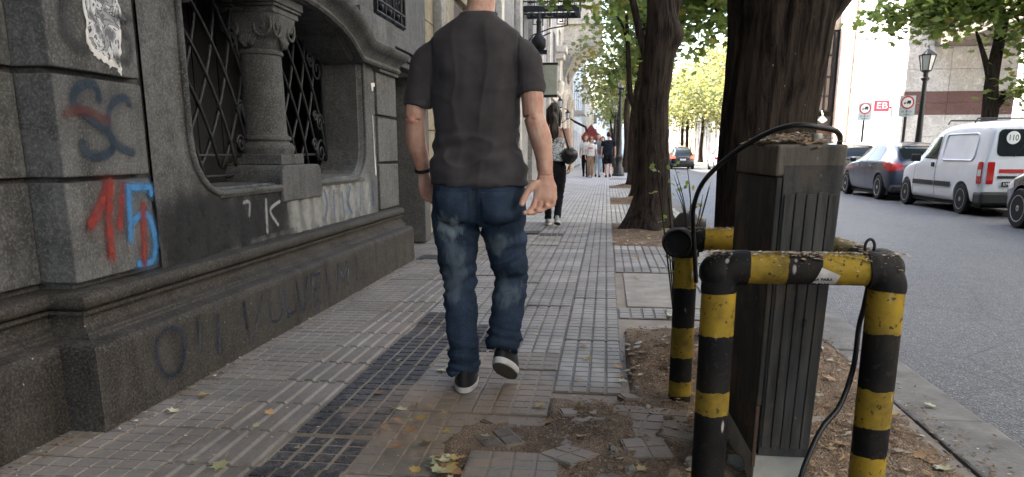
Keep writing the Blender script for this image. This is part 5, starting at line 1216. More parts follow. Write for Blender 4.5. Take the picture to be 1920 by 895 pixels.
def finish_body(o, mat, parent):
    o.data.materials.clear(); o.data.materials.append(MAT[mat]); o.data.polygons.foreach_set('use_smooth', [True] * len(o.data.polygons)); o.data.set_sharp_from_angle(angle=R(35)); o.parent = parent; return o
def wheel(parent, x, y, r, w_, rim, spokes=5, sx=-1):
    wt = MB(); prof = [(r * .66, -w_ / 2), (r * .93, -w_ / 2), (r, -w_ / 2 + .025), (r, w_ / 2 - .025), (r * .93, w_ / 2), (r * .66, w_ / 2)]
    wt.lathe(prof, 36); o = wt.build('wheel', 'tyre', parent, smooth=True, sharp=40); o.rotation_euler = (0, R(90), 0); o.location = (x, y, r)
    rb = MB(); d = sx * (w_ / 2 + .004); rb.lathe([(r * .64, d - sx * .01), (r * .68, d), (r * .63, d), (r * .6, d - sx * .03)], 36, cap=False)
    k = rb.build('rim', rim, o, smooth=True, sharp=40)
    sp = MB()
    for i in range(spokes):
        a = 2 * math.pi * i / spokes; c_, s_ = math.cos(a), math.sin(a); n = (-s_, c_); b0, b1 = r * .10, r * .07
        sp.add([(c_ * r * .1 + n[0] * b0, s_ * r * .1 + n[1] * b0, d - sx * .012), (c_ * r * .1 - n[0] * b0, s_ * r * .1 - n[1] * b0, d - sx * .012), (c_ * r * .64 - n[0] * b1, s_ * r * .64 - n[1] * b1, d - sx * .004), (c_ * r * .64 + n[0] * b1, s_ * r * .64 + n[1] * b1, d - sx * .004)], [(0, 1, 2, 3)])
    sp.lathe([(r * .16, d - sx * .011), (r * .14, d - sx * .002), (.01, d)], 16, cap=False); sp.build('spokes', rim, o, fix=True)
    MB().lathe([(r * .61, d - sx * .032), (.01, d - sx * .031)], 24, cap=False).build('rim_shadow_plate', 'under', o)
    return o
def interp(st, y):
    for a, b in zip(st, st[1:]):
        if a[0] <= y <= b[0]: t = (y - a[0]) / (b[0] - a[0] + 1e-9); return [a[i] + (b[i] - a[i]) * t for i in range(7)]
    return list(st[-1] if y > st[-1][0] else st[0])
def skin_panel(body, name, mat, parent, uv, axis, sgn, off, step=.05, grow=0):
    """panel lying on the body: polygon uv in the plane normal to axis, projected on the baked body"""
    bvh = BVH[body.name]; P = [Vector(p) for p in uv]; n = len(P); dens = []
    for i in range(n):
        a, b = P[i], P[(i + 1) % n]; k = max(1, int((b - a).length / step))
        for j in range(k): dens.append(a.lerp(b, j / k))
    bm = bmesh.new(); vs = [bm.verts.new((p.x, p.y, 0)) for p in dens]; bm.faces.new(vs); bmesh.ops.triangulate(bm, faces=bm.faces); bmesh.ops.subdivide_edges(bm, edges=bm.edges, cuts=2, use_grid_fill=True); bmesh.ops.triangulate(bm, faces=bm.faces)
    out = []
    for v in bm.verts:
        u, w_ = v.co.x, v.co.y
        if axis == 'x': o0, dr_ = Vector((sgn * 3, u, w_)), Vector((-sgn, 0, 0))
        elif axis == 'y': o0, dr_ = Vector((u, sgn * 9, w_)), Vector((0, -sgn, 0))
        hit = bvh.ray_cast(o0, dr_)
        v.co = (hit[0] + hit[1] * off) if hit[0] is not None else (Vector((sgn * .8, u, w_)) if axis == 'x' else Vector((u, 0, w_)))
    me = bpy.data.meshes.new(name); bmesh.ops.recalc_face_normals(bm, faces=bm.faces); bm.to_mesh(me); bm.free(); me.materials.append(MAT[mat]); me.polygons.foreach_set('use_smooth', [True] * len(me.polygons))
    o = bpy.data.objects.new(name, me); COL.objects.link(o); o.parent = parent; return o
from mathutils.bvhtree import BVHTree
BVH = {}
def make_bvh(o):
    BVH[o.name] = BVHTree.FromPolygons([v.co for v in o.data.vertices], [tuple(p.vertices) for p in o.data.polygons])
def rrect(u0, u1, v0, v1, r, sk=0):
    P = []
    for cx, cy, a0 in ((u1 - r, v1 - r, 0), (u0 + r, v1 - r, 90), (u0 + r, v0 + r, 180), (u1 - r, v0 + r, 270)):
        for a in (0, 30, 60, 90): P.append((cx + r * math.cos(R(a0 + a)) + sk * ((cy - v0) / (v1 - v0)), cy + r * math.sin(R(a0 + a))))
    return P
# --- white van seen from behind
def white_van():
    t = thing('white_van', (7.62, 14.85, RZ), 'white panel van with a red stripe and round 110 sticker parked at the right', 'van'); W = .80
    st = [(0, .30, .95, 1.60, .70, .73, .60), (.02, .26, .95, 1.66, .74, .77, .66), (.12, .24, .96, 1.73, .77, .80, .69), (.6, .20, .98, 1.76, .78, .81, .69), (1.6, .20, .98, 1.76, .78, .81, .69), (2.2, .20, .96, 1.70, .78, .81, .67), (2.7, .20, .94, 1.52, .78, .81, .63), (3.15, .20, .92, 1.20, .78, .80, .62), (3.45, .20, .90, .98, .77, .79, .66), (3.8, .22, .82, .86, .75, .77, .62), (4.02, .26, .70, .73, .70, .70, .56), (4.1, .32, .60, .62, .6, .6, .5)]
    b = car_body(st, (.78, 3.53), .29, .80); finish_body(b, 'paint_white', t); make_bvh(b)
    for y in (.78, 3.53):
        for sx in (-1, 1): wheel(t, sx * .70, y, .29, .19, 'steel_wheel', 6, sx)
    for sx in (-1, 1):
        skin_panel(b, 'front_door_window', 'car_glass', t, [(2.02, 1.03), (2.06, 1.48), (2.3, 1.50), (2.55, 1.40), (2.95, 1.06)], 'x', sx, .006)
        skin_panel(b, 'side_panel_recess', 'paint_white', t, rrect(.42, 1.78, 1.02, 1.52, .10), 'x', sx, .003)
        P_ = []
        for u, v in rrect(.42, 1.78, 1.02, 1.52, .10) + rrect(.42, 1.78, 1.02, 1.52, .10)[:1]:
            h = BVH[b.name].ray_cast(Vector((sx * 3, u, v)), Vector((-sx, 0, 0))); P_.append(tuple(h[0] + h[1] * .010))
        MB().tube(P_, .014, 8, cap=False).build('side_panel_rim', 'paint_white', t, smooth=True)
        skin_panel(b, 'rub_strip', 'plastic_trim', t, [(1.22, .60), (1.22, .50), (1.98, .50), (1.98, .60)], 'x', sx, .014)
        skin_panel(b, 'rub_strip', 'plastic_trim', t, [(2.02, .60), (2.02, .50), (3.12, .50), (3.12, .60)], 'x', sx, .014)
        skin_panel(b, 'door_gap', 'under', t, [(1.985, .30), (1.985, 1.54), (2.0, 1.54), (2.0, .30)], 'x', sx, .005)
        skin_panel(b, 'door_gap', 'under', t, [(3.13, .30), (3.03, 1.0), (3.045, 1.0), (3.145, .30)], 'x', sx, .005)
        MB().box(min(sx * .80, sx * .83), max(sx * .80, sx * .83), 2.08, 2.2, .88, .97).build('door_handle', 'plastic_trim', t, bevel=.008)
        MB().box(min(sx * .80, sx * .99), max(sx * .80, sx * .99), 2.78, 2.88, .98, 1.14).build('wing_mirror', 'plastic_trim', t, bevel=.03)
        # tail light wraps the corner
        skin_panel(b, 'tail_light', 'tail_red', t, rrect(.05 if sx < 0 else .05, .20, .60, 1.0, .03), 'x', sx, .012)
        skin_panel(b, 'tail_light', 'tail_red', t, rrect(sx * .72 if sx > 0 else -.72, sx * .60 if sx < 0 else .60, .60, 1.0, .02) if sx < 0 else rrect(.60, .72, .60, 1.0, .02), 'y', -1, .012)
        skin_panel(b, 'reversing_lens', 'lens_clear', t, rrect(.07, .17, .74, .86, .02), 'x', sx, .018)
    MB().box(-.80, .80, -.05, .30, .22, .46).build('rear_bumper', 'plastic_trim', t, bevel=.05)
    wn = []
    for sx in (-1, 1):
        a, c_ = sorted((sx * .06, sx * .60)); wn.append(skin_panel(b, 'rear_window', 'car_glass', t, rrect(a, c_, 1.10, 1.58, .09), 'y', -1, .008))
        a, c_ = sorted((sx * .05, sx * .57))
        skin_panel(b, 'red_stripe', 'sign_red', t, [(sx * .10, .80), (sx * .52, .80), (sx * .52, .87), (sx * .10, .87)], 'y', -1, .008); skin_panel(b, 'handle_bar', 'plastic_trim', t, [(sx * .08, .70), (sx * .54, .70), (sx * .54, .75), (sx * .08, .75)], 'y', -1, .012)
    skin_panel(b, 'door_gap', 'under', t, [(-.006, .5), (.006, .5), (.006, 1.66), (-.006, 1.66)], 'y', -1, .004)
    MB().box(-.06, -.01, -.03, .02, .92, 1.04).build('door_handle', 'plastic_trim', t, bevel=.01)
    # round 110 sticker on the left rear window, number plate
    d = MB().prism([(x - .36, z + 1.43) for x, z in disc(.115)], 'y', -.012, -.008); s = d.build('round_sticker', 'sign_white', t); s.location.y = -.010
    lettering('lettering', '110', .15, 'ink', s, (-.36, -.0135, 1.425), (R(90), 0, 0), .8)
    pl = MB().box(-.46, -.14, -.032, -.022, .555, .645).build('number_plate', 'ink', t); lettering('lettering', 'KMY 390', .085, 'sign_white', pl, (-.30, -.034, .598), (R(90), 0, 0), .85)
    for y in (.75, 1.9):
        MB().tube([(-.70, y, 1.72), (-.66, y, 1.80), (.66, y, 1.80), (.70, y, 1.72)], .016, 8).build('roof_bar', 'plastic_trim', t)
    MB().tube([(-.3, .0, 1.09), (-.2, -.02, 1.25), (-.12, -.015, 1.4)], .008, 6).build('wiper', 'plastic_trim', t)
    MB().box(-.72, .72, .1, 3.9, .16, .24).build('underbody', 'under', t)
white_van()
def hatch(name, loc, label, paintm, H=1.46, glass='car_glass', lights='tail_red', rim='alloy', detail=True, rz=0, plate=None, group=None):
    t = thing(name, loc, label, 'car', group, rz); k = H / 1.46
    st = [(0, .34, .72, .86 * k, .62, .66, .56), (.05, .26, .80, .98 * k, .70, .76, .60), (.25, .20, .88, 1.16 * k, .76, .82, .60), (.55, .18, .92, 1.37 * k, .79, .84, .58), (1.1, .18, .93, 1.45 * k, .80, .845, .58), (1.8, .18, .92, 1.46 * k, .80, .845, .58), (2.3, .18, .90, 1.40 * k, .80, .845, .57), (2.75, .18, .89, 1.18 * k, .80, .84, .60), (3.05, .18, .87, .98 * k, .79, .83, .66), (3.6, .19, .78, .84 * k, .77, .80, .64), (4.0, .22, .64, .68 * k, .70, .72, .55), (4.18, .30, .54, .56 * k, .55, .55, .45)]
    b = car_body(st, (.72, 3.32), .31, .84); finish_body(b, paintm, t); make_bvh(b)
    for y in (.72, 3.32):
        for sx in (-1, 1): wheel(t, sx * .735, y, .31, .2, rim, 7, sx)
    for sx in (-1, 1):
        skin_panel(b, 'rear_side_window', glass, t, [(.78, .99 * k), (.92, 1.24 * k), (1.12, 1.34 * k), (1.62, 1.36 * k), (1.62, .97 * k)], 'x', sx, .005)
        skin_panel(b, 'front_side_window', glass, t, [(1.70, .97 * k), (1.70, 1.36 * k), (2.1, 1.32 * k), (2.62, 1.02 * k), (2.66, .95 * k)], 'x', sx, .005)
        skin_panel(b, 'door_gap', 'under', t, [(1.66, .32), (1.66, .95), (1.672, .95), (1.672, .32)], 'x', sx, .003); skin_panel(b, 'door_gap', 'under', t, [(2.70, .34), (2.66, .93), (2.672, .93), (2.712, .34)], 'x', sx, .003)
        skin_panel(b, 'tail_light', lights, t, [(.06, .80), (.34, .98), (.52, .96), (.42, .82), (.2, .72), (.08, .70)], 'x', sx, .010)
        skin_panel(b, 'tail_light', lights, t, [(sx * .50, .76), (sx * .74, .72), (sx * .74, .93), (sx * .55, .90)], 'y', -1, .010)
        MB().box(min(sx * .86, sx * 1.02), max(sx * .86, sx * 1.02), 2.42, 2.52, .92, 1.05).build('wing_mirror', paintm, t, bevel=.035)
        for y in (1.22, 2.2): MB().box(min(sx * .835, sx * .865), max(sx * .835, sx * .865), y, y + .2, .82, .85).build('door_handle', paintm, t, bevel=.008)
        skin_panel(b, 'headlight', 'lens_clear', t, [(3.6, .62), (3.95, .56), (3.9, .68), (3.62, .76)], 'x', sx, .006)
    skin_panel(b, 'rear_window', glass, t, rrect(-.50, .50, 1.02 * k, 1.34 * k, .06), 'y', -1, .006)
    skin_panel(b, 'windscreen', glass, t, rrect(-.55, .55, 1.0 * k, 1.34 * k, .05), 'y', 1, .006)
    if plate: pl = MB().box(-.2, .2, -.03, .02, .60, .71).build('number_plate', plate, t)
    MB().box(-.74, .74, -.03, .3, .20, .40).build('rear_bumper', 'plastic_trim', t, bevel=.06)
    MB().box(-.75, .75, .2, 3.9, .13, .24).build('underbody', 'under', t)
    MB().tube([(0, .75, 1.44 * k), (0, .6, 1.60 * k)], .006, 6).build('aerial', 'plastic_trim', t)
    return t
hatch('dark_hatchback', (7.66, 19.5, RZ), 'dark blue hatchback with big red tail lamp parked ahead of the van', 'paint_navy', 1.44, plate='ink')
hatch('black_estate_car', (7.75, 24.6, RZ), 'black car parked in front of the dark blue hatchback', 'paint_black', 1.50, plate='ink')
# black off-roader cut by the right border: only its front corner is in view
hatch('black_suv', (7.27, 9.42, RZ), 'black off-roader cut by the right border behind the van', 'paint_black', 1.62, plate='ink')
# traffic far down the street
hatch('black_taxi', (5.25, 54, RZ), 'black taxi with yellow roof and lit tail lamps driving away', 'paint_black', 1.5, lights='lit_red', plate='sign_white')
tx = [o for o in COL.objects if o.name.startswith('black_taxi')][0]
skin = [c for c in tx.children if c.name.startswith('body')][0]
MB().box(-.50, .50, .9, 2.1, 1.475, 1.51).build('yellow_roof', 'paint_taxi', tx, bevel=.03); MB().box(-.18, .18, 1.3, 1.5, 1.50, 1.60).build('roof_sign', 'sign_white', tx, bevel=.02)
hatch('silver_car', (2.35, 43, RZ), 'silver car with lit red lamps between lamp post and trunk', 'paint_silver', 1.5, lights='lit_red', plate='sign_white')
hatch('small_dark_car', (2.3, 51, RZ), 'dark car further ahead of the silver car at the left kerb', 'paint_black', 1.5, lights='lit_red', plate='sign_white')
hatch('parked_white_car', (7.7, 50, RZ), 'white car parked on the right, half hidden by the big trunk', 'paint_white', 1.5, plate='sign_white')
hatch('blue_grey_car', (4.0, 72, RZ), 'pale car beyond the taxi on the sunlit road', 'paint_silver', 1.5, plate='sign_white')
simple('terracotta', (.30, .16, .09), .8, .2, 10, .2)
pt = thing('planter_pot', (9.5, 62, -.04), 'big clay planter with a thin tree on the right pavement', 'planter')
MB().lathe([(.3, 0), (.42, .3), (.48, .8), (.52, .95), (.46, .97), (.44, .9)], 18).build('pot', 'terracotta', pt, smooth=True, sharp=40)
MB().tube([(0, 0, .8), (.05, 0, 1.6), (0, 0, 2.4)], [.05, .04, .02], 7).build('stem', 'bark', pt); obj('leaves', crown_mesh('pot_leaves', [(0, 0, 2.0), (.2, 0, 2.4), (-.2, .1, 2.5), (0, 0, 2.8), (.1, -.1, 1.6)], 30, .16, 'leaf_olive', .2, 5), None, pt)
# ------------------------------------------------------------------ people
def skin_mat(name, c):
    t = NT(name); n = t.noise(22, 5, .6, vec=t.objco()); n2 = t.noise(160, 3, vec=t.objco())
    t.col(t.mix(t.ramp(n, [(.35, 0), (.7, 1)]), c, (c[0] * .82, c[1] * .58, c[2] * .52))); t.rough(.52); t.b.inputs['Subsurface Weight'].default_value = .12; t.b.inputs['Subsurface Radius'].default_value = (.012, .005, .003)
    t.bump(n2, .12, .002); MAT[name] = t.m
skin_mat('skin', (.52, .335, .255)); skin_mat('skin_pale', (.60, .40, .31))
def cloth(name, c, var=.2, scale=5, weave=900, bstr=.25, fold=None):
    t = NT(name); v = t.objco(); n = t.noise(scale, 5, .6, vec=v); c = tuple(c)
    t.col(t.mix(t.ramp(n, [(.3, 0), (.7, 1)]), tuple(x * (1 - var) for x in c), tuple(min(1, x * (1 + var)) for x in c))); t.rough(.95); t.b.inputs['Specular IOR Level'].default_value = .05
    t.b.inputs['Sheen Weight'].default_value = .06
    t.bump(t.noise(weave, 2, vec=v), bstr, .001); MAT[name] = t.m
cloth('tee_charcoal', (.053, .048, .051), .25, 8); cloth('cloth_black', (.012, .012, .014), .3); cloth('cloth_navy', (.014, .017, .024), .3); cloth('cloth_white', (.62, .60, .58), .1); cloth('cloth_tan', (.26, .18, .12), .15); cloth('cloth_pale_blue', (.36, .45, .52), .15); cloth('cloth_grey', (.22, .22, .23), .15); cloth('cloth_pink', (.55, .22, .2), .2)
def jeans_mat():
    t = NT('denim'); v = t.objco(); x, y, z = t.sep(v)
    n = t.noise(6, 5, .62, vec=v, stretch=(1.2, 1.2, .7)); tw = t.noise(420, 2, .6, vec=v, stretch=(1, 1, .25)); st = t.noise(26, 4, .65, vec=v, stretch=(1, 1, .35))
    c = t.mix(t.ramp(n, [(.3, 0), (.72, 1)]), (.011, .018, .032), (.034, .052, .088))
    def blob(cx, cz, rx_, rz_):
        a = t.math('DIVIDE', t.math('SUBTRACT', x, cx), rx_); b = t.math('DIVIDE', t.math('SUBTRACT', z, cz), rz_)
        d = t.math('ADD', t.math('MULTIPLY', a, a), t.math('MULTIPLY', b, b)); d = t.math('ADD', d, t.math('MULTIPLY', t.math('SUBTRACT', st, .5), 4.5)); return t.ramp(d, [(.0, 1), (1.1, 0)])
    wear = t.math('MAXIMUM', blob(-.12, .70, .07, .07), t.math('MULTIPLY', blob(.08, .63, .07, .05), .55)); wear = t.math('MAXIMUM', wear, t.math('MULTIPLY', blob(-.10, .47, .06, .10), .45)); wear = t.math('MAXIMUM', wear, t.math('MULTIPLY', blob(-.09, .60, .05, .09), .5)); wear = t.math('MAXIMUM', wear, t.math('MULTIPLY', blob(.12, .42, .06, .08), .4))
    c = t.mix(t.math('MULTIPLY', wear, .75), c, (.20, .245, .275)); c = t.mix(t.math('MULTIPLY', t.ramp(tw, [(.45, 0), (.7, 1)]), .35), c, (.075, .10, .13))
    c = t.mix(t.math('MULTIPLY', t.ramp(st, [(.55, 0), (.72, 1)]), .3), c, (.05, .078, .105))
    t.col(c); t.rough(.9); t.b.inputs['Specular IOR Level'].default_value = .05; t.bump(t.math('ADD', t.math('MULTIPLY', tw, .4), t.noise(60, 4, vec=v)), .35, .003); MAT['denim'] = t.m
jeans_mat()
def hair_mat(name, a, b):
    t = NT(name); v = t.objco(); n = t.noise(60, 4, .6, vec=v, stretch=(1, 1, .08)); t.col(t.mix(t.ramp(n, [(.35, 0), (.65, 1)]), a, b)); t.rough(.45); t.bump(n, .6, .006); MAT[name] = t.m
hair_mat('hair_dark', (.010, .007, .005), (.035, .022, .015)); hair_mat('hair_brown', (.06, .032, .018), (.16, .09, .05)); hair_mat('hair_auburn', (.10, .04, .02), (.22, .10, .05))
simple('shoe_black', (.014, .014, .015), .6, .2, 20, .2); simple('shoe_sole', (.55, .53, .50), .6, .12, 12, .1); simple('shoe_tread', (.085, .075, .06), .8, .3, 20, .4); simple('shoe_grey', (.28, .29, .30), .7, .15, 15, .2)
def wrinkle(o, fn):
    me = o.data; me.update(); n = len(me.vertices); co = np.empty(n * 3); me.vertices.foreach_get('co', co); co = co.reshape(-1, 3); nr = np.empty(n * 3); me.vertices.foreach_get('normal', nr); nr = nr.reshape(-1, 3)
    d = np.array([fn(*p) for p in co]); me.vertices.foreach_set('co', (co + nr * d[:, None]).ravel()); me.update()
def ell(z, cx, cy, rx_, ry_, n=36, pw=2.3):
    out = []
    for i in range(n):
        a = 2 * math.pi * i / n; c, s = math.cos(a), math.sin(a); out.append((cx + rx_ * math.copysign(abs(c) ** (2 / pw), c), cy + ry_ * math.copysign(abs(s) ** (2 / pw), s), z))
    return out
def head_mesh(mb, c, s=1.0, yaw=0, face=1):
    """head facing +y at scale s; face features grown from the surface"""
    def shp(d):
        q = 1.0
        if d.z < 0: q *= 1 - .10 * (-d.z) * (1 if d.y < .2 else .4) - .06 * abs(d.x) * (-d.z)
        return q
    m = Matrix.Rotation(yaw, 3, 'Z'); t = MB(); t.sphere((0, 0, 0), .108 * s, 28, 20, (.72, .90, 1.12), shp)
    t.sphere((0, .085 * s, -.012 * s), .016 * s, 10, 8, (.9, 1.1, 1.5)); t.sphere((0, .075 * s, -.055 * s), .024 * s, 10, 8, (1.2, .8, .5)); t.sphere((0, .062 * s, -.092 * s), .030 * s, 10, 8, (1.1, .8, .7))
    for sx in (-1, 1): t.sphere((sx * .079 * s, -.005 * s, -.012 * s), .022 * s, 10, 8, (.35, .75, 1.25)); t.sphere((sx * .03 * s, .075 * s, .03 * s), .022 * s, 10, 8, (1.2, .7, .4))
    for v in t.v: pass
    t.v = [tuple(m @ Vector(v) + Vector(c)) for v in t.v]; mb.add(t.v, t.f)
def hand(mb, wrist, knuck, across, curl, s=1.0, thumb_side=-1, lens=(.072, .082, .077, .060), spread=1.0):
    """palm from wrist to knuckles; across = unit vector from little finger to index; curl = unit vector the fingers bend towards"""
    W, K = Vector(wrist), Vector(knuck); d = (K - W).normalized(); ac = Vector(across).normalized(); cu = Vector(curl).normalized()
    mb.tube([W - d * .02 * s, W + d * .01 * s, W.lerp(K, .5), K, K + d * .012 * s], [(.024 * s, .021 * s), (.028 * s, .020 * s), (.041 * s, .017 * s), (.042 * s, .014 * s), (.036 * s, .009 * s)], 14, up=ac)
    for i, L in enumerate(lens):
        off = (1.5 - i) * .0212 * s; b = K + ac * off - d * .006 * s; L *= s; r = (.0090 - .0007 * (i == 3)) * s; d0 = d; d = (d + ac * (1.5 - i) * .06).normalized()
        bend = .62 + .10 * i
        p1 = b + (d * math.cos(.25) + cu * math.sin(.25)) * L * .48; a2 = .25 + bend; p2 = p1 + (d * math.cos(a2) + cu * math.sin(a2)) * L * .32; a3 = a2 + bend * .9; p3 = p2 + (d * math.cos(a3) + cu * math.sin(a3)) * L * .26
        mb.tube([b, b.lerp(p1, .5), p1, p1.lerp(p2, .5), p2, p3, p3 + (p3 - p2) * .12], [r * 1.05, r * .98, r * 1.04, r * .93, r * .95, r * .82, r * .4], 10)
        d = d0
    tb = W + d * .022 * s + ac * .026 * s + cu * .008 * s; t1 = tb + (ac * .42 + d * .85 + cu * .45).normalized() * .042 * s; t2 = t1 + (ac * .22 + d * .95 + cu * .35).normalized() * .032 * s; t3 = t2 + (d * .9 + cu * .5 - ac * .08).normalized() * .024 * s
    mb.tube([tb - d * .006, tb, t1, t2, t3, t3 + (t3 - t2) * .12], [.016 * s, .0165 * s, .0125 * s, .0118 * s, .0095 * s, .005 * s], 10)
def shoe(parent, ankle, heel, toe, roll=0, s=1.0, upper='shoe_black', sole='shoe_sole'):
    """heel and toe: points on the sole"""
    H_, T_ = Vector(heel), Vector(toe); f = (T_ - H_).normalized(); side = f.cross(Vector((0, 0, 1))).normalized(); up = side.cross(f).normalized(); M_ = Matrix((side, f, up)).transposed(); L = (T_ - H_).length
    def pl(z, k, n=28):
        out = []
        for i in range(n):
            a = 2 * math.pi * i / n; y = .5 - .5 * math.cos(a) if False else (.5 + .5 * math.sin(a)); wd = (.036 + .014 * math.sin(math.pi * min(1, y * .9 + .15)) + (.004 if y > .55 else 0)) * s
            x = math.copysign(abs(math.cos(a)) ** .75, math.cos(a)) * wd * k; out.append((x, y * L * (1 if k >= 1 else k) + (0 if k >= 1 else L * (1 - k) / 2), z))
        return out
    def put(rings, name, mat, par, cap=True):
        m = MB().loft([[tuple(H_ + M_ @ Vector(p)) for p in r] for r in rings], cap); return m.build(name, mat, par, smooth=True, sharp=45)
    so = put([pl(.004, .97), pl(.006, 1.0), pl(.026 * s, 1.03), pl(.030 * s, 1.0)], 'shoe_sole', sole, parent)
    put([pl(0, .93), pl(.0045, .95)], 'tread', 'shoe_tread', so)
    def up_ring(t):   # from sole edge to collar
        out = []
        for x, y, z in pl(0, 1.0):
            yy = y / L; cx = 0; cy = .20 * L; hz = .028 * s + t * (.065 * s) * (1 if yy < .45 else max(.0, 1 - (yy - .45) / .62) ** .8 * .95 + .05)
            k = 1 - .10 * t; q = max(0, (t - .35) / .65)
            out.append((x * (k - .12 * q), y + (min(.62 * L, y) - y) * q * .9 if yy > .4 else y + .006 * q, hz + (.012 * s * q if yy < .15 else 0)))
        return out
    put([up_ring(t) for t in (0, .2, .45, .7, 1.0)], 'shoe_upper', upper, parent)
def limb(mb, pts, rad, n=16, fn=None): mb.tube(crom(pts, 7), list(np.interp(np.linspace(0, 1, 7 * (len(pts) - 1) + 1), np.linspace(0, 1, len(rad)), rad)), n, fn=fn)
def limb_e(mb, pts, rad, n=20, up=(1, 0, 0)):
    m = 7 * (len(pts) - 1) + 1; t = np.linspace(0, 1, m); k = np.linspace(0, 1, len(rad)); a = np.interp(t, k, [r[0] for r in rad]); b = np.interp(t, k, [r[1] for r in rad]); mb.tube(crom(pts, 7), [(float(x), float(y)) for x, y in zip(a, b)], n, up=up)

# --- the man in the grey T-shirt, walking away
def crease(v, k=1.0):
    n = mnoise.noise(v); return (max(0, 1 - abs(n) * 4.5) ** 2 - .12) * k
def walking_man():
    t = thing('person', (-.52, 3.05, 0), 'person in charcoal T-shirt and blue jeans walking away in the foreground', 'person')
    sL, sR = (-.165, 0, 1.375), (.168, 0, 1.38); eL, eR = (-.252, -.01, 1.13), (.232, -.05, 1.135); wL, wR = (-.243, .075, .915), (.283, -.075, .912)
    mb = MB(); head_mesh(mb, (.025, .06, 1.685), 1.02)
    mb.tube([(.008, -.005, 1.42), (.01, .0, 1.5), (.016, .018, 1.55), (.022, .035, 1.62), (.024, .045, 1.66)], [(.10, .07), (.062, .058), (.056, .058), (.055, .060), (.05, .05)], 20, up=(1, 0, 0))
    mb.loft([ell(z, cx, 0, a, b) for z, cx, a, b in ((.95, .0, .15, .09), (1.15, 0, .145, .095), (1.32, 0, .16, .10), (1.42, .003, .17, .085), (1.46, .005, .12, .07))])
    limb(mb, [sL, (-.222, -.005, 1.30), eL], [.055, .047, .040]); limb(mb, [eL, (-.258, .025, 1.04), (-.248, .055, .975), wL], [.040, .042, .034, .0265]); limb(mb, [sR, (.213, -.02, 1.30), eR], [.055, .047, .041]); limb(mb, [eR, (.262, -.06, 1.05), (.275, -.068, .985), wR], [.041, .0435, .035, .0275])
    mb.sphere((eR[0] + .008, eR[1] - .028, eR[2] - .004), .019, 10, 8); mb.sphere((eL[0] - .005, eL[1] - .028, eL[2] - .004), .018, 10, 8)
    hand(mb, wR, (.284, -.088, .822), (-1, -.30, -.05), (-.78, -.55, -.05), 1.16)
    hand(mb, wL, (-.232, .10, .835), (.55, .80, 0), (.75, -.35, -.2), 1.05)
    limb(mb, [(-.09, .02, .88), (-.09, .05, .48), (-.066, -.03, .06)], [.07, .05, .036]); limb(mb, [(.095, .02, .88), (.115, .13, .49), (.105, -.045, .17)], [.07, .05, .036])
    b = mb.build('body', 'skin', t); remesh(b, .0034, 2, .5); b.data.materials.clear(); b.data.materials.append(MAT['skin'])
    def veins(x, y, z):
        d = .0012 * mnoise.noise(Vector((x * 60, y * 60, z * 22)))
        return d + (.0014 * max(0, math.sin(z * 420)) if .90 < z < .93 and x > .2 else 0)
    wrinkle(b, veins)
    # T-shirt
    mb = MB()
    sec = [(.866, .010, .200, .120), (.90, .009, .198, .120), (.96, .006, .186, .114), (1.03, .0, .174, .108), (1.12, -.002, .168, .106), (1.22, -.004, .172, .112), (1.30, -.004, .180, .116), (1.37, .0, .186, .114), (1.42, .003, .187, .103), (1.455, .006, .164, .092), (1.485, .008, .125, .085), (1.508, .010, .084, .078), (1.522, .011, .071, .071)]
    mb.loft([ell(z, cx, -.005, a, b_, 48) for z, cx, a, b_ in sec])
    limb(mb, [(-.12, 0, 1.375), (-.178, -.002, 1.352), (-.218, -.006, 1.275), (-.238, -.008, 1.178)], [.068, .070, .059, .053], 24); limb(mb, [(.125, 0, 1.38), (.182, -.008, 1.358), (.210, -.02, 1.29), (.222, -.030, 1.218)], [.068, .070, .058, .052], 24)
    s = mb.build('t_shirt', 'tee_charcoal', t); remesh(s, .0058, 5, .5)
    def folds(x, y, z):
        tors = 1 if abs(x) < .2 else .4
        low = math.exp(-((z - .98) / .11) ** 2); d = low * .022 * mnoise.noise(Vector((x * 5 + z * 8, y * 5, z * 22 - x * 5)))
        d += .012 * mnoise.noise(Vector((x * 15 + .8 * math.sin(z * 3), y * 13, z * 2.2))) * (.4 + .6 * math.exp(-((z - 1.25) / .18) ** 2)) * tors
        d += .009 * mnoise.noise(Vector((x * 9 - z * 7, y * 8, z * 9 + x * 7)))
        d += .0045 * math.exp(-((x - .0) / .018) ** 2) * 0
        d -= .008 * math.exp(-(x / .10) ** 2 - ((z - 1.18) / .2) ** 2) * (y < 0)
        d += crease(Vector((x * 3.5 + z * 5, y * 4, z * 7 - x * 3)), .006) * (.35 + low) + crease(Vector((x * 6 - z * 3 + 5, y * 5, z * 3.5 + x * 5)), .0035)
        if abs(abs(x - .004) - .168) < .004 and z > 1.25 and y < .02: d -= .004
        if z < .885: d += .0022
        if .885 <= z < .889: d -= .002
        zs = 1.200 if x < 0 else 1.238
        if abs(x) > .185 and zs - .004 < z < zs: d -= .0025
        d += .006 * math.exp(-((z - 1.30) / .05) ** 2) * mnoise.noise(Vector((x * 30, y * 12, z * 14))) * (abs(x) > .13)
        return d
    wrinkle(s, folds)
    MB().tube([(.011 + .069 * math.cos(R(a)), -.004 + .070 * math.sin(R(a)), 1.521 + .004 * math.sin(R(a))) for a in range(0, 361, 12)], .0062, 8, cap=False).build('neckband', 'tee_charcoal', s, smooth=True)
    # jeans
    mb = MB()
    mb.loft([ell(z, cx, cy, a, b_, 40) for z, cx, cy, a, b_ in ((.70, .003, .012, .165, .085), (.74, .003, .012, .186, .112), (.80, .004, .008, .190, .125), (.86, .005, .002, .186, .124), (.92, .005, 0, .175, .112), (.955, .004, 0, .168, .105))])
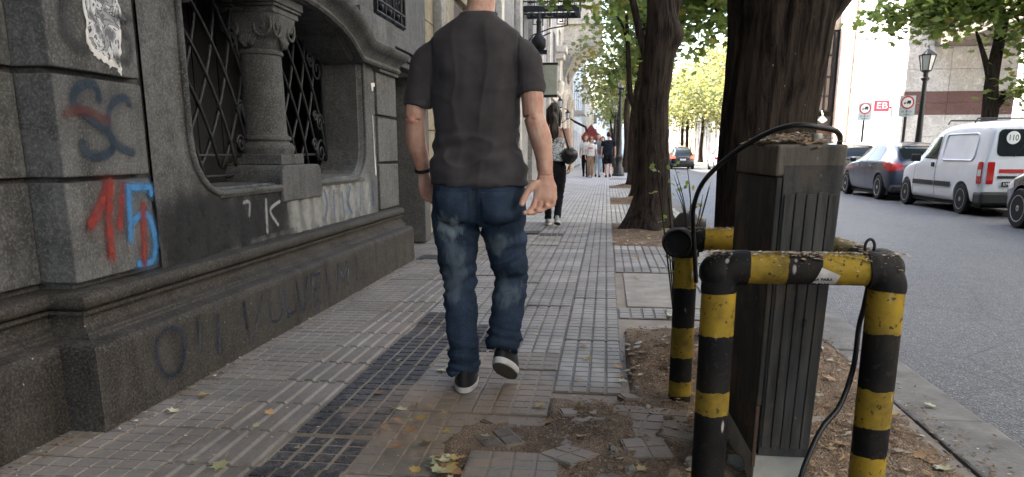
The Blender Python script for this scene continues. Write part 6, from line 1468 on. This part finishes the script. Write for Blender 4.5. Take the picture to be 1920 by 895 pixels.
    for sx in (-1, 1): mb.sphere((sx * .085 + .004, -.055, .80), .085, 18, 12, (1.05, .92, 1.15))
    limb_e(mb, [(-.092, .012, .86), (-.096, .014, .72), (-.095, .03, .58), (-.090, .045, .47), (-.082, .03, .34), (-.070, .0, .20), (-.064, -.02, .075)], [(.095, .105), (.098, .102), (.085, .092), (.071, .077), (.068, .076), (.064, .072), (.063, .071)])
    limb_e(mb, [(.098, .012, .86), (.103, .025, .72), (.112, .075, .58), (.120, .115, .48), (.118, .07, .37), (.110, .0, .27), (.107, -.045, .185)], [(.095, .105), (.096, .102), (.083, .092), (.070, .077), (.070, .076), (.073, .078), (.070, .074)])
    j = mb.build('jeans', 'denim', t); remesh(j, .0055, 4, .5)
    def jf(x, y, z):
        L = x < .02; zz = z if L else z - .10
        d = .007 * mnoise.noise(Vector((x * 9 + z * 10, y * 9, z * 13 - x * 8)))
        an = math.exp(-((zz - .13) / .10) ** 2); d += an * .018 * mnoise.noise(Vector((x * 7, y * 8, z * 42 + x * 9 + (0 if L else 4))))
        kn = math.exp(-((z - .47) / .13) ** 2); d += kn * .013 * mnoise.noise(Vector((x * 8, y * 8, z * 34 - x * 14)))
        th = math.exp(-((z - .69) / .07) ** 2); d += th * .012 * mnoise.noise(Vector((x * 16 + z * 16 * (1 if L else -1), y * 8, z * 26)))
        d -= .010 * math.exp(-((x - .004) / .012) ** 2) * (y < 0) * (.70 < z < .86)
        d += crease(Vector((x * 6, y * 6, z * 13 - x * 5 + (0 if L else 3))), .007) * (an + .6 * kn) + crease(Vector((x * 8 + z * 7 * (1 if L else -1), y * 6, z * 6)), .005) * th
        if zz < .098 and zz > .092: d -= .003
        return d
    wrinkle(j, jf)
    dg = bpy.context.evaluated_depsgraph_get(); dg.update(); bv = BVHTree.FromPolygons([v.co for v in j.data.vertices], [tuple(p.vertices) for p in j.data.polygons])
    for cx, sx in ((-.088, -1), (.096, 1)):
        pts = [(cx - .065, .845), (cx + .065, .845), (cx + .060, .735), (cx, .712), (cx - .060, .735)]
        bm = bmesh.new(); dens = []
        for i in range(5):
            a, c_ = Vector(pts[i]), Vector(pts[(i + 1) % 5])
            for q in range(8): dens.append(a.lerp(c_, q / 8))
        vs = [bm.verts.new((p.x, p.y, 0)) for p in dens]; bm.faces.new(vs); bmesh.ops.triangulate(bm, faces=bm.faces); bmesh.ops.subdivide_edges(bm, edges=bm.edges, cuts=3, use_grid_fill=True); bmesh.ops.triangulate(bm, faces=bm.faces)
        for v in bm.verts:
            h = bv.ray_cast(Vector((v.co.x, -1, v.co.y)), Vector((0, 1, 0))); v.co = h[0] + Vector((0, -.0035, 0))
        me = bpy.data.meshes.new('pocket'); bm.to_mesh(me); bm.free(); p = obj('back_pocket', me, 'denim', j, smooth=True)
        so = p.modifiers.new('t', 'SOLIDIFY'); so.thickness = .006; bake(p)
    simple('stitching', (.05, .036, .022), .8, .2, 30, 0)
    def seam(pts, name='seam'):
        out = []
        for x, z in pts:
            hh = bv.ray_cast(Vector((x, -1, z)), Vector((0, 1, 0)))
            if hh[0] is not None: out.append(tuple(hh[0] + Vector((0, -.0015, 0))))
        if len(out) > 2: MB().tube(out, .0022, 5).build(name, 'stitching', j)
    seam([(-.17 + .174 * i / 14, .905 - .03 * i / 14) for i in range(15)]); seam([(.004 + .174 * i / 14, .875 + .03 * i / 14) for i in range(15)])
    seam([(.004, .875 - .12 * i / 10) for i in range(11)])
    # shoes
    shoe(t, None, (-.052, -.095, .0), (-.078, .185, .0)); shoe(t, None, (.098, -.115, .148), (.128, .100, .012))
    simple('watch_band', (.01, .01, .011), .4, .2, 20, .1)
    wv = Vector(wL) - Vector((-.248, .055, .975)); wv.normalize(); c0 = Vector(wL) - wv * .012
    u = wv.orthogonal().normalized(); v_ = wv.cross(u)
    w_ = MB().tube([tuple(c0 + (u * math.cos(R(a)) + v_ * math.sin(R(a))) * .0295) for a in range(0, 361, 15)], (.0075), 8, cap=False).build('wrist_band', 'watch_band', t, smooth=True)
    MB().sphere(tuple(c0 + Vector((-.028, .01, 0))), .016, 12, 8, (.5, 1, 1)).build('watch_face', 'watch_band', w_, smooth=True)
    h = MB(); h.sphere((.025, .045, 1.715), .108, 24, 16, (.775, .93, 1.03), lambda d: 1.0 if (d.z > -.35 or d.y < -.1) and not (d.y > .45 and d.z < .3) else .8)
    h.build('hair', 'hair_brown', t, smooth=True)
walking_man()

# --- other walkers
def walker(label, loc, rz, H, top, bottom, hairm, hair='long', sleeves='short', skin='skin_pale', stride=.12, pants=(.075, .055, .048), pants_end=.08, build=1.0, arm=(.0, .0), shoes=('shoe_black', 'shoe_black'), vox=.011, torso_cut=None, female=True, top_hem=.92, flare=0):
    t = thing('person', loc, label, 'person', None, rz); k = H / 1.75; B = build
    S = lambda *p: tuple(v * k for v in p)
    sw = (.165 if female else .195) * B; hw = .085 * B
    sL, sR = (-sw, 0, 1.41), (sw, 0, 1.41); eL, eR = (-sw - .05, .02 + arm[0] * .4, 1.13), (sw + .05, .02 - arm[0] * .4, 1.13); wL, wR = (-sw - .06, .06 + arm[0], .90), (sw + .06, .06 - arm[1], .90)
    kL, kR = (-hw, .06 + stride * .55, .49), (hw, .06 - stride * .35, .49); aL, aR = (-hw * .8, stride, .07), (hw * .8, -stride * 1.1, .10)
    mb = MB(); hm = MB(); head_mesh(mb, (0, .03, 1.63), 1.0)
    mb.tube([(0, -.01, 1.40), (0, 0, 1.47), (0, .015, 1.55), (0, .02, 1.6)], [.075, .05, .045, .045], 14)
    mb.loft([ell(z, 0, 0, a * B, b, 24) for z, a, b in ((.90, .15, .095), (1.02, .125, .085), (1.15, .125, .09), (1.30, .148, .10), (1.37, .145, .085), (1.41, .115, .07), (1.44, .07, .055))])
    for s_, e_, w_ in ((sL, eL, wL), (sR, eR, wR)): limb(mb, [s_, e_], [.048 * B, .036], 12); limb(mb, [e_, w_], [.037, .024], 12)
    hand(mb, wL, (wL[0], wL[1] + .01, wL[2] - .085), (0, 1, 0), (1, 0, 0), 1.0); hand(mb, wR, (wR[0], wR[1] + .01, wR[2] - .085), (0, 1, 0), (-1, 0, 0), 1.0)
    for h_, k_, a_ in (((-hw, 0, .88), kL, aL), ((hw, 0, .88), kR, aR)): limb(mb, [h_, k_, a_], [.078 * B, .052, .034], 12)
    mb.v = [S(*v) for v in mb.v]; b = mb.build('body', skin, t); remesh(b, vox * .7, 2); b.data.materials.clear(); b.data.materials.append(MAT[skin])
    for sx in (-1, 1): MB().sphere(S(sx * .03, .125, 1.645), .011 * k, 8, 6, (1.3, .6, .7)).build('eye', 'ink', b)
    MB().sphere(S(0, .122, 1.575), .020 * k, 8, 6, (1.1, .4, .3)).build('lips', 'cloth_pink', b)
    # top
    mb = MB(); z0 = top_hem; secs = [(z0, .172, .112), (1.0, .155, .105), (1.14, .148, .108), (1.28, .168, .118), (1.37, .182, .105), (1.42, .155, .085), (1.455, .085, .065)]
    if torso_cut: secs = [q for q in secs if q[0] <= torso_cut]
    mb.loft([ell(z, 0, 0, a * B, b_, 28) for z, a, b_ in secs])
    if sleeves != 'none':
        for s_, e_, w_ in ((sL, eL, wL), (sR, eR, wR)):
            if sleeves == 'short': limb(mb, [s_, tuple(Vector(s_).lerp(Vector(e_), .72))], [.066 * B, .056], 14)
            else: limb(mb, [s_, e_, tuple(Vector(e_).lerp(Vector(w_), .9))], [.066 * B, .052, .042], 14)
    mb.v = [S(*v) for v in mb.v]; s = mb.build('top', top, t); remesh(s, vox, 3); s.data.materials.clear(); s.data.materials.append(MAT[top]); wrinkle(s, lambda x, y, z: .008 * mnoise.noise(Vector((x * 10 + z * 5, y * 10, z * 12))))
    # trousers or shorts
    mb = MB(); mb.loft([ell(z, 0, 0, a * B, b_, 28) for z, a, b_ in ((.74, .155, .09), (.80, .172, .115), (.88, .170, .115), (.97, .148, .10), (1.0, .14, .095))])
    for h_, k_, a_ in (((-hw, 0, .86), kL, aL), ((hw, 0, .86), kR, aR)):
        if pants_end > .3: e = Vector(h_).lerp(Vector(k_), .85); limb(mb, [h_, tuple(e)], [.090 * B, pants[0] + .02], 14)
        else: limb(mb, [h_, tuple(Vector(h_).lerp(Vector(k_), .55)), k_, tuple(Vector(k_).lerp(Vector(a_), .55)), tuple(Vector(k_).lerp(Vector(a_), .96))], [.092 * B, .085 * B, pants[0], pants[1], pants[2] + flare], 14)
    mb.v = [S(*v) for v in mb.v]; p = mb.build('shorts' if pants_end > .3 else 'trousers', bottom, t); remesh(p, vox, 3); p.data.materials.clear(); p.data.materials.append(MAT[bottom]); wrinkle(p, lambda x, y, z: .008 * mnoise.noise(Vector((x * 9 + z * 5, y * 9, z * 22))))
    # hair
    hm = MB(); hm.sphere((0, .01, 1.665), .112, 20, 14, (.80, .95, 1.0), lambda d: .82 if (d.y > .35 and d.z < .35) else 1.0)
    if hair == 'long':
        hm.tube([(0, -.03, 1.66), (0, -.075, 1.56), (.005, -.095, 1.45), (.012, -.10, 1.34), (.02, -.095, 1.25), (.022, -.09, 1.20)], [(.070, .055), (.066, .048), (.070, .042), (.060, .034), (.038, .024), (.010, .010)], 16, up=(1, 0, 0))
        for sx in (-1, 1): hm.tube([(sx * .07, .03, 1.68), (sx * .088, .03, 1.58), (sx * .085, .03, 1.48), (sx * .075, .05, 1.38)], [(.03, .04), (.03, .045), (.03, .04), (.012, .02)], 10)
    elif hair == 'bob':
        for sx in (-1, 1): hm.tube([(sx * .065, .02, 1.70), (sx * .09, .02, 1.62), (sx * .088, .03, 1.53)], [(.03, .05), (.034, .055), (.02, .04)], 10)
        hm.tube([(0, -.06, 1.68), (0, -.08, 1.58), (0, -.06, 1.52)], [(.09, .05), (.09, .045), (.06, .03)], 14, up=(1, 0, 0))
    hm.v = [S(*v) for v in hm.v]; h = hm.build('hair', hairm, t); remesh(h, vox, 3); h.data.materials.clear(); h.data.materials.append(MAT[hairm]); wrinkle(h, lambda x, y, z: .018 * mnoise.noise(Vector((x * 26 + z * 3, y * 26, z * 7))))
    shoe(t, None, S(aL[0] * 1.0, aL[1] - .055, 0), S(aL[0] - .01, aL[1] + .19, .0), 0, .92, *shoes); shoe(t, None, S(aR[0], aR[1] - .085, .075), S(aR[0] + .01, aR[1] + .13, .008), 0, .92, *shoes)
    return t
# woman with shoulder bag, back view
def print_mat():
    t = NT('leaf_print'); v = t.objco(); d = t.voro(16, feature='DISTANCE_TO_EDGE', vec=v); n = t.noise(22, 3, vec=v, dist=2.0); m = t.math('MAXIMUM', t.ramp(d, [(.02, 1), (.05, 0)]), t.ramp(n, [(.57, 0), (.60, 1)]))
    t.col(t.mix(m, (.62, .64, .61), (.06, .07, .08))); t.rough(.9); MAT['leaf_print'] = t.m
print_mat()
wm = walker('person with long dark hair, patterned top and black trousers, walking away with a bag', (-.72, 10.35, 0), R(0), 1.62, 'leaf_print', 'cloth_black', 'hair_dark', 'long', 'none', 'skin', .14, (.068, .056, .052), .12, 1.12, (.10, .0), ('shoe_grey', 'shoe_sole'), .008, 1.30, top_hem=.95)
simple('bag_leather', (.014, .013, .012), .4, .3, 12, .25, 40)
bg_ = thing('shoulder_bag', (-.48, 10.28, .98), 'black shoulder bag hanging at the side of the person with long hair', 'bag')
MB().sphere((-.02, 0, .0), .17, 22, 14, (.66, 1.0, .85), lambda d: 1 + .16 * mnoise.noise(d * 2.4) - (.5 * max(0, d.z))).build('bag_body', 'bag_leather', bg_, smooth=True); MB().tube(crom([(-.02, -.12, .06), (-.07, -.10, .2), (-.11, -.03, .32), (-.11, .05, .30), (-.05, .12, .08)], 6), .012, 8).build('strap', 'bag_leather', bg_, smooth=True)
# group coming towards the camera
walker('person in white T-shirt and black trousers at the left of the approaching group', (-.86, 31.2, 0), R(180), 1.66, 'cloth_white', 'cloth_black', 'hair_auburn', 'long', vox=.014, stride=.13)
wg = walker('person in sunglasses, printed white T-shirt and tan trousers leading the group', (-.62, 30.2, 0), R(178), 1.58, 'cloth_white', 'cloth_tan', 'hair_brown', 'bob', vox=.014, pants=(.078, .074, .076), build=1.05, stride=.10, flare=.01, shoes=('shoe_grey', 'shoe_sole'))
MB().tube([(-.07, .135, 1.495), (-.03, .155, 1.50), (.03, .155, 1.50), (.07, .135, 1.495)], .017, 8).build('sunglasses', 'ink', wg, smooth=True)
MB().sphere((.0, .10, 1.15), .07, 12, 8, (1.2, .35, .7), lambda d: 1 + .4 * mnoise.noise(d * 4)).build('shirt_print', 'cloth_pink', wg, smooth=True)
tb = tag(MB().box(-.46, -.36, 30.0, 30.2, .55, .9).build('tote_bag', 'cloth_grey', bevel=.03), 'pale grey tote bag beside the person in tan trousers', 'bag')
walker('person in grey top, open black cardigan and pale jeans at the right of the group', (-.36, 31.0, 0), R(183), 1.70, 'cloth_grey', 'cloth_pale_blue', 'hair_auburn', 'long', 'short', vox=.014, stride=.09)
cg = [o for o in COL.objects if o.name.startswith('person') and o.parent is None][-1]
mb = MB()
for sx in (-1, 1): mb.tube([(sx * .12, -.02, 1.36), (sx * .165, 0, 1.1), (sx * .175, .0, .75)], [(.06, .11), (.05, .12), (.04, .12)], 12, up=(1, 0, 0)); mb.tube([(sx * .165, 0, 1.37), (sx * .21, .02, 1.1), (sx * .22, .06, .9)], [.062, .052, .042], 10)
mb.build('cardigan', 'cloth_black', cg, smooth=True)
walker('person in black walking half hidden behind the group', (-.20, 34.5, 0), R(180), 1.66, 'cloth_black', 'cloth_black', 'hair_dark', 'bob', 'long', vox=.016, stride=.1, shoes=('shoe_sole', 'shoe_sole'))
walker('person in black T-shirt and black shorts walking away beside the lamp post', (.06, 30.6, 0), R(0), 1.76, 'cloth_navy', 'cloth_black', 'hair_dark', 'short', 'short', 'skin_pale', .08, (.085, .055, .05), .5, 1.08, vox=.014, female=False, top_hem=.86)

# ------------------------------------------------------------------ fallen leaves
def fallen(kind, seed):
    r = random.Random(seed); mb = MB(); cu = r.uniform(.15, .5); tw = r.uniform(-.4, .4); n = 12
    pts = LEAF[:12]; rings = []
    for q in (1.0, .6, .25):
        rings.append([(u * q, v * q, cu * (u * q) ** 2 + .35 * cu * (v * q) ** 2 * (1 if r.random() > .2 else 1) + tw * u * v * q * q) for u, v in pts])
    o = 0
    for rr in rings: mb.v += rr
    c = len(mb.v); mb.v.append((0, 0, 0))
    for k in range(2):
        for i in range(12): j = (i + 1) % 12; mb.f.append((k * 12 + i, k * 12 + j, (k + 1) * 12 + j, (k + 1) * 12 + i))
    for i in range(12): mb.f.append((24 + i, 24 + (i + 1) % 12, c))
    mb.tube([(0, -.45, .05), (.03, -.7, .06), (.0, -.95, .12)], .018, 5)
    me = mb.mesh('fallen_' + kind); me.polygons.foreach_set('use_smooth', [True] * len(me.polygons)); me.materials.append(MAT['leaf_' + kind]); return me
FL = {k: [fallen(k, i + 10 * j) for i in range(4)] for j, k in enumerate(('yellow', 'brown', 'pale'))}
rl = random.Random(77)
def leaf(x, y, k, s=.06, z=None, label=None, group=None):
    o = bpy.data.objects.new('fallen_leaf', rl.choice(FL[k])); COL.objects.link(o); o.location = (x, y, (h_near(x, y) if x > .1 and y < 4.4 else .001) + .006 if z is None else z)
    o.scale = (s,) * 3; o.rotation_euler = (rl.uniform(-.25, .25), rl.uniform(-.25, .25), rl.uniform(0, 6.28)); return tag(o, label, 'leaf', group)
# leaves one can point to
leaf(-1.645, 2.80, 'yellow', .06, label='yellow leaf on the paving near the foot of the stone wall'); leaf(-1.66, 2.60, 'pale', .055, label='greenish curled leaf just nearer than the yellow one by the wall'); leaf(-1.22, 2.13, 'pale', .065, label='large pale grey green leaf on the paving at the bottom left')
leaf(-.60, 2.40, 'yellow', .062, label='broad yellow ochre leaf lying on the grey tile'); leaf(-.735, 3.28, 'pale', .055, label='pale green leaf beside the left shoe of the walking man'); leaf(-.24, 2.84, 'yellow', .055, label='yellow leaf on the dirt right of the raised shoe'); leaf(-.20, 2.66, 'brown', .065, label='brown curled leaf on the bare dirt in the middle'); leaf(-.93, 2.92, 'brown', .045, label='small brown leaf on the black tiles')
leaf(-1.28, 2.63, 'brown', .045, label='brown leaf on the ribbed guiding strip'); leaf(1.32, 3.05, 'pale', .05, .004, label='pale dry leaf lying on the kerbstone'); leaf(.32, 7.3, 'brown', .06, label='red brown leaf on the paving before the second trunk'); leaf(.28, 6.05, 'yellow', .07, label='yellow leaf on the concrete patch'); leaf(.43, 4.62, 'pale', .085, label='pale yellow leaf on the tiles left of the rear barrier post')
leaf(-2.28, 4.40, 'yellow', .07, .985 - .06, label='yellow leaf caught at the column base on the window sill'); leaf(-2.2, 5.55, 'yellow', .08, .83, label='yellow leaf on the sill at the right end of the window', group=None)
gl = 'leaf heap against the grey tile'
for i in range(12): leaf(-.70 + rl.gauss(0, .055), 2.58 + rl.gauss(0, .10), rl.choice(('yellow', 'brown', 'pale', 'brown')), rl.uniform(.022, .06), .012 + rl.random() * .02, 'dry leaf in the small heap between black tiles and grey tile', gl)
gl = 'leaf heap beside the loose front tile'
for i in range(22): leaf(-.47 + rl.gauss(0, .05), 2.18 + rl.gauss(0, .11), rl.choice(('pale', 'pale', 'yellow', 'brown')), rl.uniform(.022, .062), .010 + rl.random() * .03, 'dry leaf in the heap left of the loose front tile', gl)
gl = 'leaves between kerb and barrier'
for i in range(30): leaf(rl.uniform(.72, 1.17), 1.95 + 1.5 * rl.random() ** 1.2, rl.choice(('yellow', 'brown', 'pale', 'brown')), rl.uniform(.03, .06), None, 'dry leaf on the soil between the cabinet and the kerb', gl)
gl = 'leaves on the dug up bed'
for i in range(26): leaf(rl.uniform(-.12, .34), 1.95 + 2.3 * rl.random(), rl.choice(('yellow', 'brown', 'pale', 'brown')), rl.uniform(.025, .05), None, 'dry leaf on the dug up earth left of the barrier', gl)
gl = 'leaves strewn on the pavement'
for i in range(20): leaf(rl.uniform(-1.7, .05), 2.1 + 8 * rl.random() ** 1.3, rl.choice(('brown', 'pale', 'brown')), rl.uniform(.018, .036), .004, 'small dry leaf lying singly on the open paving', gl)
gl = 'leaves round the second trunk'
for i in range(14): leaf(rl.uniform(.15, 1.1), rl.uniform(8.2, 9.6), rl.choice(('yellow', 'pale', 'brown')), rl.uniform(.04, .07), .02, 'dry leaf on the soil round the second trunk', gl)
